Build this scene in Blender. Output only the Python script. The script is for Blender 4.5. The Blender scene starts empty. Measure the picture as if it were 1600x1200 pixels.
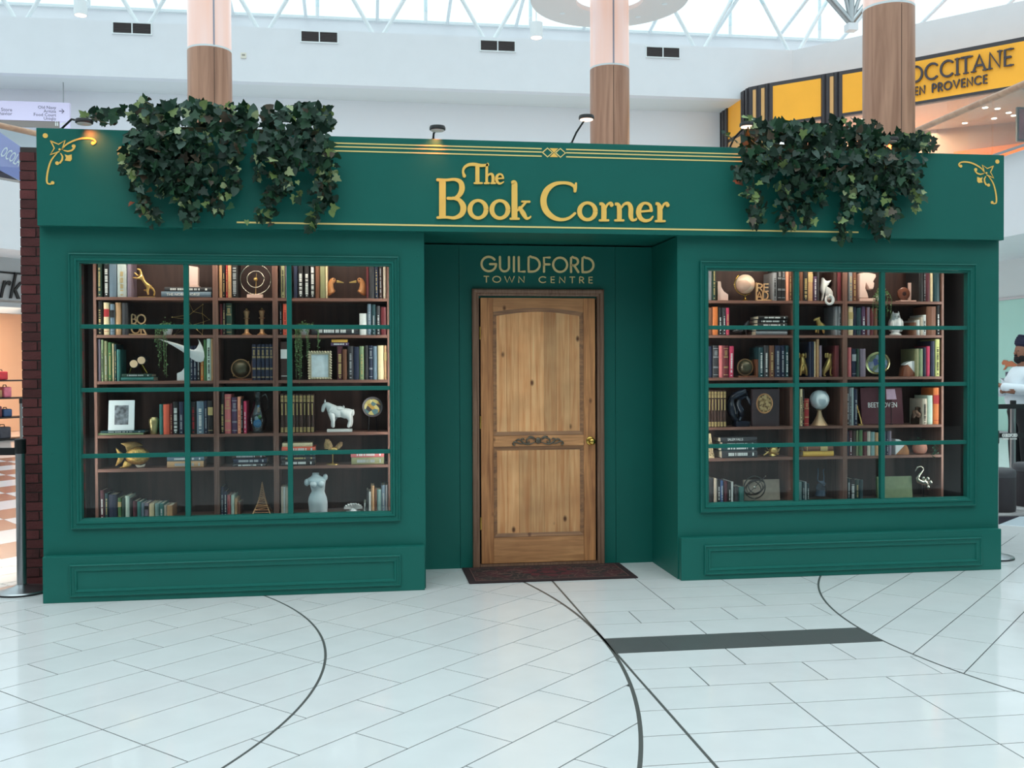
import bpy, bmesh, math, random
from mathutils import Vector, Matrix
R = random.Random(7)
scene = bpy.context.scene
col = scene.collection
PI = math.pi

# ------------------------------------------------------------------ camera
F_PX, CX, CD, CH, PSI, PIT, ROL = 1577.0, -.4008, 6.902, 1.501, .1442, .0154, -.0044
cam_pos = Vector((CX, -CD, CH))
fwd = Vector((math.sin(PSI)*math.cos(PIT), math.cos(PSI)*math.cos(PIT), -math.sin(PIT)))
_r = Vector((math.cos(PSI), -math.sin(PSI), 0)); _u = _r.cross(fwd)
cr = _r*math.cos(ROL) + _u*math.sin(ROL)
cu = -_r*math.sin(ROL) + _u*math.cos(ROL)
cd = bpy.data.cameras.new('camera'); cam = bpy.data.objects.new('camera', cd); col.objects.link(cam)
cd.sensor_width = 36; cd.lens = F_PX*36/1600; cd.clip_end = 300
mw = Matrix((cr, cu, -fwd)).transposed().to_4x4(); mw.translation = cam_pos
cam.matrix_world = mw
scene.camera = cam

# ------------------------------------------------------------------ world, exposure
scene.view_settings.view_transform = 'Standard'
scene.view_settings.look = 'None'
scene.view_settings.gamma = 1
scene.view_settings.use_curve_mapping = False
scene.view_settings.exposure = 0.46
w = bpy.data.worlds.new('sky'); scene.world = w; w.use_nodes = True
bg = w.node_tree.nodes['Background']
bg.inputs[0].default_value = (.93, .98, 1.0, 1); bg.inputs[1].default_value = 1.15
try:
    scene.cycles.use_denoising = True
    scene.cycles.max_bounces = 7; scene.cycles.diffuse_bounces = 4; scene.cycles.glossy_bounces = 4
    scene.cycles.transparent_max_bounces = 12; scene.cycles.transmission_bounces = 6
    scene.cycles.caustics_reflective = False; scene.cycles.caustics_refractive = False
    scene.cycles.sample_clamp_indirect = 6
except Exception: pass
# daylight: soft sun through the skylight
sd = bpy.data.lights.new('sun', 'SUN'); sd.energy = .55; sd.angle = math.radians(50); sd.color = (1, .97, .93)
sun = bpy.data.objects.new('sun', sd); col.objects.link(sun); sun.location = (0, -4, 18)
sun.rotation_euler = (math.radians(28), math.radians(-12), 0)

# ------------------------------------------------------------------ measuring helpers
def ray(u, v): return fwd + cr*((u-800)/F_PX) - cu*((v-600)/F_PX)
def P(u, v, Y=0.0):
    d = ray(u, v); t = (Y+CD)/d.y; return cam_pos + d*t
def AT(u, v, depth): return cam_pos + ray(u, v)*depth

# ------------------------------------------------------------------ materials
def lin(c):
    return tuple((x/255/12.92 if x/255 <= .04045 else ((x/255+.055)/1.055)**2.4) for x in c) + (1,)
MATS = {}
def M(name, rgb, rough=.5, metal=0, spec=.5, noise=0, nscale=8, bump=0, bscale=60, rand=0, emit=None, coat=0):
    if name in MATS: return MATS[name]
    m = bpy.data.materials.new(name); m.use_nodes = True; nt = m.node_tree
    b = nt.nodes['Principled BSDF']; c = lin(rgb)
    b.inputs['Base Color'].default_value = c; b.inputs['Roughness'].default_value = rough
    b.inputs['Metallic'].default_value = metal; b.inputs['Specular IOR Level'].default_value = spec
    if coat: b.inputs['Coat Weight'].default_value = coat
    if emit: b.inputs['Emission Color'].default_value = c; b.inputs['Emission Strength'].default_value = emit
    if noise or rand:
        hsv = nt.nodes.new('ShaderNodeHueSaturation'); hsv.inputs['Color'].default_value = c
        mp = nt.nodes.new('ShaderNodeMath'); mp.operation = 'ADD'; mp.inputs[0].default_value = 1; mp.inputs[1].default_value = 0
        if noise:
            tc = nt.nodes.new('ShaderNodeTexCoord'); n = nt.nodes.new('ShaderNodeTexNoise'); n.inputs['Scale'].default_value = nscale
            n.inputs['Detail'].default_value = 5
            nt.links.new(tc.outputs['Object'], n.inputs['Vector'])
            mr = nt.nodes.new('ShaderNodeMapRange'); mr.inputs[1].default_value = .3; mr.inputs[2].default_value = .7
            mr.inputs[3].default_value = 1-noise; mr.inputs[4].default_value = 1+noise
            nt.links.new(n.outputs['Fac'], mr.inputs[0]); nt.links.new(mr.outputs[0], mp.inputs[0])
        if rand:
            oi = nt.nodes.new('ShaderNodeObjectInfo'); r2 = nt.nodes.new('ShaderNodeMapRange')
            r2.inputs[3].default_value = -rand; r2.inputs[4].default_value = rand
            nt.links.new(oi.outputs['Random'], r2.inputs[0]); nt.links.new(r2.outputs[0], mp.inputs[1])
        nt.links.new(mp.outputs[0], hsv.inputs['Value']); nt.links.new(hsv.outputs[0], b.inputs['Base Color'])
    if bump:
        tc = nt.nodes.new('ShaderNodeTexCoord'); n = nt.nodes.new('ShaderNodeTexNoise'); n.inputs['Scale'].default_value = bscale
        bp = nt.nodes.new('ShaderNodeBump'); bp.inputs['Strength'].default_value = bump; bp.inputs['Distance'].default_value = .01
        nt.links.new(tc.outputs['Object'], n.inputs['Vector']); nt.links.new(n.outputs['Fac'], bp.inputs['Height']); nt.links.new(bp.outputs[0], b.inputs['Normal'])
    MATS[name] = m; return m
def wood(name, c1, c2, rough=.55, scale=(14, 14, 1.2), rand=.08, knots=False, contrast=1.0):
    m = bpy.data.materials.new(name); m.use_nodes = True; nt = m.node_tree; b = nt.nodes['Principled BSDF']
    N = nt.nodes.new; L = nt.links.new
    tc = N('ShaderNodeTexCoord'); mp = N('ShaderNodeMapping'); mp.inputs['Scale'].default_value = scale
    oi = N('ShaderNodeObjectInfo'); mul = N('ShaderNodeMath'); mul.operation = 'MULTIPLY'; mul.inputs[1].default_value = 37
    L(oi.outputs['Random'], mul.inputs[0]); L(mul.outputs[0], mp.inputs['Location'])
    L(tc.outputs['Object'], mp.inputs['Vector'])
    n = N('ShaderNodeTexNoise'); n.inputs['Scale'].default_value = 1.6; n.inputs['Detail'].default_value = 7; n.inputs['Distortion'].default_value = .7
    L(mp.outputs[0], n.inputs['Vector'])
    rp = N('ShaderNodeValToRGB'); rp.color_ramp.elements[0].position = .5-.2/contrast; rp.color_ramp.elements[1].position = .5+.18/contrast
    rp.color_ramp.elements[0].color = lin(c2); rp.color_ramp.elements[1].color = lin(c1)
    L(n.outputs['Fac'], rp.inputs[0]); out = rp.outputs[0]
    if knots:
        m2 = N('ShaderNodeMapping'); m2.inputs['Scale'].default_value = (9, 9, 5.5); L(mul.outputs[0], m2.inputs['Location']); L(tc.outputs['Object'], m2.inputs['Vector'])
        v = N('ShaderNodeTexVoronoi'); v.inputs['Scale'].default_value = .8; L(m2.outputs[0], v.inputs['Vector'])
        r3 = N('ShaderNodeValToRGB'); r3.color_ramp.elements[0].position = .05; r3.color_ramp.elements[1].position = .13
        r3.color_ramp.elements[0].color = (1, 1, 1, 1); r3.color_ramp.elements[1].color = (0, 0, 0, 1)
        L(v.outputs['Distance'], r3.inputs[0])
        mx = N('ShaderNodeMix'); mx.data_type = 'RGBA'; L(r3.outputs[0], mx.inputs[0]); L(out, mx.inputs[6]); mx.inputs[7].default_value = lin((112, 66, 38)); out = mx.outputs[2]
        # broad stains
        n2 = N('ShaderNodeTexNoise'); n2.inputs['Scale'].default_value = 3.5; L(tc.outputs['Object'], n2.inputs['Vector'])
        r4 = N('ShaderNodeValToRGB'); r4.color_ramp.elements[0].position = .30; r4.color_ramp.elements[1].position = .62
        r4.color_ramp.elements[0].color = (.72, .68, .66, 1); r4.color_ramp.elements[1].color = (1.0, 1.0, 1.0, 1)
        L(n2.outputs['Fac'], r4.inputs[0])
        mm = N('ShaderNodeMix'); mm.data_type = 'RGBA'; mm.blend_type = 'MULTIPLY'; mm.inputs[0].default_value = .8; L(out, mm.inputs[6]); L(r4.outputs[0], mm.inputs[7]); out = mm.outputs[2]
    if rand:
        h = N('ShaderNodeHueSaturation'); r2 = N('ShaderNodeMapRange'); r2.inputs[3].default_value = 1-rand; r2.inputs[4].default_value = 1+rand
        L(oi.outputs['Random'], r2.inputs[0]); L(r2.outputs[0], h.inputs['Value']); L(out, h.inputs['Color']); out = h.outputs[0]
    L(out, b.inputs['Base Color']); b.inputs['Roughness'].default_value = rough
    bp = N('ShaderNodeBump'); bp.inputs['Strength'].default_value = .15; bp.inputs['Distance'].default_value = .004
    L(n.outputs['Fac'], bp.inputs['Height']); L(bp.outputs[0], b.inputs['Normal'])
    MATS[name] = m; return m
def glass(name, tint=(245, 250, 250), refl=1.0, ior=1.45, solid=0.0):
    m = bpy.data.materials.new(name); m.use_nodes = True; nt = m.node_tree; nt.nodes.remove(nt.nodes['Principled BSDF'])
    t = nt.nodes.new('ShaderNodeBsdfTransparent'); t.inputs[0].default_value = lin(tint)
    g = nt.nodes.new('ShaderNodeBsdfGlossy'); g.inputs['Roughness'].default_value = .01; g.inputs[0].default_value = (refl, refl, refl, 1)
    fr = nt.nodes.new('ShaderNodeFresnel'); ge = nt.nodes.new('ShaderNodeNewGeometry'); ir = nt.nodes.new('ShaderNodeMapRange')
    ir.inputs[3].default_value = ior; ir.inputs[4].default_value = 1/ior     # same reflection from either face of the sheet
    nt.links.new(ge.outputs['Backfacing'], ir.inputs[0]); nt.links.new(ir.outputs[0], fr.inputs[0])
    mx = nt.nodes.new('ShaderNodeMixShader'); L = nt.links.new
    L(fr.outputs[0], mx.inputs[0]); L(t.outputs[0], mx.inputs[1]); L(g.outputs[0], mx.inputs[2]); out = mx.outputs[0]
    if solid:
        d = nt.nodes.new('ShaderNodeBsdfTranslucent'); d.inputs[0].default_value = lin(tint)
        m2 = nt.nodes.new('ShaderNodeMixShader'); m2.inputs[0].default_value = solid; L(out, m2.inputs[1]); L(d.outputs[0], m2.inputs[2]); out = m2.outputs[0]
    L(out, nt.nodes['Material Output'].inputs[0]); MATS[name] = m; return m

# ------------------------------------------------------------------ mesh builder
LOC = {}
class MB:
    def __init__(s): s.v = []; s.f = []
    def add(s, vs, fs):
        o = len(s.v); s.v += [tuple(x) for x in vs]; s.f += [tuple(i+o for i in f) for f in fs]; return s
    def box(s, a, b):
        (x0, y0, z0), (x1, y1, z1) = a, b
        return s.add([(x0,y0,z0),(x1,y0,z0),(x1,y1,z0),(x0,y1,z0),(x0,y0,z1),(x1,y0,z1),(x1,y1,z1),(x0,y1,z1)],
                     [(0,3,2,1),(4,5,6,7),(0,1,5,4),(1,2,6,5),(2,3,7,6),(3,0,4,7)])
    def prism(s, poly, y0, y1):            # poly in (x,z), extruded along y
        n = len(poly)
        vs = [(x, y0, z) for x, z in poly] + [(x, y1, z) for x, z in poly]
        return s.add(vs, [tuple(range(n)), tuple(range(2*n-1, n-1, -1))] + [(i, i+n, (i+1) % n+n, (i+1) % n) for i in range(n)])
    def slab(s, poly, z0, z1):             # poly in (x,y), extruded along z
        n = len(poly)
        vs = [(x, y, z0) for x, y in poly] + [(x, y, z1) for x, y in poly]
        return s.add(vs, [tuple(range(n-1, -1, -1)), tuple(range(n, 2*n))] + [(i, (i+1) % n, (i+1) % n+n, i+n) for i in range(n)])
    def pillow(s, poly, yc, t, inset=.25, steps=((-1, 1), (-.75, .35), (0, 0), (.75, .35), (1, 1))):
        # a rounded solid whose outline is poly (x,z); outline shrinks towards front and back
        n = len(poly); d = t*inset
        nor = []
        area = sum(poly[i][0]*poly[(i+1) % n][1]-poly[(i+1) % n][0]*poly[i][1] for i in range(n))
        sg = 1 if area > 0 else -1
        for i in range(n):
            a = Vector(poly[i-1]); b = Vector(poly[i]); c = Vector(poly[(i+1) % n])
            e1 = (b-a).normalized() if (b-a).length > 1e-9 else Vector((1, 0)); e2 = (c-b).normalized() if (c-b).length > 1e-9 else e1
            k = Vector((-(e1.y+e2.y), e1.x+e2.x)); k = k.normalized() if k.length > 1e-6 else Vector((-e1.y, e1.x)); nor.append(k*sg)
        vs = []
        for q, ins in steps:
            for i in range(n): vs.append((poly[i][0]+nor[i].x*d*ins, yc+q*t/2, poly[i][1]+nor[i].y*d*ins))
        fs = [tuple(range(n))]; m = len(steps)
        for j in range(m-1):
            for i in range(n): fs.append((j*n+i, (j+1)*n+i, (j+1)*n+(i+1) % n, j*n+(i+1) % n))
        fs.append(tuple(range(m*n-1, (m-1)*n-1, -1)))
        return s.add(vs, fs)
    def tube(s, pts, r, n=8, closed=False):
        pts = [Vector(p) for p in pts]; rs = r if isinstance(r, (list, tuple)) else [r]*len(pts)
        vs = []; m = len(pts); ref = None
        for i, p in enumerate(pts):
            if closed: t = pts[(i+1) % m]-pts[i-1]
            else: t = pts[min(i+1, m-1)]-pts[max(i-1, 0)]
            t = t.normalized() if t.length > 1e-9 else Vector((0, 0, 1))
            if ref is None: ref = Vector((0, 0, 1)) if abs(t.z) < .9 else Vector((1, 0, 0))
            a = ref-t*ref.dot(t)
            if a.length < 1e-4: a = Vector((1, 0, 0))-t*t.x
            a.normalize(); b = t.cross(a); ref = a
            for k in range(n):
                q = 2*PI*k/n; vs.append(p+(a*math.cos(q)+b*math.sin(q))*rs[i])
        fs = []
        for i in range(m if closed else m-1):
            j = (i+1) % m
            for k in range(n): fs.append((i*n+k, i*n+(k+1) % n, j*n+(k+1) % n, j*n+k))
        if not closed: fs += [tuple(range(n-1, -1, -1)), tuple(range((m-1)*n, m*n))]
        return s.add(vs, fs)
    def lathe(s, prof, c=(0, 0, 0), n=20, axis='z', sx=1, sy=1, caps=True):
        vs = []
        for r, z in prof:
            for k in range(n):
                q = 2*PI*k/n; x, y = r*math.cos(q)*sx, r*math.sin(q)*sy
                vs.append((c[0]+x, c[1]+y, c[2]+z) if axis == 'z' else (c[0]+x, c[1]+z, c[2]+y) if axis == 'y' else (c[0]+z, c[1]+x, c[2]+y))
        m = len(prof); fs = []
        for i in range(m-1):
            for k in range(n): fs.append((i*n+k, i*n+(k+1) % n, (i+1)*n+(k+1) % n, (i+1)*n+k))
        if caps and tuple(prof[0]) != tuple(prof[-1]): fs += [tuple(range(n-1, -1, -1)), tuple(range((m-1)*n, m*n))]
        return s.add(vs, fs)
    def ball(s, c, r, n=14, m=9):
        rx, ry, rz = r if isinstance(r, (tuple, list)) else (r, r, r)
        vs = [(c[0], c[1], c[2]-rz)]; fs = []
        for i in range(1, m):
            a = PI*i/m-PI/2
            for k in range(n): q = 2*PI*k/n; vs.append((c[0]+rx*math.cos(a)*math.cos(q), c[1]+ry*math.cos(a)*math.sin(q), c[2]+rz*math.sin(a)))
        vs.append((c[0], c[1], c[2]+rz)); top = len(vs)-1
        for k in range(n): fs.append((0, 1+(k+1) % n, 1+k)); fs.append((top, top-n+k, top-n+(k+1) % n))
        for i in range(m-2):
            for k in range(n): a = 1+i*n; fs.append((a+k, a+(k+1) % n, a+n+(k+1) % n, a+n+k))
        return s.add(vs, fs)
    def ribbon(s, pts, y0, y1, smooth=True, caps=True, sub=6):
        # pts: (x, z, half width): a flat stroke of varying width in the xz plane, extruded from y0 (front) to y1
        q = [Vector(p) for p in pts]
        if smooth and len(q) > 2:
            out = []
            for i in range(len(q)-1):
                a, b, c, d = q[max(i-1, 0)], q[i], q[i+1], q[min(i+2, len(q)-1)]
                for k in range(sub):
                    t = k/sub; out.append(.5*((2*b)+(c-a)*t+(2*a-5*b+4*c-d)*t*t+(3*b-a-3*c+d)*t**3))
            out.append(q[-1]); q = out
        Lp, Rp = [], []
        for i, p in enumerate(q):
            t = q[min(i+1, len(q)-1)]-q[max(i-1, 0)]; l = math.hypot(t.x, t.y) or 1; nx, nz = -t.y/l, t.x/l
            Lp.append((p.x+nx*p.z, p.y+nz*p.z)); Rp.append((p.x-nx*p.z, p.y-nz*p.z))
        m = len(q)
        vs = [(x, y0, z) for x, z in Lp]+[(x, y0, z) for x, z in Rp]+[(x, y1, z) for x, z in Lp]+[(x, y1, z) for x, z in Rp]
        fs = []
        for i in range(m-1):
            fs += [(i, i+1, m+i+1, m+i), (2*m+i, 3*m+i, 3*m+i+1, 2*m+i+1), (i, 2*m+i, 2*m+i+1, i+1), (m+i, m+i+1, 3*m+i+1, 3*m+i)]
        fs += [(0, m, 3*m, 2*m), (m-1, 3*m-1, 4*m-1, 2*m-1)]
        s.add(vs, fs)
        if caps:
            for k, p in enumerate((q[0], q[-1])):
                s.disc(p.x, p.y, p.z, y0+(.00012 if k else .0002), y1)
        return s
    def disc(s, x, z, r, y0, y1, n=16):
        return s.prism([(x+r*math.cos(2*PI*k/n), z+r*math.sin(2*PI*k/n)) for k in range(n)], y0, y1)
    def xform(s, mtx):
        s.v = [tuple(mtx @ Vector(p)) for p in s.v]; return s
    def build(s, name, mat, parent=None, smooth=False, origin=None, bevel=0):
        me = bpy.data.meshes.new(name)
        vs = [Vector(p) for p in s.v]
        if parent is not None: o = LOC[parent.name]
        elif origin is not None: o = Vector(origin)
        else:
            xs = [p.x for p in vs]; ys = [p.y for p in vs]; zs = [p.z for p in vs]
            o = Vector(((min(xs)+max(xs))/2, (min(ys)+max(ys))/2, min(zs)))
        me.from_pydata([p-o for p in vs], [], s.f)
        me.materials.append(mat if not isinstance(mat, str) else MATS[mat])
        bm = bmesh.new(); bm.from_mesh(me); bmesh.ops.recalc_face_normals(bm, faces=bm.faces)
        if bevel: bmesh.ops.bevel(bm, geom=[e for e in bm.edges if len(e.link_faces) == 2 and e.calc_face_angle(0) > .6], offset=bevel, segments=2, profile=.6, affect='EDGES', clamp_overlap=True)
        bm.to_mesh(me); bm.free()
        if smooth:
            me.polygons.foreach_set('use_smooth', [True]*len(me.polygons))
            try: me.set_sharp_from_angle(angle=math.radians(smooth if smooth is not True else 50))
            except Exception: pass
        ob = bpy.data.objects.new(name, me); col.objects.link(ob)
        if parent is not None:
            ob.parent = parent; LOC[ob.name] = LOC[parent.name].copy()
        else:
            ob.location = o; LOC[ob.name] = o
        return ob
def tag(o, label=None, cat=None, group=None, kind=None):
    if label: o['label'] = label
    if cat: o['category'] = cat
    if group: o['group'] = group
    if kind: o['kind'] = kind
    return o
def thing(name, label, cat, loc=(0, 0, 0), group=None, kind=None):
    o = bpy.data.objects.new(name, None); col.objects.link(o); o.location = loc; o.empty_display_size = .05
    LOC[o.name] = Vector(loc); return tag(o, label, cat, group, kind)
def sub_empty(name, parent):
    o = bpy.data.objects.new(name, None); col.objects.link(o); o.parent = parent; LOC[o.name] = LOC[parent.name].copy(); return o
def inst(name, me, parent, mtx):
    o = bpy.data.objects.new(name, me); col.objects.link(o); o.parent = parent
    m = Matrix(mtx); m.translation = m.translation-LOC[parent.name]; o.matrix_local = m; LOC[o.name] = LOC[parent.name].copy(); return o
def skin(name, nodes, edges, mat, parent=None, sub=2, smooth=True):
    # nodes: (x,y,z,r[,r2]); a continuous surface grown around the skeleton
    me = bpy.data.meshes.new(name); o = Vector(nodes[0][:3]) if parent is None else LOC[parent.name]
    me.from_pydata([Vector(n[:3])-o for n in nodes], edges, [])
    ob = bpy.data.objects.new(name, me); col.objects.link(ob)
    md = ob.modifiers.new('skin', 'SKIN'); md.use_smooth_shade = True; md.branch_smoothing = .3
    for i, n in enumerate(nodes):
        sv = me.skin_vertices[0].data[i]; sv.radius = (n[3], n[4] if len(n) > 4 else n[3]); sv.use_root = (i == 0)
    ob.modifiers.new('sub', 'SUBSURF').levels = sub; ob.modifiers['sub'].render_levels = sub
    dg = bpy.context.evaluated_depsgraph_get(); dg.update()
    m2 = bpy.data.meshes.new_from_object(ob.evaluated_get(dg)); ob.modifiers.clear()
    old = ob.data; ob.data = m2; bpy.data.meshes.remove(old); m2.name = name
    m2.materials.clear(); m2.materials.append(mat if not isinstance(mat, str) else MATS[mat])
    m2.polygons.foreach_set('use_smooth', [True]*len(m2.polygons))
    if parent is not None: ob.parent = parent; LOC[ob.name] = LOC[parent.name].copy()
    else: ob.location = o; LOC[ob.name] = o
    return ob
def text(s, name, mat, parent, x, y, z, size, rot=0, depth=.001, align='LEFT', width=None, yaw=0, shear=0):
    # flat printed lettering facing -y; rot turns it in the plane of the wall
    cv = bpy.data.curves.new(name, 'FONT'); cv.body = s; cv.size = size; cv.extrude = depth; cv.align_x = align; cv.resolution_u = 2; cv.shear = shear
    t = bpy.data.objects.new(name, cv); col.objects.link(t)
    dg = bpy.context.evaluated_depsgraph_get(); dg.update()
    me = bpy.data.meshes.new_from_object(t.evaluated_get(dg)); bpy.data.objects.remove(t); bpy.data.curves.remove(cv)
    sx = 1
    if width:
        xs = [v.co.x for v in me.vertices]; sx = width/(max(xs)-min(xs)) if xs else 1
    me.transform(Matrix.Diagonal((sx, 1, 1, 1)))
    me.materials.clear(); me.materials.append(mat if not isinstance(mat, str) else MATS[mat])
    mt = Matrix.Translation((x, y, z)) @ Matrix.Rotation(yaw, 4, 'Z') @ Matrix.Rotation(rot, 4, 'Y') @ Matrix.Rotation(PI/2, 4, 'X')
    return inst(name, me, parent, mt)

# stroke capitals on a unit height, for cut-out and raised lettering: glyph -> (advance, strokes)
def _arc(cx, cz, rx, rz, a0, a1, n=10): return [(cx+rx*math.cos(math.radians(a0+(a1-a0)*k/n)), cz+rz*math.sin(math.radians(a0+(a1-a0)*k/n))) for k in range(n+1)]
CAPS = {
 'G': (1.0, [_arc(.5, .5, .47, .5, 38, 360, 16), [(.97, .5), (.58, .5)]]), 'U': (.74, [[(.08, 1), (.08, .33)]+_arc(.37, .31, .29, .31, 180, 360, 8)+[(.66, 1)]]),
 'I': (.2, [[(.1, 0), (.1, 1)]]), 'L': (.5, [[(.08, 1), (.08, 0), (.46, 0)]]), 'D': (.86, [[(.08, 0), (.08, 1)]+_arc(.3, .5, .5, .5, 90, -90, 10)+[(.08, 0)]]),
 'F': (.5, [[(.08, 0), (.08, 1), (.46, 1)], [(.08, .52), (.44, .52)]]), 'O': (1.0, [_arc(.5, .5, .46, .5, 90, 450, 20)]),
 'R': (.62, [[(.08, 0), (.08, 1)]+_arc(.28, .74, .26, .26, 90, -90, 8)+[(.08, .48)], [(.27, .48), (.56, 0)]]), 'T': (.6, [[(.02, 1), (.58, 1)], [(.3, 1), (.3, 0)]]),
 'W': (1.2, [[(.04, 1), (.32, 0), (.6, 1), (.88, 0), (1.16, 1)]]), 'N': (.8, [[(.08, 0), (.08, 1), (.72, 0), (.72, 1)]]),
 'C': (.88, [_arc(.5, .5, .46, .5, 48, 312, 14)]), 'E': (.5, [[(.46, 1), (.08, 1), (.08, 0), (.46, 0)], [(.08, .52), (.43, .52)]]),
 'B': (.62, [[(.08, 0), (.08, 1)]+_arc(.28, .75, .22, .25, 90, -90, 6)+[(.08, .5)], _arc(.3, .25, .27, .25, 90, -90, 6)+[(.08, 0)]]),
 'K': (.62, [[(.08, 0), (.08, 1)], [(.56, 1), (.1, .46)], [(.24, .6), (.6, 0)]]), 'A': (.84, [[(.04, 0), (.42, 1), (.8, 0)], [(.18, .34), (.66, .34)]]),
 'P': (.58, [[(.08, 0), (.08, 1)]+_arc(.28, .73, .26, .27, 90, -90, 8)+[(.08, .46)]]), 'V': (.8, [[(.04, 1), (.4, 0), (.76, 1)]]),
 'H': (.78, [[(.08, 0), (.08, 1)], [(.7, 0), (.7, 1)], [(.08, .52), (.7, .52)]]), 'S': (.6, [_arc(.3, .74, .25, .26, 30, 270, 8)+_arc(.3, .24, .26, .24, 90, -150, 8)]),
 'M': (1.0, [[(.06, 0), (.16, 1), (.5, .1), (.84, 1), (.94, 0)]]), "'": (.2, [[(.12, 1.02), (.06, .8)]]), 'Y': (.7, [[(.04, 1), (.35, .5), (.66, 1)], [(.35, .5), (.35, 0)]]), 'J': (.4, [[(.34, 1), (.34, .25)]+_arc(.16, .22, .18, .22, 0, -180, 6)]),
}
def caps(s, x0, x1, z0, h, y0, y1, wgt, mat, parent, name='letter', gap=.18, mtx=None, serif=False):
    adv = sum(CAPS[c][0] if c != ' ' else .5 for c in s)+gap*(len(s)-1)
    k = (x1-x0)/(adv*h); x = x0
    for i, c in enumerate(s):
        a = (CAPS[c][0] if c != ' ' else .5)
        if c != ' ':
            mb = MB()
            for j, st in enumerate(CAPS[c][1]):
                pts = [(x+px*h*k, z0+pz*h, wgt) for px, pz in st]
                mb.ribbon(pts, y0-.0002*j, y1, smooth=len(st) > 6, caps=True, sub=2)
                if serif:
                    for px, pz in (st[0], st[-1]):
                        if pz in (0, 1): mb.box((x+px*h*k-wgt*2.4, y0-.0003, z0+pz*h-wgt*.5), (x+px*h*k+wgt*2.4, y1, z0+pz*h+wgt*.5))
            if mtx is not None: mb.xform(mtx)
            mb.build(name, mat, parent)
        x += (a+gap)*h*k
# ------------------------------------------------------------------ palette
GREEN = M('green_paint', (20, 101, 91), .45, spec=.3, noise=.03, nscale=3)
BLACK = M('black_lining', (16, 16, 20), .8)
WHITEP = M('white_plaster', (226, 226, 230), .75, noise=.015, nscale=2)
GREYP = M('grey_plaster', (220, 222, 222), .8)
GOLD = M('gold_paint', (255, 200, 100), .45, noise=.05, nscale=12)
GOLDL = M('pale_gold_line', (246, 218, 140), .4)
BRASS = M('brass', (214, 178, 92), .22, 1)
STEEL = M('brushed_steel', (170, 172, 174), .3, 1)
DARK = M('black_metal', (22, 22, 24), .45)
TILE = M('porcelain_tile', (230, 229, 229), .09, spec=.5, noise=.025, nscale=5, rand=.02)
TILED = M('dark_porcelain_tile', (92, 92, 92), .3, noise=.05, nscale=10)
GROUT = M('grout', (72, 76, 78), .8)
STRIP = M('inlay_metal', (104, 104, 102), .4, .3)
GLASS = glass('window_glass')
PINE = wood('stained_pine', (255, 198, 140), (230, 152, 94), .5, (30, 30, 1.3), .20, True)
PINES = wood('stained_pine_stile', (218, 152, 98), (164, 104, 64), .5, (26, 26, 1.6), .08, True)
PINEH = wood('stained_pine_rail', (230, 166, 112), (184, 124, 80), .5, (1.6, 26, 26), .08, True)
CASING = wood('casing_wood', (150, 114, 92), (118, 84, 66), .45, (40, 40, 1.5), .05)
SHELF = wood('walnut_laminate', (140, 102, 88), (108, 74, 64), .5, (30, 30, 1.4), .05)
SHELFH = wood('walnut_laminate_board', (144, 104, 90), (112, 76, 66), .5, (1.4, 30, 30), .05)
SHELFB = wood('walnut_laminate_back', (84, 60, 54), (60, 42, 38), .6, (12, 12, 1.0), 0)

RC = .64           # recess depth
ZB, ZT, SY = 2.4277, 3.0503, -.0706      # fascia bottom, top, front plane
XL, XI0, XI1, XR = -2.4764, 0.0, 1.7853, 4.2538

# ------------------------------------------------------------------ floor
def circ_clip(poly, c, r, inside):
    out = []; n = len(poly); fine = []
    for i in range(n):
        a, b = poly[i], poly[(i+1) % n]
        for k in range(6): fine.append((a[0]+(b[0]-a[0])*k/6, a[1]+(b[1]-a[1])*k/6))
    f = lambda p: (r-math.hypot(p[0]-c[0], p[1]-c[1]))*(1 if inside else -1)
    n = len(fine); exits = None
    vals = [f(p) for p in fine]
    if all(v > 0 for v in vals): return poly
    if all(v <= 0 for v in vals): return None
    st = next(i for i in range(n) if vals[i] > 0 and vals[i-1] <= 0)
    def cross(i, j):
        t = vals[i]/(vals[i]-vals[j]); return (fine[i][0]+(fine[j][0]-fine[i][0])*t, fine[i][1]+(fine[j][1]-fine[i][1])*t)
    def arcp(A, B):
        a0 = math.atan2(A[1]-c[1], A[0]-c[0]); a1 = math.atan2(B[1]-c[1], B[0]-c[0]); d = (a1-a0+PI) % (2*PI)-PI
        m = max(2, int(abs(d)*r/.05)); return [(c[0]+r*math.cos(a0+d*k/m), c[1]+r*math.sin(a0+d*k/m)) for k in range(1, m)]
    last = None; first = cross((st-1) % n, st); out.append(first)
    for q in range(n):
        i = (st+q) % n; j = (i+1) % n
        if vals[i] > 0: out.append(fine[i])
        if vals[i] > 0 and vals[j] <= 0: last = cross(i, j); out.append(last)
        elif vals[i] <= 0 and vals[j] > 0 and q < n-1:
            e = cross(i, j); out += arcp(last, e); out.append(e)
    out += arcp(last, first)
    # drop the evenly spaced edge points
    res = []
    for i, p in enumerate(out):
        a, b = out[i-1], out[(i+1) % len(out)]
        if abs((p[0]-a[0])*(b[1]-a[1])-(p[1]-a[1])*(b[0]-a[0])) > 1e-7: res.append(p)
    return res if len(res) >= 3 else None
def x_clip(poly, x, right):
    out = []; n = len(poly)
    for i in range(n):
        a, b = poly[i], poly[(i+1) % n]; fa = (a[0]-x)*(1 if right else -1); fb = (b[0]-x)*(1 if right else -1)
        if fa > 0: out.append(a)
        if (fa > 0) != (fb > 0): t = fa/(fa-fb); out.append((a[0]+(b[0]-a[0])*t, a[1]+(b[1]-a[1])*t))
    return out if len(out) >= 3 else None
def shrink(poly, g):
    cx = sum(p[0] for p in poly)/len(poly); cy = sum(p[1] for p in poly)/len(poly); return poly
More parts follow.
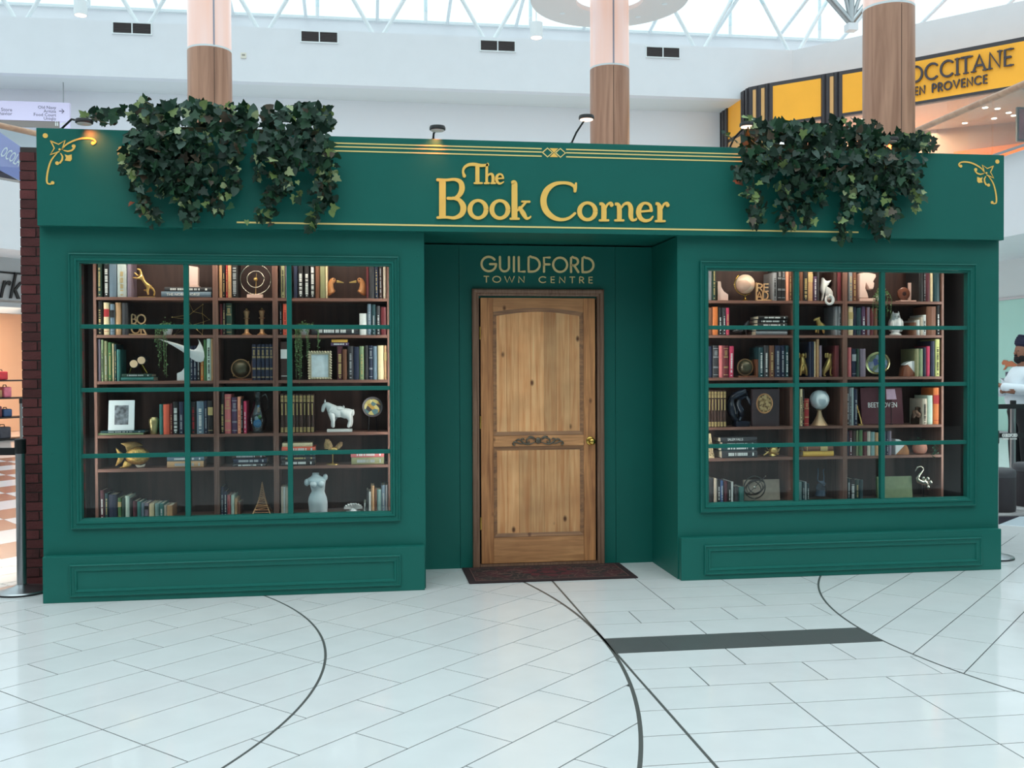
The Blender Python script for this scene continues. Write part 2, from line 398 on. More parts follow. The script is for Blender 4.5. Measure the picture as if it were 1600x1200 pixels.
def seen(poly):
    ok = False
    for x, y in poly+[(sum(p[0] for p in poly)/len(poly), sum(p[1] for p in poly)/len(poly))]:
        d = Vector((x, y, 0))-cam_pos; z = d.dot(fwd)
        if z < .5: continue
        u, v = 800+F_PX*d.dot(cr)/z, 600-F_PX*d.dot(cu)/z
        if -60 < u < 1660 and v < 1290: ok = True
    return ok
def under_kiosk(poly):
    return all(y > .02 and XL+.02 < x < XR-.02 and not (XI0-.0 < x < XI1 and y < RC) for x, y in poly)
C1, R1 = (-3.593, -1.644), 2.977
C2, R2 = (-4.966, -1.441), 5.858
C3, R3 = (5.447, -1.629), 3.052
XLN = .895
fl = MB()
ZX0, ZX1, ZY0, ZY1 = -4.6, 6.6, -4.6, 1.3
X0, X1, Y0, Y1 = -22, 30, -17, 24
fl.add([(ZX0, ZY0, -.004), (ZX1, ZY0, -.004), (ZX1, ZY1, -.004), (ZX0, ZY1, -.004), (X0, Y0, -.004), (X1, Y0, -.004), (X1, Y1, -.004), (X0, Y1, -.004)],
       [(0, 1, 2, 3), (4, 5, 1, 0), (5, 6, 2, 1), (6, 7, 3, 2), (7, 4, 0, 3)])
floor = fl.build('floor', GROUT, origin=(0, 0, 0))
floor.data.materials.append(TILE)
for i in range(1, 5): floor.data.polygons[i].material_index = 1
tag(floor, 'pale polished porcelain tile floor with dark curved inlay strips', 'floor', kind='structure')
G = .0034
def tile(poly, mat=TILE, name='tile'):
    if not poly or not seen(poly) or under_kiosk(poly): return
    ar = abs(sum(poly[i][0]*poly[(i+1) % len(poly)][1]-poly[(i+1) % len(poly)][0]*poly[i][1] for i in range(len(poly))))/2
    if ar < .0006: return
    MB().slab(poly, -.0035, 0).build(name, mat, floor)
S2 = math.sqrt(.5)
def diag(a, b): return ((a-b)*S2, (a+b)*S2)         # a along (1,1), b along (-1,1)
W2, L2 = .2945, .5955
def diag_tiles(b0, a0, half, krange, keep):
    for k in krange:
        bt = b0-k*W2; bb = bt-W2; off = a0+(L2/2 if half(k) else 0)
        for n in range(-14, 26):
            a = off+n*L2
            poly = [diag(a+G, bb+G), diag(a+L2-G, bb+G), diag(a+L2-G, bt-G), diag(a+G, bt-G)]
            cx, cy = diag(a+L2/2, (bt+bb)/2)
            if not (ZX0-.3 < cx < ZX1+.3 and ZY0 < cy < ZY1+.3): continue
            for q in keep(poly): tile(q)
def keepA(p):
    p = circ_clip(p, C2, R2-.0094, True)
    if not p: return []
    return [q for q in (circ_clip(p, C1, R1-.0068, True), circ_clip(p, C1, R1+.0068, False)) if q]
diag_tiles(-.122, -2.83, lambda k: (k < -1 and k % 2 == 0) or (k > 3 and k % 2 == 0), range(-14, 14), keepA)
diag_tiles(-2.54, .745, lambda k: k == 0, range(-16, 9), lambda p: [q for q in [circ_clip(p, C3, R3-.007, True)] if q])
for k in range(-8, 8):
    yt = -1.453-k*.2965; yb = yt-.2965; half = k in (2, -2)
    for n in range(-12, 16):
        a = 1.4925+n*.593+(.2965 if half else 0)
        if k == 0: continue
        p = [(a+G, yb+G), (a+.593-G, yb+G), (a+.593-G, yt-G), (a+G, yt-G)]
        if not (-3 < a < 5): continue
        p = circ_clip(p, C2, R2+.0094, False); p = circ_clip(p, C3, R3+.007, False) if p else None
        if not p: continue
        for q in (x_clip(p, XLN-.0068, False), x_clip(p, XLN+.0068, True)):
            if q: tile(q)
for a in range(-3, 4):     # the dark grey band
    x = 1.789+a*.593
    p = [(x+.0006, -1.7495+G), (x+.593-.0006, -1.7495+G), (x+.593-.0006, -1.453-G), (x+.0006, -1.453-G)]
    p = x_clip(p, XLN+.008, True); p = circ_clip(p, C3, R3+.007, False) if p else None
    if p: tile(p, TILED, 'dark_tile')
    p = [(x+.0006, -1.7495+G), (x+.593-.0006, -1.7495+G), (x+.593-.0006, -1.453-G), (x+.0006, -1.453-G)]
    p = x_clip(p, XLN-.008, False); p = circ_clip(p, C2, R2+.0094, False) if p else None
    if p: tile(p)
def arc_strip(c, r, hw, a0, a1):
    n = 70; A = [math.radians(a0+(a1-a0)*k/n) for k in range(n+1)]
    mb = MB()
    for k in range(n):
        mb.slab([(c[0]+(r-hw)*math.cos(A[k]), c[1]+(r-hw)*math.sin(A[k])), (c[0]+(r+hw)*math.cos(A[k]), c[1]+(r+hw)*math.sin(A[k])),
                 (c[0]+(r+hw)*math.cos(A[k+1]), c[1]+(r+hw)*math.sin(A[k+1])), (c[0]+(r-hw)*math.cos(A[k+1]), c[1]+(r-hw)*math.sin(A[k+1]))], -.0035, -.0002)
    return mb.build('inlay_strip', STRIP, floor)
arc_strip(C1, R1, .0064, -65, 50); arc_strip(C2, R2, .009, -35, 28); arc_strip(C3, R3, .0065, 120, 250)
MB().box((XLN-.0064, -4.4, -.0035), (XLN+.0064, .6, -.0002)).build('inlay_strip', STRIP, floor)

# chequered floors behind the kiosk, far left and far right
RED = M('terracotta_tile', (122, 74, 66), .15, noise=.08, nscale=6); WT = M('white_floor_tile', (222, 232, 240), .12)
BLK = M('black_floor_tile', (52, 48, 58), .15)
def lozenges(x0, x1, y0, y1, dx, dy, m1, m2):
    i = 0; y = y0
    while y < y1:
        x = x0+(dx/2 if i % 2 else 0)
        while x < x1:
            for mt, oy in ((m1, 0),):
                p = [(x-dx/2+.004, y), (x, y-dy/2+.004), (x+dx/2-.004, y), (x, y+dy/2-.004)]
                if seen(p): MB().slab(p, -.0035, .0003).build('lozenge_tile', m1 if i % 2 else m2, floor)
            x += dx
        y += dy/2; i += 1
lozenges(-7.4, -2.95, 1.6, 11.5, .75, 1.15, RED, WT)
lozenges(4.9, 9.0, 1.9, 5.0, 1.3, 1.1, BLK, WT)

# ------------------------------------------------------------------ kiosk bays
def frame(prof, x0, z0, x1, z1):        # a mitred moulding swept round a rectangle; prof: (inset, y)
    mb = MB(); vs = []
    for o, y in prof: vs += [(x0+o, y, z0+o), (x1-o, y, z0+o), (x1-o, y, z1-o), (x0+o, y, z1-o)]
    fs = []
    for i in range(len(prof)-1):
        for k in range(4): fs.append((i*4+k, i*4+(k+1) % 4, i*4+4+(k+1) % 4, i*4+4+k))
    return mb.add(vs, fs)
PROF_W = [(0, .0), (.003, -.024), (.011, -.027), (.015, -.018), (.034, -.015), (.038, -.024), (.050, -.024), (.055, -.013), (.066, -.010), (.068, .035)]
PROF_P = [(0, 0), (.003, -.012), (.010, -.015), (.014, -.008), (.030, -.007), (.034, -.012), (.044, -.010), (.050, 0)]
scr = MB().lathe([(.0001, -.0045), (.004, -.004), (.007, -.001), (.0072, 0)], n=10, axis='y'); _s = scr.build('screw_head', GREEN); scr_me = _s.data; bpy.data.objects.remove(_s)
def bay(name, x0, x1, ox0, ox1, oz0, oz1, inner, side, label, wname, wlabel, px0, px1):
    w = thing(name, label, 'wall', ((x0+x1)/2, 0, 0), kind='structure')
    mb = MB().box((x0, 0, 0), (ox0-.002, .04, ZB+.01)).box((ox1+.002, 0, 0), (x1, .04, ZB+.01)).box((ox0-.002, 0, 0), (ox1+.002, .04, oz0-.002)).box((ox0-.002, 0, oz1+.002), (ox1+.002, .04, ZB+.01))
    mb.build('front_panel', GREEN, w)
    xi = x1 if inner > 0 else x0; xo = x0 if inner > 0 else x1
    MB().box((min(xi, xi-inner*.03), .0405, 0), (max(xi, xi-inner*.03), RC, ZB)).build('return_panel', GREEN, w)
    MB().box((min(xo, xo+inner*.03), .04, 0), (max(xo, xo+inner*.03), .5, ZB)).build('side_panel', GREEN, w)
    pl = MB().box((px0, -.062, 0), (px1, 0, .30)).build('plinth', GREEN, w, bevel=.004)
    frame([(o, y-.062) for o, y in PROF_P], px0+.165, .035, px1-.16, .248).build('plinth_moulding', GREEN, pl)
    li = MB().box((ox0-.16, .05, .30), (ox0-.15, .62, ZB)).box((ox1+.12, .05, .30), (ox1+.13, .62, ZB)).box((ox0-.15, .05, 2.39), (ox1+.12, .62, 2.41)).box((ox0-.15, .05, .36), (ox1+.12, .62, .38)).box((ox0-.15, .605, .38), (ox1+.12, .62, 2.39))
    li.build('window_lining', BLACK, w)
    for xs in (x0+.06, x1-.045):
        for z in (.62, .95, 1.28, 1.61, 1.94, 2.24):
            inst('screw_head', scr_me, w, Matrix.Translation((xs, 0, z+.02*math.sin(z*40))))
    # the window in the bay
    wn = thing(wname, wlabel, 'window', ((x0+x1)/2, 0, oz0), kind='structure')
    frame(PROF_W, ox0-.068, oz0-.068, ox1+.068, oz1+.068).build('window_moulding', GREEN, wn)
    xs = [ox0+(ox1-ox0)*k/3 for k in range(4)]; zs = [oz0, .941, 1.372, 1.786, oz1]; hw = .0165
    for x in xs[1:3]: MB().box((x-hw, -.006, oz0-.004), (x+hw, .030, oz1+.004)).build('muntin', GREEN, wn, bevel=.003)
    for z in zs[1:4]: MB().box((ox0-.002, -.0045, z-hw*.85), (ox1+.002, .0288, z+hw*.85)).build('muntin', GREEN, wn, bevel=.003)
    for i in range(3):
        for j in range(4):
            MB().box((xs[i]+.001, .0305, zs[j]+.001), (xs[i+1]-.001, .0335, zs[j+1]-.001)).build('pane', GLASS, wn)
    return w
bay('wall_left', XL, XI0, -2.232, -.238, .534, 2.196, 1, 0, 'green painted left bay of the book kiosk with moulded plinth', 'window_1',
    'wide green twelve-pane window left of the wooden door', -2.4644, -.011)
bay('wall_right', XI1, XR, 2.013, 3.997, .537, 2.19, -1, 0, 'green painted right bay of the book kiosk with moulded plinth', 'window_2',
    'wide green twelve-pane window right of the wooden door', 1.7913, 4.2392)

# recess round the door
wr = thing('wall_recess', 'dark green panelled back wall of the door recess', 'wall', (.89, RC, 0), kind='structure')
MB().box((.0, RC, 0), (.2955, RC+.03, ZB)).build('wall_panel', GREEN, wr)
MB().box((.2985, RC, 2.03), (1.4945, RC+.03, ZB)).box((.2985, RC, 0), (.42, RC+.03, 2.03)).box((1.37, RC, 0), (1.4945, RC+.03, 2.03)).build('wall_panel', GREEN, wr)
MB().box((1.4975, RC, 0), (XI1, RC+.03, ZB)).build('wall_panel', GREEN, wr)
MB().box((-.05, RC+.032, 0), (XI1+.05, RC+.05, ZB)).build('backing', BLACK, wr)
kr = thing('ceiling_kiosk', 'dark green flat roof and soffit of the book kiosk', 'ceiling', (.89, .5, ZB), kind='structure')
MB().box((XL, .002, ZB+.012), (XR, 1.6, ZB+.06)).build('roof_slab', GREEN, kr)
# rear walls of the kiosk, hidden from the front
wk = thing('wall_rear', 'plain dark rear wall of the book kiosk', 'wall', (.89, 1.6, 0), kind='structure')
MB().box((XL, 1.57, 0), (XR, 1.6, 2.42)).build('rear_panel', BLACK, wk); MB().box((XR-.03, .5, 0), (XR, 1.57, 2.42)).build('end_panel', GREEN, wk)

# brick-clad end wall standing behind the left bay
BRICK = M('brick_face', (98, 44, 44), .75, noise=.22, nscale=9, rand=.3, bump=.3, bscale=90); MORT = M('mortar', (70, 62, 60), .9)
wb = thing('wall_brick', 'narrow dark red brick wall rising behind the kiosk left edge', 'wall', (-2.6, .8, 0), kind='structure')
MB().box((-2.752, .508, 0), (-2.34, 1.55, 3.045)).build('mortar_core', MORT, wb)
bk = MB().box((-.1, -.008, 0), (.1, .0, .058)).build('brick', BRICK, bevel=.003); bk_me = bk.data; bpy.data.objects.remove(bk)
row = 0; z = .003
while z < 2.99:
    xs = (-2.655, -2.446) if row % 2 == 0 else (-2.55,)
    if row % 2: 
        hb = MB().box((-2.754, .5, z), (-2.655, .508, z+.058)).build('brick', BRICK, wb)
    for x in xs: inst('brick', bk_me, wb, Matrix.Translation((x, .508, z)))
    z += .0655; row += 1

# ------------------------------------------------------------------ door
tr = thing('trim_1', 'brown stained moulded wooden casing round the pine door', 'trim', (.896, RC, 0), kind='structure')
PC = [(0, 0), (.002, -.030), (.012, -.034), (.030, -.030), (.034, -.026), (.040, -.028), (.052, -.022), (.055, 0)]
def casing(pts_outer, pts_inner): pass
for nm, mt, pr in (('casing_side', CASING, 'l'), ('casing_side', CASING, 'r'), ('casing_head', CASING, 'h')):
    mb = MB(); vs = []; x0, x1, zt = .390, 1.402, 2.10
    for o, y in PC:
        if pr == 'l': vs += [(x0+o, RC+y, 0), (x0+o, RC+y, zt-o)]
        elif pr == 'r': vs += [(x1-o, RC+y, 0), (x1-o, RC+y, zt-o)]
        else: vs += [(x0+o, RC+y, zt-o), (x1-o, RC+y, zt-o)]
    mb.add(vs, [(2*i, 2*i+1, 2*i+3, 2*i+2) for i in range(len(PC)-1)]); mb.build(nm, mt, tr)
MB().box((.4455, RC-.02, 0), (1.3465, RC+.02, .028)).build('threshold', CASING, tr)
door = thing('door_1', 'rustic two-panel pine door with arched top panel and brass knob', 'door', (.8945, RC, 0.03), kind='structure')
dy = RC-.018
D0, D1, DZ0, DZ1 = .4555, 1.3335, .032, 2.032
MB().box((D0, dy, DZ0), (.548, RC+.02, DZ1)).build('stile', PINES, door, bevel=.002)
MB().box((1.243, dy, DZ0), (D1, RC+.02, DZ1)).build('stile', PINES, door, bevel=.002)
arch = [(.549, DZ1), (1.242, DZ1)]+[(1.242-(1.242-.549)*k/12, 1.925+.032*math.sin(PI*k/12)) for k in range(13)]
MB().prism(arch, dy+.001, RC+.02).build('top_rail', PINEH, door, bevel=.002)
MB().box((.549, dy+.001, .912), (1.242, RC+.02, .994)).build('middle_rail', PINEH, door, bevel=.002)
MB().box((.549, dy+.001, DZ0), (1.242, RC+.02, .226)).build('bottom_rail', PINEH, door, bevel=.002)
BEV = wood('stained_pine_bevel', (186, 132, 90), (128, 90, 66), .5, (1.6, 26, 26), .05, True)
def panel(z0, z1, arched):
    p = sub_empty('door_panel', door)
    n = 7; x = .5495
    wd = [.104, .092, .088, .106, .094, .102, .105]; s = (1.2415-.5495)/sum(wd)
    for q in wd:
        MB().box((x, RC-.006, z0), (x+q*s-.0008, RC+.018, z1+(.035 if arched else 0))).build('plank', PINE, p, bevel=.0012); x += q*s
    pr = [(0, dy+.002), (.004, dy+.003), (.028, RC-.0062)]
    if not arched: frame(pr, .5495, z0, 1.2415, z1).build('bevel', BEV, p)
    else:
        mb = MB(); m = 12
        for o, y in pr:
            for k in range(m+1):
                xx = .5495+o+(1.2415-.5495-2*o)*k/m; mb.v.append((xx, y, 1.925-o+.032*math.sin(PI*k/m)))
        for i in range(2):
            for k in range(m): mb.f.append((i*(m+1)+k, i*(m+1)+k+1, (i+1)*(m+1)+k+1, (i+1)*(m+1)+k))
        b = len(mb.v)
        for o, y in pr: mb.v += [(.5495+o, y, 1.925-o), (.5495+o, y, z0+o), (1.2415-o, y, z0+o), (1.2415-o, y, 1.925-o)]
        for i in range(2):
            for k in range(3): mb.f.append((b+i*4+k, b+i*4+k+1, b+i*4+4+k+1, b+i*4+4+k))
        mb.build('bevel', BEV, p)
panel(.996, 1.925, True); panel(.228, .910, False)
kx, kz = 1.2935, .946
k = sub_empty('knob', door)
MB().lathe([(.001, -.006), (.028, -.006), (.033, -.002), (.034, 0)], (kx, dy, kz), 24, 'y').build('rose', BRASS, k, smooth=True)
MB().lathe([(.001, -.062), (.018, -.060), (.026, -.050), (.027, -.042), (.020, -.032), (.011, -.026), (.010, -.004)], (kx+.004, dy, kz-.002), 24, 'y').build('knob_ball', BRASS, k, smooth=True)
for z in (1.72, 1.05, .29):
    MB().lathe([(.006, 0), (.0065, .005), (.0065, .09), (.006, .095)], (.4505, dy-.004, z), 10).build('hinge', BRASS, door, smooth=True)
PEW = M('pewter', (120, 112, 100), .4, .8, noise=.2, nscale=60)
ap = sub_empty('scroll_ornament', door); oy = dy-.0045
MB().ball((.889, oy-.004, .955), (.024, .010, .024)).ball((.889, oy-.012, .955), (.010, .008, .010)).build('rosette', PEW, ap, smooth=True)
for sgn in (-1, 1):
    for pts in ([(.03, .958), (.055, .977), (.085, .966), (.088, .945), (.070, .940), (.068, .955)], [(.02, .945), (.06, .930), (.10, .932), (.13, .958), (.115, .972), (.104, .958)],
                [(.10, .932), (.14, .934), (.175, .948), (.193, .932), (.182, .922), (.174, .930)], [(.02, .968), (.05, .985), (.075, .984)], [(.125, .955), (.15, .966), (.172, .955)]):
        q = [Vector((.889+sgn*a, oy, b)) for a, b in pts]; fine = []
        for i in range(len(q)-1):
            a, b, c, d = q[max(i-1, 0)], q[i], q[i+1], q[min(i+2, len(q)-1)]
            for t in (0, .33, .66): fine.append(.5*((2*b)+(c-a)*t+(2*a-5*b+4*c-d)*t*t+(3*b-a-3*c+d)*t**3))
        fine.append(q[-1]); m = len(fine)
        MB().tube(fine, [.0028+.0042*math.sin(PI*i/(m-1)) for i in range(m)], 8).build('scroll', PEW, ap, smooth=True)

# door mat
MATF = bpy.data.materials.new('mat_pile'); MATF.use_nodes = True; nt = MATF.node_tree; b = nt.nodes['Principled BSDF']; b.inputs['Roughness'].default_value = .95
tc = nt.nodes.new('ShaderNodeTexCoord'); vo = nt.nodes.new('ShaderNodeTexVoronoi'); vo.inputs['Scale'].default_value = 17; vo.feature = 'DISTANCE_TO_EDGE'
n = nt.nodes.new('ShaderNodeTexNoise'); n.inputs['Scale'].default_value = 6; rp = nt.nodes.new('ShaderNodeValToRGB'); rp.color_ramp.elements[0].position = .45; rp.color_ramp.elements[1].position = .6
rp.color_ramp.elements[0].color = lin((44, 34, 34)); rp.color_ramp.elements[1].color = lin((72, 30, 36))
r5 = nt.nodes.new('ShaderNodeValToRGB'); r5.color_ramp.elements[0].position = .02; r5.color_ramp.elements[1].position = .07; r5.color_ramp.elements[0].color = (.35, .35, .35, 1); r5.color_ramp.elements[1].color = (0, 0, 0, 1)
mx = nt.nodes.new('ShaderNodeMix'); mx.data_type = 'RGBA'; mx.inputs[7].default_value = lin((128, 98, 84))
for a, c in ((tc.outputs['Object'], vo.inputs['Vector']), (tc.outputs['Object'], n.inputs['Vector']), (n.outputs['Fac'], rp.inputs[0]), (vo.outputs['Distance'], r5.inputs[0]), (r5.outputs[0], mx.inputs[0]), (rp.outputs[0], mx.inputs[6]), (mx.outputs[2], b.inputs['Base Color'])): nt.links.new(a, c)
MATB = M('mat_border', (46, 30, 32), .95); MATL = M('mat_line', (112, 78, 72), .95); MATR = M('mat_red', (88, 34, 40), .95)
mt = thing('door_mat', 'dark patterned door mat with red medallion before the pine door', 'mat', (.91, .36, .0))
m0, m1, n0, n1 = .306, 1.516, .075, .622
MB().box((m0, n0, .0005), (m1, n1, .009)).build('border', MATB, mt, bevel=.002)
MB().box((m0+.055, n0+.055, .009), (m1-.055, n1-.055, .0105)).build('field', MATF, mt)
mb = MB()
for a, c in (((m0+.05, n0+.05), (m1-.05, n0+.055)), ((m0+.05, n1-.055), (m1-.05, n1-.05)), ((m0+.05, n0+.05), (m0+.055, n1-.05)), ((m1-.055, n0+.05), (m1-.05, n1-.05))): mb.box((a[0], a[1], .009), (c[0], c[1], .011))
mb.build('border_line', MATL, mt)
def flower(cx, cy, r0, r1, n, z): return [(cx+(r0+r1*math.cos(n*q))*math.cos(q)*1.35, cy+(r0+r1*math.cos(n*q))*math.sin(q)) for q in [2*PI*k/60 for k in range(60)]]
MB().slab(flower(.92, .35, .13, .02, 8, 0), .0105, .0112).build('medallion', MATR, mt)
MB().slab(flower(.92, .35, .085, .014, 6, 0), .0112, .0118).build('medallion_ring', MATB, mt); MB().slab(flower(.92, .35, .05, .012, 6, 0), .0118, .0124).build('medallion_heart', MATR, mt)
for sx in (-1, 1):
    for k in range(3):
        c = (.92+sx*(.25+.09*k), .35+.06*(-1)**k)
        MB().tube([(c[0]+.06*math.cos(q)*sx, c[1]+.05*math.sin(q), .0108) for q in [PI*.2+i*PI*.16 for i in range(9)]], .003, 5).build('vine', MATL, mt)
# ------------------------------------------------------------------ fascia sign
sg = thing('fascia_sign', 'long green fascia sign with raised golden lettering above the kiosk', 'sign', (.889, 0, ZB))
MB().box((-2.4694, SY, ZB), (4.247, -.001, ZT)).build('board', GREEN, sg, bevel=.003)
MB().box((-2.4694, -.001, ZT-.04), (4.247, .10, ZT)).build('top_ledge', GREEN, sg)
def q(u, v): p = P(u, v, SY); return p.x, p.z
PX = 6.83/F_PX     # metres per photo pixel on the sign, roughly
def strokes(name, data, mat, k, org, dpt=.012, smooth=True):
    # data: strokes of (u, v, half width) in a crop scaled by k with corner org
    mb = MB()
    for i, st in enumerate(data):
        pts = []
        for u, v, h in st:
            x, z = q(org[0]+u/k, org[1]+v/k); pts.append((x, z, h/k*PX))
        if len(pts) == 1: mb.disc(*pts[0], SY-dpt-.0003*i, SY+.001)
        else: mb.ribbon(pts, SY-dpt-.0004*i, SY+.001, smooth=smooth and len(pts) > 2, caps=(pts[0] != pts[-1] and len(pts) < 16 and max(pts[0][2], pts[-1][2]) < 11.5/k*PX))
    return mb.build(name, mat, sg)
K, O = 3.478, (640, 200)
def ring(cx, cy, rx, ry, wt, wb, ws, n=16):
    out = []
    for i in range(n+1):
        a = 2*PI*i/n; h = math.hypot(ws*math.cos(a), (wt if math.sin(a) > 0 else wb)*math.sin(a))
        out.append((cx+(rx-h)*math.cos(a), cy-(ry-h)*math.sin(a), h))
    return out
LET = {
 'letter_t': [[(297, 262, 9), (290, 240, 6), (296, 218, 7), (318, 202, 8), (350, 199, 9), (390, 205, 8), (425, 202, 6)], [(368, 206, 11), (368, 296, 11)], [(352, 301, 5), (392, 301, 5)]],
 'letter_h': [[(424, 196, 5), (419, 215, 7), (418, 296, 7)], [(408, 301, 5), (430, 301, 5)], [(421, 266, 4), (432, 253, 5), (446, 253, 7), (452, 268, 8), (452, 296, 8)], [(443, 301, 5), (464, 301, 5)]],
 'letter_e': [[(478, 276, 4), (508, 274, 4)], [(508, 274, 5), (502, 258, 5), (488, 252, 5), (475, 262, 7), (471, 279, 8), (478, 297, 7), (492, 303, 5), (510, 294, 3)]],
 'letter_b': [[(178, 284, 18), (178, 484, 18)], [(152, 283, 8), (200, 284, 7), (245, 281, 8), (276, 296, 13), (284, 330, 15), (272, 362, 13), (245, 382, 8), (208, 383, 8)], [(235, 382, 8), (268, 392, 11), (291, 428, 16), (282, 468, 14), (245, 489, 9), (200, 486, 7), (152, 488, 7)]],
 'letter_o': [ring(371, 443, 57, 56, 8, 9, 13)], 'letter_o2': [ring(490, 444, 57, 56, 8, 9, 13)],
 'letter_k': [[(552, 297, 6), (568, 300, 14), (569, 340, 16), (569, 490, 16)], [(548, 494, 6), (592, 494, 6)], [(584, 450, 5), (606, 432, 7), (632, 403, 6)], [(610, 401, 5), (650, 402, 6)], [(598, 436, 10), (618, 468, 13), (634, 492, 8), (652, 488, 5), (656, 482, 4)]],
 'letter_c': [[(898, 342, 8), (894, 322, 8), (872, 305, 9), (832, 299, 8), (785, 307, 11), (744, 340, 16), (726, 392, 17), (738, 446, 17), (775, 484, 14), (822, 499, 9), (865, 490, 8), (897, 465, 7)], [(903, 302, 5), (900, 325, 8), (897, 344, 8)]],
 'letter_o3': [ring(965, 454, 56, 54, 8, 9, 13)],
 'letter_r': [[(1030, 413, 7), (1046, 416, 10), (1054, 440, 14), (1054, 500, 14)], [(1032, 503, 6), (1078, 503, 6)], [(1062, 440, 5), (1074, 417, 6), (1090, 409, 8), (1096, 419, 11)]],
 'letter_n': [[(1114, 414, 7), (1130, 417, 10), (1138, 440, 13), (1138, 500, 13)], [(1116, 503, 6), (1160, 503, 6)], [(1148, 436, 5), (1166, 414, 7), (1188, 412, 10), (1200, 436, 13), (1200, 478, 13), (1208, 500, 9), (1226, 500, 6), (1230, 494, 5)]],
 'letter_e2': [[(1244, 456, 6), (1312, 450, 6)], [(1312, 450, 8), (1304, 420, 8), (1276, 409, 7), (1252, 426, 12), (1242, 460, 14), (1254, 492, 12), (1280, 505, 9), (1306, 499, 7), (1320, 482, 4)]],
 'letter_r2': [[(1335, 412, 7), (1350, 416, 10), (1358, 440, 14), (1358, 504, 14)], [(1336, 507, 6), (1384, 507, 6)], [(1368, 440, 5), (1380, 416, 6), (1394, 410, 8), (1400, 420, 11)]],
}
for nm, st in LET.items(): strokes('letter', st, GOLD, K, O)
# corner flourishes, the second one mirrored about the middle of the board
FL = [[[(413, 428, 48)]], [[(525, 540, 11), (690, 608, 11), (825, 527, 11), (765, 712, 11)]], [[(700, 762, 11), (515, 825, 11), (602, 690, 11), (525, 540, 11)]],
      [[(712, 715, 22)]], [[(760, 715, 8), (850, 615, 13), (1000, 535, 16), (1150, 490, 17), (1290, 480, 16), (1400, 497, 15), (1455, 545, 15), (1440, 590, 16)], [(1405, 585, 34)]],
      [[(660, 790, 8), (565, 900, 13), (505, 1020, 15), (460, 1200, 16), (445, 1350, 16), (462, 1420, 15), (520, 1436, 15)], [(565, 1410, 34)]],
      [[(800, 735, 10), (880, 755, 15), (960, 737, 16), (1012, 690, 16)], [(1005, 648, 36)]], [[(735, 800, 9), (772, 860, 15), (765, 930, 17), (720, 995, 17)], [(660, 1000, 36)]]]
SHIELD = [(815, 815), (880, 842), (962, 818), (967, 920), (930, 962), (820, 946), (846, 890)]
for mir in (1, -1):
    fo = sub_empty('corner_flourish', sg)
    fx = lambda x: x if mir == 1 else 2*.8888-x
    for part in FL:
        mb = MB()
        for i, st in enumerate(part):
            pts = [(fx(q(40+u/13.333, 180+v/13.333)[0]), q(40+u/13.333, 180+v/13.333)[1], h/13.333*PX) for u, v, h in st]
            if len(pts) == 1: mb.disc(*pts[0], SY-.004-.0003*i, SY+.001)
            else: mb.ribbon(pts, SY-.004, SY+.001, smooth=len(pts) > 4)
        mb.build('flourish_stroke', GOLD, fo)
    MB().prism([(fx(q(40+u/13.333, 180+v/13.333)[0]), q(40+u/13.333, 180+v/13.333)[1]) for u, v in SHIELD], SY-.004, SY+.001).build('flourish_shield', GOLD, fo)
# gold lines
def bar(z, x0, x1, h=.0055): MB().box((x0, SY-.003, z-h), (x1, SY+.001, z+h)).build('gold_line', GOLDL, sg)
cxm = .8888
for z in (3.004, 2.981, 2.953):
    bar(z, -.90, cxm-.085, .0042); bar(z, cxm+.085, 2.70, .0042)
bar(2.468, -1.23, 3.11, .0055)
dm = sub_empty('diamond_ornament', sg); zc = 2.979
MB().prism([(cxm-.03, zc+.03), (cxm+.03, zc+.03), (cxm, zc), (cxm+.03, zc-.03), (cxm-.03, zc-.03), (cxm, zc)][:3], SY-.003, SY+.001).build('diamond_fill', GOLD, dm)
MB().prism([(cxm, zc), (cxm+.03, zc-.03), (cxm-.03, zc-.03)], SY-.003, SY+.001).build('diamond_fill', GOLD, dm)
for s in (-1, 1):
    c = cxm+s*.045
    MB().ribbon([(c-.035, zc, .004), (c, zc+.03, .004), (c+.035, zc, .004), (c, zc-.03, .004), (c-.035, zc, .004)], SY-.003, SY+.001, smooth=False).build('diamond_outline', GOLDL, dm)

# lettering over the door
BRONZE = M('bronze_letter', (255, 222, 158), .5)
ls = thing('wall_lettering', 'raised bronze GUILDFORD TOWN CENTRE lettering over the pine door', 'lettering', (.9, RC, 2.14))
caps('GUILDFORD', .463, 1.332, 2.232, .108, RC-.008, RC, .0082, BRONZE, ls, gap=.14)
caps('TOWN', .484, .795, 2.150, .044, RC-.005, RC, .0038, BRONZE, ls, gap=.42)
caps('CENTRE', .902, 1.318, 2.150, .044, RC-.005, RC, .0038, BRONZE, ls, gap=.50)

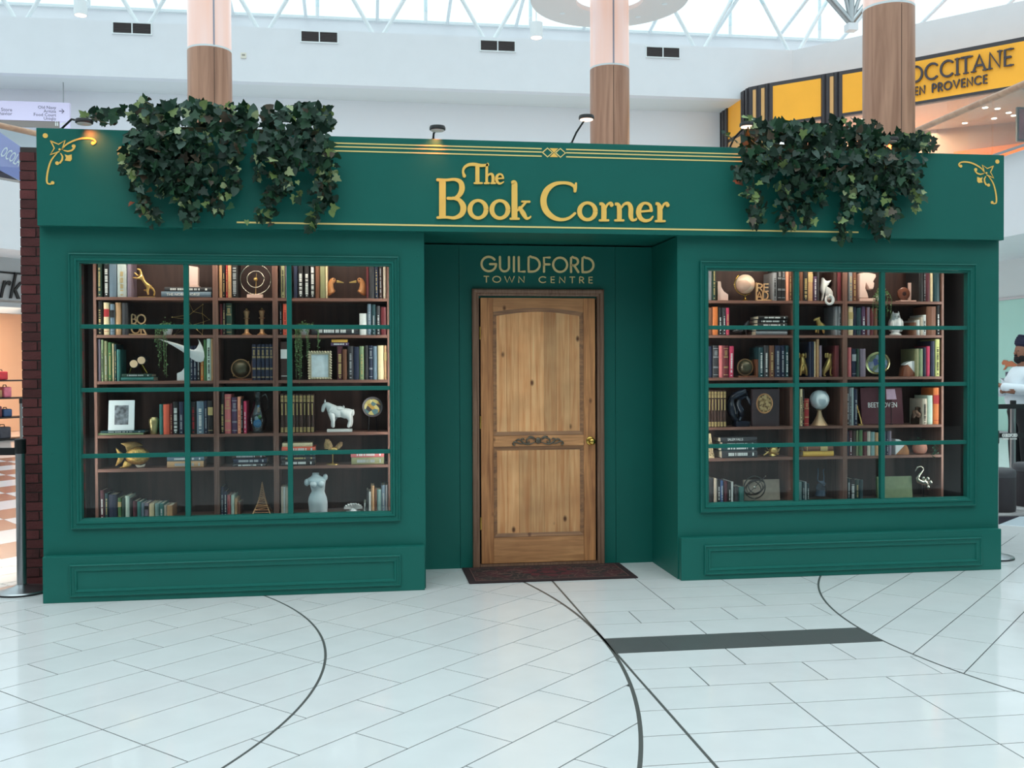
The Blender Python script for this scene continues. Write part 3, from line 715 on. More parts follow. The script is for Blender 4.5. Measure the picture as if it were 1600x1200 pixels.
# ------------------------------------------------------------------ clip lamps on top of the sign
WARM = M('warm_led', (255, 214, 190), .4, emit=1.6); COOLD = M('dim_led', (206, 200, 196), .4)
def lamp(u, v, off, mid, aim, lit, label, e):
    b = P(u, v, .03); b.z = ZT
    t = thing('clip_lamp', label, 'lamp', b, 'clip lamps on the fascia sign')
    MB().lathe([(.055, 0), (.05, .008), (.025, .016), (.012, .024)], b, 16).build('base', DARK, t, smooth=True)
    h = b+Vector(off); neck = [b+Vector((0, 0, .02)), b+Vector(mid), h+Vector((0, .025, .008))]
    MB().tube(neck, .007, 8).build('neck', DARK, t, smooth=True)
    MB().lathe([(.002, .022), (.05, .02), (.054, .01), (.054, -.004), (.046, -.006)], h, 20).build('head', DARK, t, smooth=True)
    MB().lathe([(.044, -.012), (.045, -.0065)], h, 20).build('diffuser', WARM if lit else COOLD, t)
    ld = bpy.data.lights.new('clip_lamp_light', 'SPOT'); ld.energy = e; ld.color = (1, .12, .03); ld.spot_size = math.radians(100); ld.spot_blend = 1; ld.shadow_soft_size = .03
    lo = bpy.data.objects.new('clip_lamp_light', ld); col.objects.link(lo); lo.parent = t
    src = h+Vector((0, -.012, -.022)); lo.location = src-b
    lo.rotation_euler = (P(aim[0], aim[1], SY)-src).to_track_quat('-Z', 'Y').to_euler()
lamp(96, 201, (.18, -.15, .03), (.08, -.06, .07), (150, 226), False, 'small black clip lamp on the sign by the left corner flourish', 9)
lamp(677, 218, (.02, -.125, .06), (.0, -.05, .05), (676, 236), False, 'small black clip lamp standing low on the sign left of centre', 7)
lamp(893, 224, (.085, -.10, .17), (.03, -.02, .09), (908, 260), True, 'black clip lamp with tall gooseneck above the sign centre', .8)
lamp(1140, 230, (.085, -.12, .15), (.03, -.02, .09), (1172, 252), True, 'black gooseneck clip lamp beside the right ivy garland', 7)
lamp(1372, 236, (.03, -.125, .075), (0, -.04, .06), (1375, 262), False, 'small black clip lamp sunk in the right ivy garland', 6)
# ------------------------------------------------------------------ bookcases behind the glass
SYF = .27; SYB = .55
ROWZ = {1: 1.998, 2: 1.741, 3: 1.426, 4: 1.058, 5: .827, 6: .488}
def bookcase(x0, x1, label):
    t = thing('bookcase', label, 'bookcase', ((x0+x1)/2, (SYF+SYB)/2, .38), 'bookcases behind the kiosk windows')
    for a in (x0, x1-.018): MB().box((a+.0003, SYF, .38), (a+.0177, SYB, 2.385)).build('side_panel', SHELF, t)
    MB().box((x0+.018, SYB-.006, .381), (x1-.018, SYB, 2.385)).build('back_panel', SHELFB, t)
    for z in list(ROWZ.values())+[2.384]:
        MB().box((x0+.0182, SYF+.002, z-.020), (x1-.0182, SYB-.0062, z)).build('shelf_board', SHELFH, t)
LB = [-2.22, -1.42, -1.018, -.228]; RB = [1.985, 2.785, 3.180, 3.981]
for B, wn in ((LB, 'left'), (RB, 'right')):
    for i, nm in enumerate(('leftmost', 'narrow middle', 'rightmost')):
        bookcase(B[i], B[i+1], 'tall walnut bookcase, %s of three behind the %s window' % (nm, wn))
LEDM = M('led_bar', (255, 226, 190), .5, emit=3)
for B, wn in ((LB, 'left'), (RB, 'right')):
    t = thing('light_bar', 'slim warm light bar under the ceiling of the %s window' % wn, 'lamp', ((B[0]+B[3])/2, .12, 2.375))
    MB().box((B[0]+.1, .10, 2.375), (B[3]-.1, .14, 2.389)).build('housing', DARK, t)
    MB().box((B[0]+.1, .105, 2.371), (B[3]-.1, .135, 2.3748)).build('diffuser', LEDM, t)
    ld = bpy.data.lights.new('light_bar_light', 'AREA'); ld.shape = 'RECTANGLE'; ld.size = B[3]-B[0]-.3; ld.size_y = .03; ld.energy = 5.0; ld.color = (1, .82, .70)
    lo = bpy.data.objects.new('light_bar_light', ld); col.objects.link(lo); lo.parent = t; lo.location = (0, 0, -.012); lo.rotation_euler = (math.radians(38), 0, 0)

FILL_LED = M('fill_strip_led', (255, 244, 232), .5, emit=3)  # unseen strips added as fill to brighten the shelves
for (xs, wn, sd) in ((-2.345, 'left', 'left'), (-.135, 'left', 'right'), (1.90, 'right', 'left'), (4.10, 'right', 'right')):
    t = thing('fill_strip', 'slim white light strip hidden behind the %s jamb of the %s window' % (sd, wn), 'lamp', (xs, .09, .55))
    MB().box((xs-.012, .085, .55), (xs+.012, .10, 2.25)).build('housing', DARK, t); MB().box((xs-.008, .1002, .56), (xs+.008, .104, 2.24)).build('diffuser', FILL_LED, t)
    ld = bpy.data.lights.new('fill_strip_light', 'AREA'); ld.shape = 'RECTANGLE'; ld.size = .03; ld.size_y = 1.6; ld.energy = 4.2; ld.color = (1, .95, .9)
    lo = bpy.data.objects.new('fill_strip_light', ld); col.objects.link(lo); lo.parent = t; lo.location = (0, .02, .85)
    s = 1 if sd == 'left' else -1; lo.rotation_euler = Vector((s*.95, .32, 0)).to_track_quat('-Z', 'Y').to_euler()
# ------------------------------------------------------------------ books
BC = {'dkgreen': (34, 66, 54), 'green': (74, 116, 68), 'sage': (140, 160, 120), 'mint': (206, 226, 210), 'teal': (62, 128, 122), 'dkteal': (28, 66, 72), 'paleteal': (130, 164, 160),
      'black': (30, 30, 32), 'charcoal': (58, 58, 62), 'grey': (140, 142, 146), 'palegrey': (196, 206, 202), 'bluegrey': (112, 132, 148), 'navy': (32, 42, 68), 'blue': (70, 100, 150),
      'cream': (236, 214, 170), 'white': (232, 232, 228), 'tan': (206, 160, 116), 'brown': (120, 76, 54), 'dkbrown': (66, 44, 38), 'orange': (222, 122, 60), 'coral': (236, 104, 76),
      'red': (176, 48, 52), 'dkred': (104, 34, 40), 'maroon': (92, 40, 52), 'pink': (222, 120, 120), 'crimson': (206, 60, 96), 'purple': (92, 66, 98), 'mauve': (140, 124, 140), 'yellow': (244, 190, 84),
      'olive': (146, 146, 106), 'peach': (238, 160, 128), 'lime': (212, 214, 136), 'beige': (214, 198, 178)}
CN = {'dkgreen': 'dark green', 'paleteal': 'pale teal', 'dkteal': 'dark teal', 'palegrey': 'pale grey', 'bluegrey': 'blue-grey', 'dkbrown': 'dark brown', 'dkred': 'dark red', 'navy': 'navy blue', 'mint': 'mint white', 'lime': 'yellow-green'}
for kk, c in BC.items(): M('cloth_'+kk, c, .55, noise=.08, nscale=30)
PAGE = M('page_edges', (226, 212, 186), .9, noise=.06, nscale=200)
FOIL = {'g': M('gold_foil', (218, 190, 130), .4, .3), 's': M('silver_foil', (196, 198, 200), .4, .4), 'w': M('white_print', (236, 236, 232), .7), 'r': M('red_print', (170, 40, 44), .7), 'k': M('black_print', (28, 26, 28), .7)}
ORD = 'first second third fourth fifth sixth seventh eighth ninth tenth eleventh twelfth thirteenth fourteenth fifteenth sixteenth seventeenth eighteenth nineteenth twentieth'.split()
def book(cen, th, ht, dp, colr, style, label, group, lying=False, tilt=0.0):
    """cen: the point at the middle of the spine foot (or of the underside for a lying book); th thickness, ht height, dp depth."""
    mp = (lambda a, y, h: (cen[0]+a, cen[1]+y, cen[2]+h)) if not lying else (lambda a, y, h: (cen[0]+h-ht/2, cen[1]+y, cen[2]+a+th/2))
    mtx = Matrix.Translation(cen) @ Matrix.Rotation(tilt, 4, 'Y') @ Matrix.Translation(-Vector(cen)) if tilt else None
    bt = min(.003, th*.16); bul = min(.005, th*.16)
    arc = [(-th/2, .003), (-th/2*.7, -bul*.6+.001), (0, -bul), (th/2*.7, -bul*.6+.001), (th/2, .003)]
    mb = MB(); vs = []
    out = arc+[(th/2, dp), (th/2-bt, dp), (th/2-bt, .006), (-th/2+bt, .006), (-th/2+bt, dp), (-th/2, dp)]
    n = len(out)
    for h in (0, ht): vs += [mp(a, y, h) for a, y in out]
    fs = [(i, (i+1) % n, (i+1) % n+n, i+n) for i in range(n)]+[tuple(range(n)), tuple(range(2*n-1, n-1, -1))]
    mb.add(vs, fs)
    if mtx: mb.xform(mtx)
    b = mb.build('book', MATS['cloth_'+colr], origin=cen); tag(b, label, 'book', group)
    pg = MB(); a0, a1 = -th/2+bt*1.02, th/2-bt*1.02; ins = min(.004, ht*.03)
    vs = [mp(a, y, h) for h in (ins, ht-ins) for a, y in ((a0, .0062), (a1, .0062), (a1, dp-.004), (a0, dp-.004))]
    pg.add(vs, [(0, 1, 2, 3), (4, 5, 6, 7), (0, 1, 5, 4), (1, 2, 6, 5), (2, 3, 7, 6), (3, 0, 4, 7)])
    if mtx: pg.xform(mtx)
    pg.build('pages', PAGE, b)
    if style:
        k = style[0]; fk = style[1] if len(style) > 1 else 'g'; pr = MB(); e = .0012
        def patch(h0, h1, wf, off=0):
            aw = th*.5*wf
            pts = [(-aw, -bul*(1-.55*min(1, wf)**2)-e), (0, -bul-e), (aw, -bul*(1-.55*min(1, wf)**2)-e)]
            vs = [mp(a+off*th, y, h) for h in (h0*ht, h1*ht) for a, y in pts]
            back = [mp(a+off*th, 0.001, h) for h in (h0*ht, h1*ht) for a, y in pts]
            pr.add(vs+back, [(0, 1, 4, 3), (1, 2, 5, 4), (6, 9, 10, 7), (7, 10, 11, 8), (0, 3, 9, 6), (2, 8, 11, 5), (0, 6, 7, 1), (1, 7, 8, 2), (3, 4, 10, 9), (4, 5, 11, 10)])
        rr = random.Random(int(cen[0]*9973+cen[2]*7919))
        if k == 't' or k == 'T':
            h = .16 if k == 't' else .1; end = .62+rr.random()*.25
            while h < end:
                l = .012+rr.random()*.022; patch(h, h+l, .34 if k == 't' else .55, 0); h += l+.010+(.03 if rr.random() < .18 else 0)
            patch(.05, .075, .3)
        elif k == 'b':
            for h in (.08, .30, .33, .62, .65, .9): patch(h, h+.014, .86)
            for i in range(4): patch(.70+i*.04, .718+i*.04, .5)
        elif k == 'l': patch(.56, .80, .92); patch(.10, .115, .8)
        elif k == 'e':
            for h in (.02, .05, .085, .12): patch(h, h+.02, .8)
            for h in (.80, .83, .865, .905, .94): patch(h, h+.02, .8)
            for i in range(9): patch(.46+i*.034, .485+i*.034, .36)
        elif k == 'h':     # lying titles: one line of dashes
            h = .12+rr.random()*.1
            while h < .72:
                l = .010+rr.random()*.026; patch(h, h+l, .42); h += l+.008+(.025 if rr.random() < .2 else 0)
            patch(.86, .90, .45)
        if mtx: pr.xform(mtx)
        pr.build('spine_print', FOIL[fk], b)
    return b
CNT = [0]
SIDE = {1: 'left', 2: 'middle', 3: 'right'}
ROWN = {1: 'top', 2: 'second', 3: 'third', 4: 'fourth', 5: 'fifth', 6: 'bottom'}
def shelf_books(win, bay, row, items, dp=.17):
    """items: (u0, u1, v of the top or None, colour, style[, lean])"""
    zb = ROWZ[row]; B = LB if win == 'left' else RB; xa, xb = B[bay-1]+.019, B[bay]-.019
    prev = xa
    for i, it in enumerate(items):
        u0, u1, vt, c, st = it[:5]; lean = it[5] if len(it) > 5 else 0
        vm = {1: 445, 2: 500, 3: 565, 4: 650, 5: 700, 6: 785}[row]; ys = SYF+.012+.012*R.random()
        a = max(P(u0, vm, ys).x, prev+.0006); b = min(P(u1, vm, ys).x, xb)
        if b-a < .006: continue
        prev = b
        zt = P((u0+u1)/2, vt, ys).z if vt else zb+.25+.02*R.random()
        ht = max(.06, zt-zb)
        if row > 1: ht = min(ht, ROWZ[row-1]-.026-zb)
        lb = '%s book, %s from left, %s shelf, %s bookcase of %s window' % (CN.get(c, c), ORD[i], ROWN[row], SIDE[bay], win)
        book(Vector(((a+b)/2, ys, zb+.0006)), b-a-.0006, ht, min(dp+.05*R.random(), SYB-.012-ys), c, st, lb, 'books standing on the display shelves', tilt=lean)
def pile(win, bay, row, items, zb=None, dp=.17, what='pile on'):
    """lying books bottom first: (u0, u1, v top, colour, style)"""
    z = (zb or ROWZ[row])+.0006
    for i, (u0, u1, vt, c, st) in enumerate(items):
        ys = SYF+.012+.01*R.random(); a, b = P(u0, vt, ys).x, P(u1, vt, ys).x; zt = P((u0+u1)/2, vt, ys).z
        th = max(.014, zt-z)
        pos = ['bottom', 'second lowest', 'third lowest', 'fourth lowest', 'fifth lowest'][i] if len(items) > 1 and i < len(items)-1 else ('top' if len(items) > 1 else 'only')
        lb = '%s book lying %s of the %s %s shelf, %s bookcase, %s window' % (CN.get(c, c), pos, what, ROWN[row], SIDE[bay], win)
        book(Vector(((a+b)/2, ys, z)), th-.0006, b-a, dp, c, st, lb, 'books lying in piles on the display shelves', lying=True); z += th
    return z
N = None
# left window
shelf_books('left', 1, 1, [(151.7, 159.3, N, 'dkgreen', 't'), (162.5, 170, N, 'black', 'Tw'), (170.5, 182, N, 'bluegrey', ''), (183, 197.7, N, 'palegrey', 't'), (199, 205, N, 'mauve', '')])
z = pile('left', 1, 1, [(252, 330, 455.5, 'bluegrey', ''), (257, 331, 448.5, 'charcoal', 'hw')])
shelf_books('left', 2, 1, [(342, 347, N, 'tan', ''), (347.5, 352, N, 'black', 't'), (353, 355.7, N, 'red', 't'), (356, 361.5, N, 'tan', 't'), (362, 371, N, 'black', 'Ts')])
shelf_books('left', 3, 1, [(437, 438.8, N, 'charcoal', ''), (439, 445, N, 'olive', 'tk'), (446, 451.5, N, 'mauve', 't'), (459, 465, N, 'navy', ''), (466, 473.5, N, 'black', 'Tw'), (475.5, 483, N, 'black', 'Tw'), (484.7, 492, N, 'black', 'Tw'),
    (493, 500, N, 'brown', ''), (500.3, 508, N, 'olive', ''), (508.5, 511.7, N, 'cream', ''), (572.5, 576, N, 'dkred', ''), (577, 585, N, 'charcoal', ''), (585.5, 591, N, 'navy', 't'), (592, 597, N, 'dkbrown', 'ts'), (598.5, 605, N, 'beige', '')])
shelf_books('left', 1, 2, [(152, 160, 469.5, 'black', 't'), (162, 171, 473, 'cream', 'lr'), (172, 179, 475, 'bluegrey', 'lk'), (180, 189.5, 473, 'tan', ''), (190.7, 199.4, 473.5, 'charcoal', '')])
shelf_books('left', 2, 2, [(343.5, 347.5, 475, 'dkred', ''), (348, 352, 475, 'black', 't'), (353, 362, 474, 'dkgreen', 'b')])
shelf_books('left', 3, 2, [(436.5, 440.8, 474, 'black', 'ts'), (442, 449, 475, 'coral', 'tr'), (561.5, 573.5, 490, 'white', ''), (574, 579.7, 475, 'bluegrey', 'ts'), (580.5, 587, 476, 'dkteal', 'ts'), (588, 594, 478, 'charcoal', 'tw'), (595, 605.5, 480, 'dkred', '')])
pile('left', 3, 2, [(487, 560, 511.5, 'charcoal', 'hw')])
shelf_books('left', 1, 3, [(152, 157, 530, 'mauve', ''), (158, 162, 531, 'sage', 'tk'), (163, 168, 533, 'olive', 'ts'), (169, 174.7, 535, 'green', 't'), (175.5, 178, 537, 'cream', ''), (179, 182, 538, 'dkteal', 't'), (182.5, 187.2, 546, 'teal', ''),
    (297, 301.5, 541, 'navy', 'ts'), (302, 307, 540, 'navy', 'ts'), (307.5, 312.3, 541, 'black', 'ts'), (313, 318, 545, 'orange', 't'), (318.2, 322.7, 531, 'green', ''), (323, 329.6, 528, 'mint', 'tk'), (330, 333, 529, 'tan', '')])
z3 = pile('left', 1, 3, [(189, 240, 589, 'teal', ''), (190, 237, 584, 'dkgreen', 'hs')])
shelf_books('left', 2, 3, [(393.8, 400, 538, 'navy', 'b'), (401, 407.3, 538, 'navy', 'b'), (407.8, 414, 538, 'navy', 'b'), (414.6, 420.8, 538, 'navy', 'b'), (421.4, 427.4, 538, 'navy', 'b')])
shelf_books('left', 3, 3, [(438, 452.6, 534, 'dkbrown', 'lw'), (527, 535, 541, 'maroon', 'Tg'), (535.5, 542, 546, 'brown', ''), (543.5, 552, 541, 'charcoal', 'ts'), (552.5, 561, 542, 'navy', ''), (561.6, 568.7, 541, 'sage', 't'), (570, 576, 540, 'charcoal', ''), (576.3, 582.5, 540, 'navy', 'bs'), (583, 589, 541, 'bluegrey', ''), (590, 599.5, 540, 'cream', ''), (600, 605.5, 540, 'tan', 'l')])
pile('left', 3, 3, [(517, 545, 535, 'purple', 'hw'), (518, 543, 530, 'yellow', '')], zb=P(530, 540.5, .28).z, what='heap over books on')
shelf_books('left', 1, 4, [(249, 254.4, 632, 'teal', ''), (255, 265, 632, 'coral', ''), (265.7, 269.6, 631, 'dkred', 't'), (270, 278.6, 628, 'black', 'Tw'), (279.7, 286.5, 628, 'navy', 'ts'), (287, 297, 628, 'charcoal', ''), (298, 306.3, 628, 'black', 'tr'), (307, 318.6, 627, 'bluegrey', 'tw'), (319, 324.3, 626, 'navy', 'ts'), (324.6, 333, 626, 'black', 'l')])
z4 = pile('left', 1, 4, [(153, 224, 679, 'sage', ''), (157, 226, 673, 'dkteal', 'hs')])
shelf_books('left', 2, 4, [(345, 350, 613, 'black', 'Tg'), (351, 361, 616, 'pink', 'b'), (362, 370.8, 621, 'purple', 'bs'), (371.3, 376, 620, 'peach', 'tr'), (376.3, 379.5, 624, 'black', 'ts'), (380.5, 385, 627, 'crimson', 'tw')])
shelf_books('left', 3, 4, [(438+i*5.9, 443.5+i*5.9, 616, 'dkbrown', 'e') for i in range(9)])
pile('left', 1, 5, [(261, 318, 720.5, 'tan', 'hs'), (261, 319, 713.5, 'bluegrey', 'hw'), (262, 317, 706, 'charcoal', 'hw')])
pile('left', 2, 5, [(363, 415, 724.5, 'charcoal', 'hw'), (364, 417, 716, 'navy', 'hs'), (362, 414, 710.5, 'dkbrown', 'hs')])
pile('left', 3, 5, [(440, 492, 719, 'black', 'hw'), (438, 493, 713, 'charcoal', 'hg'), (440, 492, 706, 'dkteal', 'hs'), (440, 493, 698, 'coral', 'hw'), (441, 488, 692, 'cream', '')])
pile('left', 3, 5, [(549, 600, 714.5, 'olive', 'hs'), (548, 600, 706.5, 'pink', 'hw')], what='right pile on')
shelf_books('left', 1, 6, [(156, 163, 766, 'maroon', 'tw'), (164, 169, 771, 'dkteal', 't'), (170, 182.5, 773, 'navy', ''), (184, 190, 778, 'green', 'l'), (190.6, 195, 778, 'dkgreen', ''), (195.4, 202.5, 775, 'mint', ''), (203, 207, 779, 'black', ''), (207.5, 214, 783, 'maroon', ''), (214.3, 220, 784, 'teal', ''), (220.6, 225, 786, 'bluegrey', ''), (225.6, 232, 786, 'mauve', 'lk'), (233, 240.6, 787, 'cream', ''), (242, 248.7, 787, 'paleteal', ''), (249, 255.6, 787, 'teal', 'tw'), (256, 260.6, 790, 'beige', ''), (261, 269, 790, 'tan', '')])
shelf_books('left', 2, 6, [(345, 349.4, 761, 'navy', 'ts'), (350, 354.4, 768, 'navy', 'tw'), (355, 360, 774, 'pink', 'tr'), (361, 366, 774, 'mint', ''), (366.5, 370.6, 779, 'tan', ''), (371, 375, 785, 'brown', '')])
shelf_books('left', 3, 6, [(439, 442.3, 761, 'beige', ''), (442.6, 446, 761, 'white', ''), (446.3, 450, 762, 'beige', ''), (450.3, 455, 761, 'white', ''), (568.7, 572, 786, 'white', 'tk'), (573, 575.6, 766, 'charcoal', ''), (576, 579.5, 768, 'white', ''), (580, 585, 759, 'tan', ''), (585.6, 588.7, 764, 'brown', ''), (589, 595.6, 765, 'paleteal', ''), (596, 601.8, 758, 'bluegrey', 'ts'), (602.2, 606, 758, 'grey', '')])
# right window
shelf_books('right', 1, 1, [(1107, 1112.5, N, 'grey', ''), (1113, 1118.5, N, 'dkgreen', 't'), (1207.5, 1214, 426, 'grey', 'tk'), (1215, 1221, N, 'black', 'bs'), (1221.3, 1227.3, N, 'black', 'bs'), (1228, 1232.6, N, 'peach', ''), (1233.4, 1237, N, 'brown', 't')])
shelf_books('right', 2, 1, [(1247, 1249.3, N, 'charcoal', 't'), (1249.6, 1255, N, 'brown', ''), (1255.5, 1262, N, 'black', 'Tg'), (1262.6, 1270, N, 'tan', 'l'), (1271, 1276.7, 432, 'purple', 'tw'), (1277, 1280, N, 'charcoal', ''), (1303, 1308, N, 'dkbrown', ''), (1308.4, 1314.5, N, 'dkred', '')])
shelf_books('right', 3, 1, [(1326, 1332, N, 'grey', 't'), (1332.3, 1338, N, 'brown', 'tg'), (1436, 1443, N, 'black', ''), (1443.4, 1446.4, N, 'charcoal', 'ts'), (1446.8, 1453.2, N, 'maroon', ''), (1453.6, 1457.6, N, 'cream', ''), (1459, 1468.5, N, 'dkteal', '')])
shelf_books('right', 1, 2, [(1108, 1113.2, 481, 'brown', ''), (1113.7, 1122, 479.5, 'orange', ''), (1123, 1128, 481, 'black', 'tw'), (1129, 1134.2, 481, 'charcoal', 'tw'), (1134.7, 1139.6, 481, 'crimson', 't')])
pile('right', 1, 2, [(1181, 1230, 517, 'grey', ''), (1182, 1231, 511.5, 'charcoal', ''), (1184, 1230, 505, 'black', 'hw'), (1184, 1230, 499, 'black', 'hw'), (1185, 1231, 493.5, 'black', 'hw'), (1182, 1230, 487, 'peach', '')][:5]+[])
shelf_books('right', 2, 2, [(1305, 1309.3, 479, 'grey', ''), (1310, 1314.6, 479, 'grey', 'tk')])
shelf_books('right', 3, 2, [(1325.6, 1333, 479, 'cream', 'l'), (1333.4, 1338.2, 480, 'navy', ''), (1338.7, 1345.5, 481, 'dkteal', ''), (1346, 1352.7, 479, 'purple', 'tw'), (1353, 1354.8, 480, 'dkred', ''), (1355, 1359.2, 480, 'mauve', ''), (1359.5, 1365, 482, 'dkred', ''), (1365.3, 1371, 482, 'brown', ''), (1426, 1432, 504, 'brown', ''), (1432.3, 1437.4, 500, 'white', ''), (1437.7, 1442, 496, 'beige', ''), (1442.3, 1447, 492, 'white', 'tk'), (1447.7, 1462.5, 479, 'brown', ''), (1463, 1468.6, 477, 'black', 'tw')])
shelf_books('right', 1, 3, [(1107.6, 1113, 541, 'navy', ''), (1114, 1123, 540, 'charcoal', 'bs'), (1123.6, 1130, 540, 'pink', ''), (1130.3, 1138, 540, 'dkred', 'b'), (1138.6, 1146, 541, 'crimson', 'tw', .02), (1186, 1193, 543, 'dkteal', 'tw'), (1194, 1201, 540, 'charcoal', 'tw'), (1202, 1210, 540, 'brown', 'tg'), (1211, 1219.6, 540, 'navy', 'ts'), (1220, 1226, 540, 'navy', 'ts'), (1226.6, 1232.6, 540, 'dkteal', 'tw')])
shelf_books('right', 2, 3, [(1264, 1268.2, 534, 'navy', ''), (1268.5, 1272.2, 534, 'navy', ''), (1272.6, 1274.4, 534, 'cream', ''), (1276, 1280, 530, 'tan', ''), (1280.5, 1284.2, 540, 'mauve', ''), (1305, 1311, 540, 'dkred', '')])
shelf_books('right', 3, 3, [(1325, 1330.4, 543, 'pink', ''), (1331, 1337.6, 545, 'navy', 'ls'), (1338, 1342.6, 545, 'dkgreen', ''), (1344, 1352.7, 545, 'mauve', ''), (1430, 1436, 545, 'olive', ''), (1436.3, 1442, 545, 'sage', ''), (1442.6, 1447, 543, 'navy', ''), (1447.5, 1453, 541, 'crimson', ''), (1453.6, 1460.6, 533, 'navy', ''), (1461, 1468.5, 530, 'lime', 'tk')])
shelf_books('right', 1, 4, [(1106.5+i*4.75, 1110.9+i*4.75, 610, 'dkbrown', 'e') for i in range(6)])
shelf_books('right', 2, 4, [(1246, 1249.2, 607, 'dkteal', 'tw'), (1249.7, 1254, 608, 'cream', 'tk'), (1254.3, 1256.6, 608, 'charcoal', 't'), (1257, 1264, 623, 'red', 'b')])
shelf_books('right', 3, 4, [(1323.6, 1326.4, 606, 'dkbrown', 'tw'), (1327, 1330.5, 606, 'grey', 'tk'), (1331, 1334, 606, 'palegrey', ''), (1334.4, 1340, 608, 'navy', 'ts'), (1441, 1448.6, 623, 'beige', 'tk'), (1449, 1457.4, 618, 'mint', ''), (1458, 1468.5, 606, 'orange', 'lr')])
pile('right', 1, 5, [(1128, 1183, 704, 'charcoal', 'hw'), (1127, 1183, 697, 'dkteal', 'hw'), (1129, 1182, 690.5, 'black', 'hw'), (1126, 1183, 683, 'charcoal', '')])
pile('right', 2, 5, [(1255, 1302.5, 704.7, 'yellow', ''), (1256, 1302, 697, 'brown', 'lg')])
shelf_books('right', 3, 5, [(1324, 1326.6, 674, 'navy', ''), (1327, 1331.5, 673, 'maroon', 'tw'), (1332, 1337.4, 674, 'dkbrown', ''), (1338, 1341.4, 673, 'olive', ''), (1342, 1348, 672, 'green', ''), (1349, 1354.7, 675, 'dkred', ''), (1355.2, 1360.4, 674, 'beige', ''), (1361, 1367, 675, 'paleteal', ''), (1367.6, 1372.6, 676, 'tan', ''), (1380, 1384.5, 674, 'navy', ''), (1385, 1388, 674, 'navy', 'ts'), (1388.4, 1393, 674, 'mauve', '')])
shelf_books('right', 1, 6, [(1108, 1115, 747, 'charcoal', ''), (1116, 1120.7, 748, 'beige', ''), (1121, 1125.6, 750, 'black', 'tw'), (1126, 1130.3, 751, 'blue', 'tw'), (1131, 1137, 752, 'maroon', ''), (1138, 1142, 753, 'black', 'tw'), (1142.3, 1146, 753, 'white', ''), (1148, 1153.6, 760, 'charcoal', ''), (1154, 1162.5, 761, 'teal', '')])
shelf_books('right', 2, 6, [(1246.4, 1247.9, 744, 'white', ''), (1248.3, 1253, 753, 'paleteal', ''), (1253.3, 1257.6, 753, 'dkteal', 'ts'), (1258, 1260.4, 753, 'white', ''), (1260.7, 1264.4, 756, 'dkteal', 'tw')])
shelf_books('right', 3, 6, [(1324, 1328.4, 748, 'dkteal', 'tw'), (1329, 1336, 748, 'black', 'Tw'), (1336.4, 1342.4, 750, 'dkgreen', 't'), (1342.8, 1348.6, 750, 'dkteal', '')])
# printed titles that can be read
def title(s, u0, u1, v, mat='w', h=.016, dy=-.008):
    b = min((o for o in bpy.data.objects if o.name.startswith('book') and o.parent is None and o.type == 'MESH'), key=lambda o: (o.location.x-P((u0+u1)/2, v, .285).x)**2+(o.location.z+.012-P((u0+u1)/2, v, .285).z)**2)
    a, c = P(u0, v, .28), P(u1, v, .28); text(s, 'title', FOIL[mat], b, a.x, b.location.y-.0075, a.z-h/2, h*1.35, width=c.x-a.x)
title('THE NOBLE HORSE', 260, 312, 459.8, h=.020); title('SALEM FALLS', 1137, 1161, 686.6, h=.020)
# ------------------------------------------------------------------ ornaments on the shelves
YO = .35
def cp(org, k, pts, y=YO): return [(lambda p: (p.x, p.z))(P(org[0]+a/k, org[1]+b/k, y)) for a, b in pts]
def rest(poly, zb):
    m = min(p[1] for p in poly); return [(x, z-m+zb) for x, z in poly]
def pxm(y=YO): return (CD+y)/F_PX*1.0
GOLDM = M('polished_gold', (240, 200, 122), .3, .75); BRONZEM = M('antique_bronze', (204, 154, 110), .4, .5); SILV = M('silver', (220, 216, 200), .25, 1)
PORC = M('white_porcelain', (238, 238, 236), .3); PINKS = M('pink_stone', (238, 206, 194), .6, noise=.04, nscale=20); IRON = M('dark_iron', (44, 44, 48), .4, .7)
LWOOD = wood('light_wood', (222, 186, 140), (196, 154, 108), .6, (30, 30, 3), .05); DWOOD = wood('reddish_wood', (150, 92, 64), (112, 62, 42), .5, (30, 30, 3), .05)
LEAFD = M('trailing_leaf', (112, 142, 92), .6, noise=.2, nscale=40); POTG = M('grey_ceramic', (196, 200, 202), .5)
CLEAR = glass('clear_glass', (225, 235, 238), 1, 1.5)
def orn(name, label, cat, u, v, row=None, z=None, y=YO):
    p = P(u, v, y); p.z = (ROWZ[row]+.0006 if row else z); return thing(name, label, cat, p)
def figure(t, org, k, nodes, edges, mat, zb, name='body', y=YO, sub=2):
    """nodes: (crop x, crop y, radius px[, dy metres])"""
    out = []
    for n in nodes:
        p = P(org[0]+n[0]/k, org[1]+n[1]/k, y); out.append([p.x, y+(n[3] if len(n) > 3 else 0), p.z, n[2]/k*pxm()*1.16])
    for q in out: q[2] = max(q[2], zb+q[3]*.8)
    return skin(name, out, edges, mat, t, sub)
def chain(*ids): return [(ids[i], ids[i+1]) for i in range(len(ids)-1)]

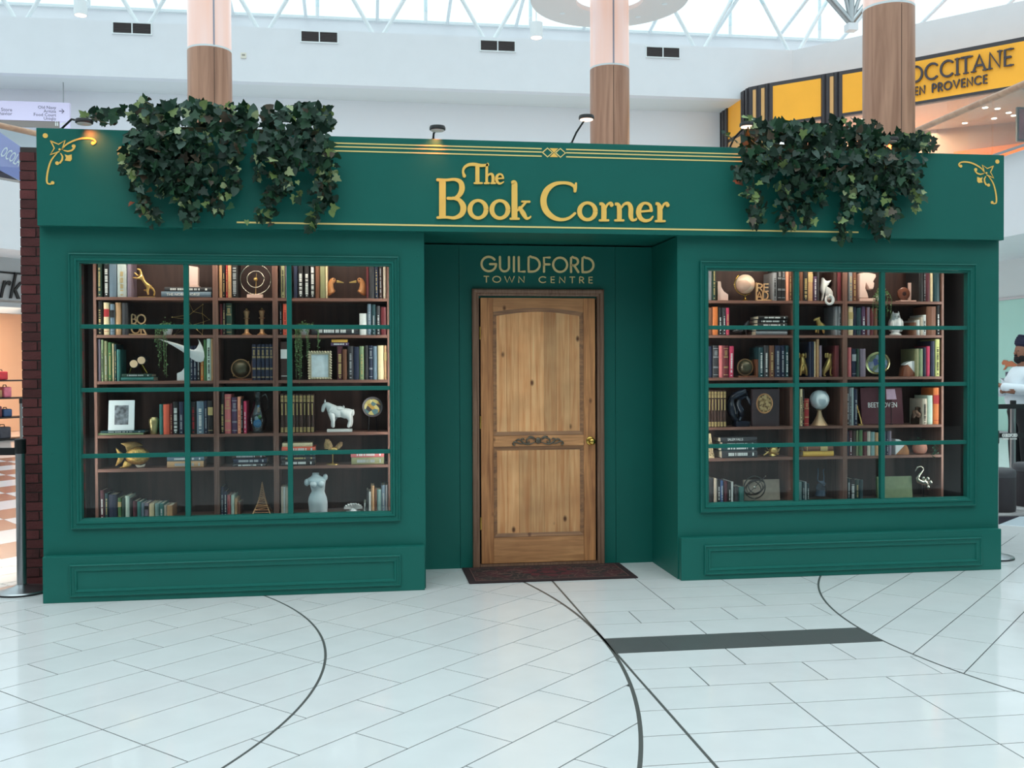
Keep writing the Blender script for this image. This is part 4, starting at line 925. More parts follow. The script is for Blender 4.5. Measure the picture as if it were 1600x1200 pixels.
# rearing golden figurine
k1, o1 = 9.23, (130, 400)
t = orn('figurine', 'golden rearing hound figurine beside grey books on the top shelf', 'figurine', 225, 460, 1)
zb = ROWZ[1]+.007
MB().box((P(217, 460, YO).x, YO-.03, ROWZ[1]+.0006), (P(243, 460, YO).x, YO+.03, zb)).build('base', GOLDM, t, bevel=.002)
figure(t, o1, k1, [(940, 440, 26), (880, 370, 20), (845, 300, 24), (832, 235, 14), (815, 195, 16), (775, 185, 9), (790, 325, 12, -.012), (715, 315, 9, -.012), (785, 285, 12, .012), (730, 235, 9, .012), (935, 500, 14, -.012), (945, 565, 12, -.012), (1000, 470, 15, .012), (1025, 520, 10, .012), (1015, 572, 11, .012), (870, 490, 9, .01), (990, 430, 8)],
       chain(0, 1, 2, 3, 4, 5)+[(2, 6), (6, 7), (2, 8), (8, 9), (0, 10), (10, 11), (0, 12), (12, 13), (13, 14), (0, 16), (10, 15)], GOLDM, zb)
# pink block on the Noble Horse pile
zt = P(300, 448.5, .28).z+.002
t = orn('block', 'pale pink stone block on the book pile, top shelf of left window', 'block', 303, 441, z=zt, y=.36)
a, b = P(294.5, 440, .36).x, P(312, 440, .36).x
MB().box((a, .32, zt), (b, .40, zt+.012)).build('foot', PINKS, t, bevel=.002); MB().prism([(a+.004, zt+.012), (b-.006, zt+.012), (b-.004, zt+.14), (a+.006, zt+.15)], .328, .392).build('shaft', PINKS, t, bevel=.006)
# ring sculpture
t = orn('ring_sculpture', 'gold double ring sculpture on a white block, top shelf', 'sculpture', 399, 460, 1)
c = P(399.4, 435.8, YO); zb = ROWZ[1]+.0006; a, b = P(386.5, 460, YO).x, P(411, 460, YO).x
MB().box((a, YO-.03, zb), (b, YO+.03, zb+.027)).build('base', PINKS, t, bevel=.002)
r1 = (c.z+.0-zb-.027); r1 = min(.105, r1+.002)
for r, tl, w in ((r1, 0, .0035), (.058, .25, .0035)): MB().tube([(c.x+r*math.cos(q), YO+r*math.sin(q)*math.sin(tl)*.6, zb+.029+r1+r*math.sin(q)) for q in [2*PI*i/40 for i in range(40)]], w, 8, True).build('ring', SILV, t, smooth=True)
MB().ball((c.x, YO, zb+.029+r1), .014).build('core', GOLDM, t, smooth=True); MB().tube([(c.x-.001, YO, zb+.027), (c.x+.006, YO, zb+.03+r1+.04)], [.003, .0015], 8).build('needle', GOLDM, t, smooth=True)
# pair of goose heads
o3, k3 = (450, 400), 9.23
GOOSE = M('amber_glaze', (214, 150, 96), .4, noise=.15, nscale=20)
for nm, f, xs in (('left', lambda x: x, 0), ('right', lambda x: 1687-x, 0)):
    t = orn('goose_bookend', 'amber goose-head bookend, %s one of the facing pair, top shelf' % nm, 'bookend', o3[0]+f(640)/k3, 466, 1)
    zb = ROWZ[1]+.0006
    figure(t, o3, k3, [(f(640), 600, 72), (f(615), 520, 56), (f(608), 440, 40), (f(615), 380, 36), (f(650), 345, 46), (f(690), 362, 28)], chain(0, 1, 2, 3, 4, 5), GOOSE, zb, 'neck')
    zz = P(o3[0], o3[1]+372/k3, YO).z
    sx = 1 if nm == 'left' else -1; p = P(o3[0]+f(700)/k3, o3[1]+370/k3, YO)
    MB().add([(p.x, YO-.012, p.z+.010), (p.x, YO+.012, p.z+.010), (p.x, YO+.012, p.z-.008), (p.x, YO-.012, p.z-.008), (p.x+sx*.05, YO-.007, p.z-.004), (p.x+sx*.05, YO+.007, p.z-.004), (p.x+sx*.05, YO+.006, p.z-.010), (p.x+sx*.05, YO-.006, p.z-.010)],
             [(0, 1, 2, 3), (4, 5, 6, 7), (0, 1, 5, 4), (1, 2, 6, 5), (2, 3, 7, 6), (3, 0, 4, 7)]).build('beak', GOLDM, t, bevel=.002)
    e = P(o3[0]+f(662)/k3, o3[1]+338/k3, YO); MB().ball((e.x, YO-.021, e.z), .005).build('eye', IRON, t, smooth=True)
# cut-out word signs
def word(label, rows, u0, u1, v0, v1, row, frame_side):
    t = orn('word_sign', label, 'sign', (u0+u1)/2, v1, row, y=.33); zb = ROWZ[row]+.0006
    a, b = P(u0, v1, .33), P(u1, v1, .33); zt = P(u0, v0, .33).z; wd = b.x-a.x
    MB().box((a.x, .315, zb), (b.x, .345, zb+.009)).build('base', LWOOD, t, bevel=.001)
    h = (zt-zb-.009-.012)/2; inx = .02*wd
    for i, s in enumerate(rows):
        z0 = zb+.013+(1-i)*(h+.002); caps(s, a.x+wd*(.16 if frame_side == 'l' else .04), b.x-wd*(.06 if frame_side == 'l' else .22), z0, h-.004, .324, .337, .0042, LWOOD, t, gap=.02)
    x = a.x if frame_side == 'l' else b.x-.006
    MB().box((x, .32, zb+.009), (x+.006, .342, zt)).build('post', LWOOD, t)
    if frame_side == 'r': MB().box((a.x, .32, zb+.009), (a.x+.006, .342, zt)).build('post', LWOOD, t)
word('pale wooden cut-out sign reading BOOK, second shelf of left window', ['BO', 'OK'], 200.5, 229.7, 489.5, 523, 2, 'l')
word('pale wooden cut-out sign reading READ, top shelf of right window', ['RE', 'AD'], 1181, 1206, 441.5, 470, 1, 'r')
# trailing plants
def trailing(label, u, v, row, strands, pot=POTG, potr=.034, poth=.055, y=.32):
    t = orn('trailing_plant', label, 'plant', u, v, row, y=y); p = LOC[t.name]
    MB().lathe([(potr*.7, 0), (potr*.95, poth*.5), (potr, poth), (potr*.86, poth), (potr*.8, poth*.85)], p, 18).build('pot', pot, t, smooth=True)
    rr = random.Random(int(u)); st = MB(); lf = MB(); top = p+Vector((0, 0, poth))
    for su, sv in strands:
        e = P(su, sv, SYF-.025); pts = [top+Vector((rr.uniform(-.02, .02), -.01, 0)), Vector(((top.x+e.x)/2, (top.y+e.y)/2-.02, top.z+.02)), Vector((e.x, SYF-.03, top.z-.03)), e]
        fine = []
        for i in range(3):
            for s in range(6): fine.append(pts[i].lerp(pts[i+1], s/6))
        fine.append(e); st.tube(fine, .0012, 4)
        L = sum((fine[i+1]-fine[i]).length for i in range(len(fine)-1)); n = int(L/.0075)
        for i in range(n):
            f = i/n*(len(fine)-1); q = fine[int(f)].lerp(fine[int(f)+1], f-int(f)); d = Vector((rr.uniform(-1, 1), rr.uniform(-.8, .4), rr.uniform(-.6, .6))).normalized()
            s = rr.uniform(.006, .012); c = q+d*s*.8; sd = d.cross(Vector((rr.random(), rr.random(), rr.random()))).normalized()
            lf.add([q, c+sd*s*.5, c+d*s*.6, c-sd*s*.5], [(0, 1, 2, 3)])
    for i in range(60):
        q = top+Vector((rr.gauss(0, .02), rr.gauss(0, .014), abs(rr.gauss(0, .016)))); d = Vector((rr.uniform(-1, 1), rr.uniform(-1, 1), rr.uniform(-.2, 1))).normalized(); sd = d.cross(Vector((.3, .2, rr.random()))).normalized(); s = .014
        lf.add([q, q+d*s*.6+sd*s*.4, q+d*s*1.2, q+d*s*.6-sd*s*.4], [(0, 1, 2, 3)])
    st.build('stems', LEAFD, t)['kind'] = 'stuff'; o = lf.build('foliage', LEAFD, t); o['kind'] = 'stuff'
trailing('trailing plant in a grey pot above the white curved sculpture', 262, 522, 2, [(246, 545), (249, 575), (252, 565), (257, 586), (260, 590), (256, 555), (243, 535)])
trailing('trailing plant in a white pot hanging over the ornate silver frame', 476, 522, 2, [(462, 560), (465, 580), (468, 600), (463, 592), (471, 575), (470, 590), (480, 562), (482, 552), (497, 548), (498, 535), (466, 545)])
trailing('trailing plant beside the pink horse head, right window', 1376, 470, 1, [(1364, 490), (1370, 500), (1374, 515), (1386, 495), (1392, 500), (1368, 480), (1380, 488)])
# wire star
t = orn('wire_star', 'gold wire star with ball tips on the second shelf', 'sculpture', 305, 522, 2)
S = [(295, 474), (318, 476), (326, 499), (317, 521.5), (271, 520), (270, 496)]
cen = P(307, 493, YO); tips = []
for i, (u, v) in enumerate(S): p = P(u, v, YO); p.y += .03*(-1)**i; p.z = max(p.z, ROWZ[2]+.005); tips.append(p)
tips[3].z = tips[4].z = ROWZ[2]+.0046
inner = [P(302, 487, YO), P(316, 490, YO), P(318, 503, YO), P(300, 508, YO), P(292, 499, YO), P(296, 492, YO)]
for i, p in enumerate(tips):
    MB().tube([inner[i-1], p, inner[i]], .0016, 6).build('wire', GOLDM, t); MB().ball(p, .004, 8, 6).build('tip_ball', GOLDM, t, smooth=True)
MB().tube(inner, .0016, 6, True).build('wire', GOLDM, t)
# chess pieces
for u, nm, hh in ((385.5, 'left', 482), (409.5, 'right', 481)):
    t = orn('chess_piece', 'bronze oversized chess king, %s of the pair on second shelf' % nm, 'ornament', u, 522, 2); p = LOC[t.name]; H = P(u, hh, YO).z-p.z
    pr = [(.036, 0), (.036, .02), (.030, .035), (.031, .05), (.020, .075), (.015, .12), (.012, .30), (.0125, .55), (.013, .60), (.021, .62), (.021, .645), (.013, .66), (.014, .70), (.021, .86), (.022, .89), (.012, .93), (.006, .95)]
    MB().lathe([(r, z*H) for r, z in pr], p, 20).build('body', BRONZEM, t, smooth=40)
    MB().box((p.x-.003, p.y-.002, p.z+H*.95), (p.x+.003, p.y+.002, p.z+H*1.0)).box((p.x-.007, p.y-.002, p.z+H*.965), (p.x+.007, p.y+.002, p.z+H*.982)).build('cross', GOLDM, t)
# binoculars on the green pile
t = orn('binoculars', 'black and brass binoculars on the lying green books', 'binoculars', 216, 584, z=z3+.0006, y=.34)
zz = z3+.001
for (u, v) in ((209, 568.4), (221, 563)):
    c = P(u, v, .30); MB().lathe([(.001, -.001), (.026, -.001), (.026, .0), ], (c.x, .298, c.z), 20, 'y').build('lens', M('tan_lens', (226, 196, 160), .4), t, smooth=True)
    MB().lathe([(.027, .0), (.031, .0), (.031, .02), (.024, .05), (.018, .10), (.015, .12), (.012, .12)], (c.x, .297, c.z), 20, 'y', caps=False).build('barrel', IRON, t, smooth=True)
ca, cb = P(209, 568.4, .36), P(221, 563, .36); MB().tube([ca, cb], .012, 10).build('bridge', IRON, t)
MB().tube([(ca.x-.03, .36, zz+.004), (ca.x-.01, .35, ca.z-.02)], .005, 8).tube([(cb.x+.035, .36, zz+.004), (cb.x, .35, cb.z-.02)], .005, 8).tube([(cb.x, .42, zz+.004), (cb.x-.02, .37, cb.z-.01)], .005, 8).build('tripod_leg', BRASS, t)
sp = MB()
for i in range(9):
    q = PI*(.1+.1*i); sp.tube([(cb.x+.005, .37, cb.z), (cb.x+.06*math.cos(q), .37, cb.z+.045*math.sin(q))], .003, 6)
sp.build('knurled_wheel', IRON, t)
# white curved sculpture
t = orn('curved_sculpture', 'white curved blade sculpture on a small base before dark books', 'sculpture', 285, 594, 3, y=.31)
poly = [(248, 529.5), (262, 532.5), (276, 536.2), (289, 540.8), (297, 545), (303, 546.6), (307, 544), (310, 538.5), (310.2, 534), (309, 529.5), (312.5, 533), (316.5, 541), (319.8, 550), (320.5, 558), (318.5, 564), (314, 566.5), (307, 565.5), (300, 561.5), (292, 554.5), (283, 548), (268, 539)]
MB().pillow([(lambda p: (p.x, p.z))(P(u, v, .29)) for u, v in reversed(poly)], .29, .03, .22).build('blade', PORC, t, smooth=60)
bp = rest([(lambda p: (p.x, p.z))(P(u, v, .31)) for u, v in [(277, 595), (293, 595), (293, 552), (290.5, 556), (289.5, 574), (284, 580.5), (277, 583.5)]], ROWZ[3]+.0006)
MB().prism(bp, .295, .325).build('base', PORC, t, bevel=.003)
# desk globes on wooden bookends
GLB = M('antique_globe', (86, 82, 62), .3, .4, noise=.4, nscale=18)
def desk_globe(label, u, v, r, row, side):
    t = orn('globe_bookend', label, 'globe', u, v, row, y=.34); zb = ROWZ[row]+.0006; c = P(u, v, .34); rr = r*pxm(); c.z = zb+.012+rr*1.22
    MB().box((c.x-rr*1.3, .30, zb), (c.x+rr*1.35, .39, zb+.012)).build('base', DWOOD, t, bevel=.002)
    xs = c.x+rr*1.36*side; MB().box((min(xs, xs+.016*side), .30, zb), (max(xs, xs+.016*side), .39, zb+.135)).build('upright', DWOOD, t, bevel=.002)
    MB().ball(c, rr, 24, 14).build('globe', GLB, t, smooth=True)
    MB().lathe([(rr*1.06, -.004), (rr*1.2, -.004), (rr*1.2, .004), (rr*1.06, .004), (rr*1.06, -.004)], c, 36, 'y').build('meridian', BRONZEM, t, smooth=40)
    for a in (.75, .75+PI): MB().ball((c.x+rr*1.27*math.cos(a), c.y, c.z+rr*1.27*math.sin(a)), .005, 8, 6).build('axis_pin', BRASS, t, smooth=True)
desk_globe('dark antique globe on a wooden bookend beside the navy book set', 376.6, 577, 12.3, 3, 1)
desk_globe('dark antique globe on a wooden bookend, right window third shelf', 1164.3, 573, 11.5, 3, 1)
# photo frames
MARB = M('pale_print', (226, 238, 242), .6, noise=.12, nscale=25)
t = orn('photo_frame', 'ornate silver beaded photo frame on the third shelf', 'frame', 500, 592, 3, y=.31); zb = ROWZ[3]+.0006
a, b, zt = P(483, 590, .31).x, P(517, 590, .31).x, P(500, 550, .31).z
MB().box((a+.012, .305, zb+.014), (b-.012, .318, zt-.014)).build('picture', MARB, t)
ORNF = M('aged_silver', (206, 196, 168), .35, .7)
frame([(0, .318), (0, .30), (.006, .296), (.016, .298), (.018, .306)], a, zb+.001, b, zt).build('frame_border', ORNF, t)
bd = MB(); nx = 8; nz = 10
for i in range(nx+1):
    for z in (zb+.009, zt): bd.ball((a+.001+(b-a-.002)*i/nx, .297, z), .0088, 8, 5)
for i in range(1, nz):
    for x in (a, b): bd.ball((x, .297, zb+.006+(zt-zb-.006)*i/nz), .0088, 8, 5)
bd.build('beading', ORNF, t, smooth=True); MB().box(((a+b)/2-.02, .318, zb), ((a+b)/2+.02, .36, zb+.006)).build('stand', ORNF, t)
t = orn('photo_frame', 'white mounted sketch leaning on lying books, fourth shelf of left window', 'frame', 190, 672, z=z4+.0006, y=.31); zb = z4+.0006
a, b, zt = P(169.3, 672, .31).x, P(210, 672, .31).x, P(190, 625, .31).z
mtl = Matrix.Translation((0, .30, zb)) @ Matrix.Rotation(math.radians(-8), 4, 'X') @ Matrix.Translation((0, -.30, -zb))
MB().box((a, .30, zb), (b, .312, zt)).xform(mtl).build('mount', M('white_card', (232, 240, 242), .6), t, bevel=.002)
SK = M('pencil_sketch', (120, 126, 132), .8, noise=.75, nscale=34)
xa, xb, za, zc = a+(b-a)*.24, a+(b-a)*.77, zb+(zt-zb)*.19, zb+(zt-zb)*.83
MB().box((xa, .2985, za), (xb, .3, zc)).xform(mtl).build('sketch', SK, t)
# brass vase
t = orn('vase', 'small brushed brass vase beside the teal and coral books', 'vase', 241, 680, 4, y=.33); p = LOC[t.name]; H = P(241, 652, .33).z-p.z
MB().lathe([(.022, 0), (.024, .01*H), (.030, .4*H), (.036, .72*H), (.034, .88*H), (.024, .97*H), (.022, H), (.019, H), (.018, .9*H)], p, 24).build('body', M('brushed_brass', (196, 180, 130), .35, .9), t, smooth=True)
# glass pitcher
t = orn('pitcher', 'clear glass pitcher painted with blue and orange flowers', 'pitcher', 403, 680, 4, y=.34); p = LOC[t.name]; H = P(403, 613, .34).z-p.z
pr = [(.042, 0), (.050, .06), (.064, .24), (.066, .32), (.055, .46), (.035, .62), (.026, .78), (.024, .88), (.030, 1.0)]
MB().lathe([(r, z*H) for r, z in pr]+[(r-.003, z*H+.001) for r, z in reversed(pr)], p, 28).build('body', CLEAR, t, smooth=True)
MB().tube([(p.x+.025, p.y, p.z+.9*H), (p.x+.055, p.y, p.z+.95*H), (p.x+.075, p.y, p.z+.82*H), (p.x+.075, p.y, p.z+.6*H), (p.x+.050, p.y, p.z+.5*H)], .0055, 8).build('handle', CLEAR, t, smooth=True)
BF = M('blue_enamel', (110, 170, 220), .4, noise=.3, nscale=60); OF = M('orange_enamel', (226, 160, 96), .4); 
for i, (dx, dz, r, mt2) in enumerate(((.0, .24, .028, BF), (-.006, .36, .014, PORC), (.016, .40, .012, M('green_enamel', (150, 190, 110), .4)), (.008, .54, .010, OF), (.010, .60, .009, OF), (.006, .66, .008, BF))):
    MB().ball((p.x+dx, p.y-.018 if i > 2 else p.y-.03, p.z+dz*H), (r, .006, r*1.1), 12, 8).build('painted_flower', mt2, t, smooth=True)
# white horse statue
t = orn('horse_statue', 'white porcelain horse statue on a slab, fourth shelf', 'statue', 525, 676, 4, y=.33); zb = ROWZ[4]+.0006; kh, oh = 9.41, (450, 605)
a, b = P(511, 675, .33).x, P(550.5, 675, .33).x; MB().box((a, .295, zb), (b, .365, zb+.020)).build('base', PORC, t, bevel=.003)
figure(t, oh, kh, [(690, 365, 70), (780, 372, 74), (880, 350, 70), (625, 330, 60), (600, 275, 52), (560, 245, 42), (522, 280, 30), (512, 340, 22), (506, 368, 18),
    (650, 430, 40, -.028), (665, 500, 24, -.028), (668, 615, 20, -.028), (690, 440, 38, .028), (655, 510, 24, .028), (650, 615, 20, .028),
    (890, 430, 46, -.028), (920, 480, 26, -.028), (885, 615, 20, -.028), (900, 430, 46, .028), (935, 490, 26, .028), (915, 615, 20, .028), (950, 330, 24), (955, 390, 22), (950, 425, 12)],
    [(0, 1), (1, 2), (0, 3), (3, 4), (4, 5), (5, 6), (6, 7), (7, 8), (3, 9), (9, 10), (10, 11), (3, 12), (12, 13), (13, 14), (2, 15), (15, 16), (16, 17), (2, 18), (18, 19), (19, 20), (2, 21), (21, 22), (22, 23)], PORC, zb+.020, 'horse', .33)
hp = P(450+545/kh, 605+215/kh, .33); 
for dy_ in (-.012, .012): MB().lathe([(.006, -.004), (.004, .008), (.0005, .018)], (hp.x, .33+dy_, hp.z), 8).build('ear', PORC, t, smooth=True)
sp_ = P(450+745/kh, 605+280/kh, .33); MB().ball((sp_.x+.004, .33, sp_.z-.018), (.040, .040, .020), 14, 8).ball((sp_.x-.026, .33, sp_.z-.006), (.008, .026, .012), 8, 6).ball((sp_.x+.034, .33, sp_.z-.006), (.008, .026, .012), 8, 6).build('saddle', PORC, t, smooth=True)
# decorated plates
def plate(label, u, v, ru, rv, row, mat, rim, yaw=0, y=.36):
    t = orn('plate', label, 'plate', u, v+rv, row, y=y); c = P(u, v, y); r = rv*pxm(); zb = ROWZ[row]+.0006; c.z = max(c.z, zb+r+.012)
    mt = Matrix.Translation(c) @ Matrix.Rotation(yaw, 4, 'Z') @ Matrix.Rotation(math.radians(-12), 4, 'X')
    MB().lathe([(.001, 0), (r*.78, 0), (r*.8, -.002)], (0, 0, 0), 32, 'y').xform(mt).build('painted_face', mat, t, smooth=True)
    MB().lathe([(r*.79, -.003), (r*.84, -.009), (r*.97, -.013), (r, -.008), (r*.9, .008), (.01, .010)], (0, 0, 0), 36, 'y', caps=False).xform(mt).build('rim', rim, t, smooth=True)
    MB().tube([(c.x-.03, y-.03, zb+.003), (c.x-.03, y-.03, zb+.018)], .003, 6).tube([(c.x-.03, y-.03, zb+.003), (c.x-.03, y+.05, zb+.003), (c.x-.02, y+.05, c.z)], .003, 6).tube([(c.x+.03, y-.03, zb+.003), (c.x+.03, y-.03, zb+.018)], .003, 6).tube([(c.x+.03, y-.03, zb+.003), (c.x+.03, y+.05, zb+.003), (c.x+.02, y+.05, c.z)], .003, 6).build('easel', IRON, t)
    return t
def patch_mat(name, cols, scale):
    m = bpy.data.materials.new(name); m.use_nodes = True; nt = m.node_tree; b = nt.nodes['Principled BSDF']; b.inputs['Roughness'].default_value = .35
    tc = nt.nodes.new('ShaderNodeTexCoord'); vo = nt.nodes.new('ShaderNodeTexVoronoi'); vo.inputs['Scale'].default_value = scale; sp = nt.nodes.new('ShaderNodeSeparateColor'); rp = nt.nodes.new('ShaderNodeValToRGB'); rp.color_ramp.interpolation = 'CONSTANT'
    els = rp.color_ramp.elements
    while len(els) < len(cols): els.new(.5)
    for i, c in enumerate(cols): els[i].position = i/len(cols); els[i].color = lin(c)
    nt.links.new(tc.outputs['Object'], vo.inputs['Vector']); nt.links.new(vo.outputs['Color'], sp.inputs[0]); nt.links.new(sp.outputs[0], rp.inputs[0]); nt.links.new(rp.outputs[0], b.inputs['Base Color']); return m
FLW = patch_mat('floral_print', [(70, 60, 64), (196, 150, 70), (232, 214, 150), (90, 120, 124), (130, 90, 70), (210, 190, 120)], 30)
plate('round plate with autumn flowers beside the white horse', 582, 636, 14, 16, 4, FLW, M('smoked_rim', (96, 88, 92), .3))
SEA = patch_mat('landscape_print', [(120, 140, 190), (170, 186, 210), (150, 170, 130), (196, 206, 214), (96, 110, 170)], 34)
plate('gold-rimmed plate with a blue landscape, turned sideways', 1371.5, 568, 16, 19.5, 3, SEA, M('pale_gold_rim', (226, 220, 160), .25, .8), yaw=math.radians(-38), y=.37)
# golden fish
kf, of = 8, (120, 680); FISH = M('hammered_gold', (206, 168, 96), .4, .9, noise=.25, nscale=70, bump=.4, bscale=120); FISHD = M('dull_gold', (150, 124, 76), .45, .8, noise=.15, nscale=50)
t = orn('fish_ornament', 'golden fish ornament with tall fin, fifth shelf of left window', 'ornament', 207, 733, 5, y=.35); zb = ROWZ[5]+.0006
c = P(of[0]+760/kf, of[1]+258/kf, .35)
def fz(pts): return [(x, max(z, zb)) for x, z in cp(of, kf, pts, .35)]
MB().ball((c.x, .35, c.z), (.083, .040, .062), 24, 14).build('body', FISH, t, smooth=True)
MB().pillow(fz([(545, 100), (640, 80), (740, 80), (815, 110), (830, 135), (740, 150), (660, 185), (625, 205), (605, 140)][::-1]), .35, .018, .3).build('dorsal_fin', FISHD, t, smooth=50)
MB().pillow(fz([(490, 155), (560, 215), (620, 255), (560, 340), (480, 390), (510, 300), (520, 250), (495, 200)][::-1]), .35, .016, .3).build('tail_fin', FISH, t, smooth=50)
MB().pillow(fz([(600, 310), (700, 365), (660, 400), (600, 425), (520, 425), (570, 385)][::-1]), .35, .016, .3).build('pelvic_fin', FISH, t, smooth=50)
MB().pillow(fz([(725, 365), (800, 375), (860, 355), (850, 395), (800, 425), (760, 410)][::-1]), .35, .018, .3).build('lower_fin', M('pearl', (226, 216, 198), .4), t, smooth=50)
e = P(of[0]+880/kf, of[1]+205/kf, .35); MB().ball((e.x-.006, .322, e.z), .007, 10, 8).build('eye', GOLDM, t, smooth=True)
# gold bird on a stemmed dish
t = orn('bird_ornament', 'golden winged bird on a thin stand, fifth shelf of left window', 'ornament', 520, 725, 5, y=.34); p = LOC[t.name]; kb, ob = 8, (450, 680)
MB().lathe([(.045, 0), (.044, .004), (.008, .008), (.005, .012)], p, 24).build('foot', GOLDM, t, smooth=True); zz = P(520, 707, .34).z
MB().tube([(p.x, p.y, p.z+.01), (p.x, p.y, zz)], .0035, 8).build('stem', GOLDM, t); MB().lathe([(.006, -.01), (.02, -.002), (.026, .004), (.022, .004), (.004, -.004)], (p.x, p.y, zz), 20).build('cup', GOLDM, t, smooth=True)
MB().ball((p.x+.003, p.y, zz+.022), (.034, .016, .018), 14, 8).build('body', GOLDM, t, smooth=True)
FEA = M('feathered_gold', (206, 168, 120), .4, .7, noise=.35, nscale=80)
MB().pillow(cp(ob, kb, [(540, 175), (455, 170), (450, 110), (470, 45), (510, 45), (545, 90), (560, 130)], .33), .32, .010, .2).build('wing', FEA, t, smooth=50)
MB().pillow(cp(ob, kb, [(575, 175), (600, 130), (650, 80), (685, 90), (680, 130), (640, 175)], .35), .36, .010, .2).build('wing', FEA, t, smooth=50)
# lattice tower
t = orn('tower_model', 'small metal lattice tower model on the bottom shelf', 'ornament', 410, 805, 6, y=.33); p = LOC[t.name]+Vector((0, 0, .004)); ht = P(410, 753, .33).z-p.z
prf = [(0, .062), (.22, .040), (.26, .036), (.48, .020), (.52, .018), (.85, .006), (1, .002)]
def hw(f):
    for (a, ra), (b, rb) in zip(prf, prf[1:]):
        if f <= b: return ra+(rb-ra)*(f-a)/(b-a)
    return .002
tw = MB(); cs = [(-1, -1), (1, -1), (1, 1), (-1, 1)]; F = [i/14 for i in range(15)]
for sx, sy in cs: tw.tube([(p.x+sx*hw(f), p.y+sy*hw(f), p.z+ht*f) for f in F], [.004-.0028*f for f in F], 5)
tw.build('tower_leg', BRONZEM, t); br = MB()
for i in range(13):
    f0, f1 = F[i], F[i+1]
    for k in range(4):
        (ax, ay), (bx, by) = cs[k], cs[(k+1) % 4]
        if f0 > .1: br.tube([(p.x+ax*hw(f0), p.y+ay*hw(f0), p.z+ht*f0), (p.x+bx*hw(f1), p.y+by*hw(f1), p.z+ht*f1)], .0013, 4)
        br.tube([(p.x+ax*hw(f1), p.y+ay*hw(f1), p.z+ht*f1), (p.x+bx*hw(f1), p.y+by*hw(f1), p.z+ht*f1)], .0013, 4)
br.build('lattice', BRONZEM, t)
for f in (.24, .5): h = hw(f)+.005; MB().box((p.x-h, p.y-h, p.z+ht*f-.004), (p.x+h, p.y+h, p.z+ht*f+.004)).build('platform', BRONZEM, t)
# torso statue
t = orn('torso_statue', 'white plaster torso statue on the bottom shelf', 'statue', 494, 802, 6, y=.33); ks, os_ = 8, (450, 680)
PLAS = M('plaster', (226, 238, 242), .5)
prof = [(470, 305, 385), (500, 300, 392), (520, 280, 430), (540, 245, 468), (570, 232, 474), (600, 262, 468), (640, 280, 464), (680, 291, 460), (705, 295, 456), (740, 274, 468), (780, 258, 484), (830, 250, 494), (880, 257, 497), (930, 262, 495), (1000, 268, 492)]
ws_ = MB(); n_ = 24; zb = ROWZ[6]+.0006
for j, (yy, xl, xr) in enumerate(prof):
    a, b = P(os_[0]+xl/ks, os_[1]+yy/ks, .33), P(os_[0]+xr/ks, os_[1]+yy/ks, .33); w_ = (b.x-a.x)/2; cx_ = (a.x+b.x)/2; z_ = max(a.z, zb) if j < len(prof)-1 else zb
    thigh = max(0, (yy-860)/140)
    for i in range(n_):
        q = 2*PI*i/n_; dent = 1-.30*thigh*math.exp(-(math.cos(q)/.22)**2)
        ws_.v.append((cx_+w_*math.cos(q), .33+w_*.58*math.sin(q)*dent, z_))
for j in range(len(prof)-1):
    for i in range(n_): ws_.f.append((j*n_+i, j*n_+(i+1) % n_, (j+1)*n_+(i+1) % n_, (j+1)*n_+i))
ws_.f += [tuple(range(n_)), tuple(range(len(prof)*n_-1, (len(prof)-1)*n_-1, -1))]
ws_.build('torso', PLAS, t, smooth=80)
for u, v in ((318, 615), (418, 612)):
    c = P(os_[0]+u/ks, os_[1]+v/ks, .30); MB().ball((c.x, .294, c.z), (.024, .020, .023), 16, 12).build('bust', PLAS, t, smooth=True)
for u, v, r_ in ((238, 590, .020), (466, 525, .018)):
    c = P(os_[0]+u/ks, os_[1]+v/ks, .33); MB().ball((c.x, .33, c.z), (r_, r_*1.1, r_*1.3), 14, 10).build('arm_stump', PLAS, t, smooth=True)
# white shell
t = orn('shell', 'white ribbed fan shell lying beside small books, bottom shelf', 'shell', 552, 800, 6, y=.32); p = LOC[t.name]
c = P(552, 800, .32); rad = P(552, 787.5, .32).z-ROWZ[6]; w = .062
sh = MB()
for i in range(9):
    a = PI*(.06+.88*i/8); tip = Vector((c.x+w*math.cos(a)*1.05, .31, ROWZ[6]+.006+rad*(.35+.62*math.sin(a)))); sh.tube([(c.x, .33, ROWZ[6]+.02), Vector((c.x, .32, ROWZ[6]+.03)).lerp(tip, .5), tip], [.004, .010, .011], 8)
sh.build('rib', PORC, t, smooth=True); MB().lathe([(.02, 0), (.03, .01), (.018, .03), (.004, .05)], (p.x, .335, ROWZ[6]+.0006), 14).build('hinge', PORC, t, smooth=True)
MB().box((p.x-.05, .30, ROWZ[6]+.0006), (p.x+.05, .35, ROWZ[6]+.008)).build('stand', PORC, t)

# ------------------------------------------------------------------ right window
kr, orr = 10.32, (1095, 410)
t = orn('bookend', 'pale pink stone bookend with concave slope, right window top shelf', 'bookend', 1127, 470, 1); zb = ROWZ[1]+.0006
MB().prism(rest(cp(orr, kr, [(250, 620), (250, 310), (300, 310), (310, 400), (350, 470), (420, 520), (420, 620)]), zb), .32, .38).build('body', PINKS, t, bevel=.003)
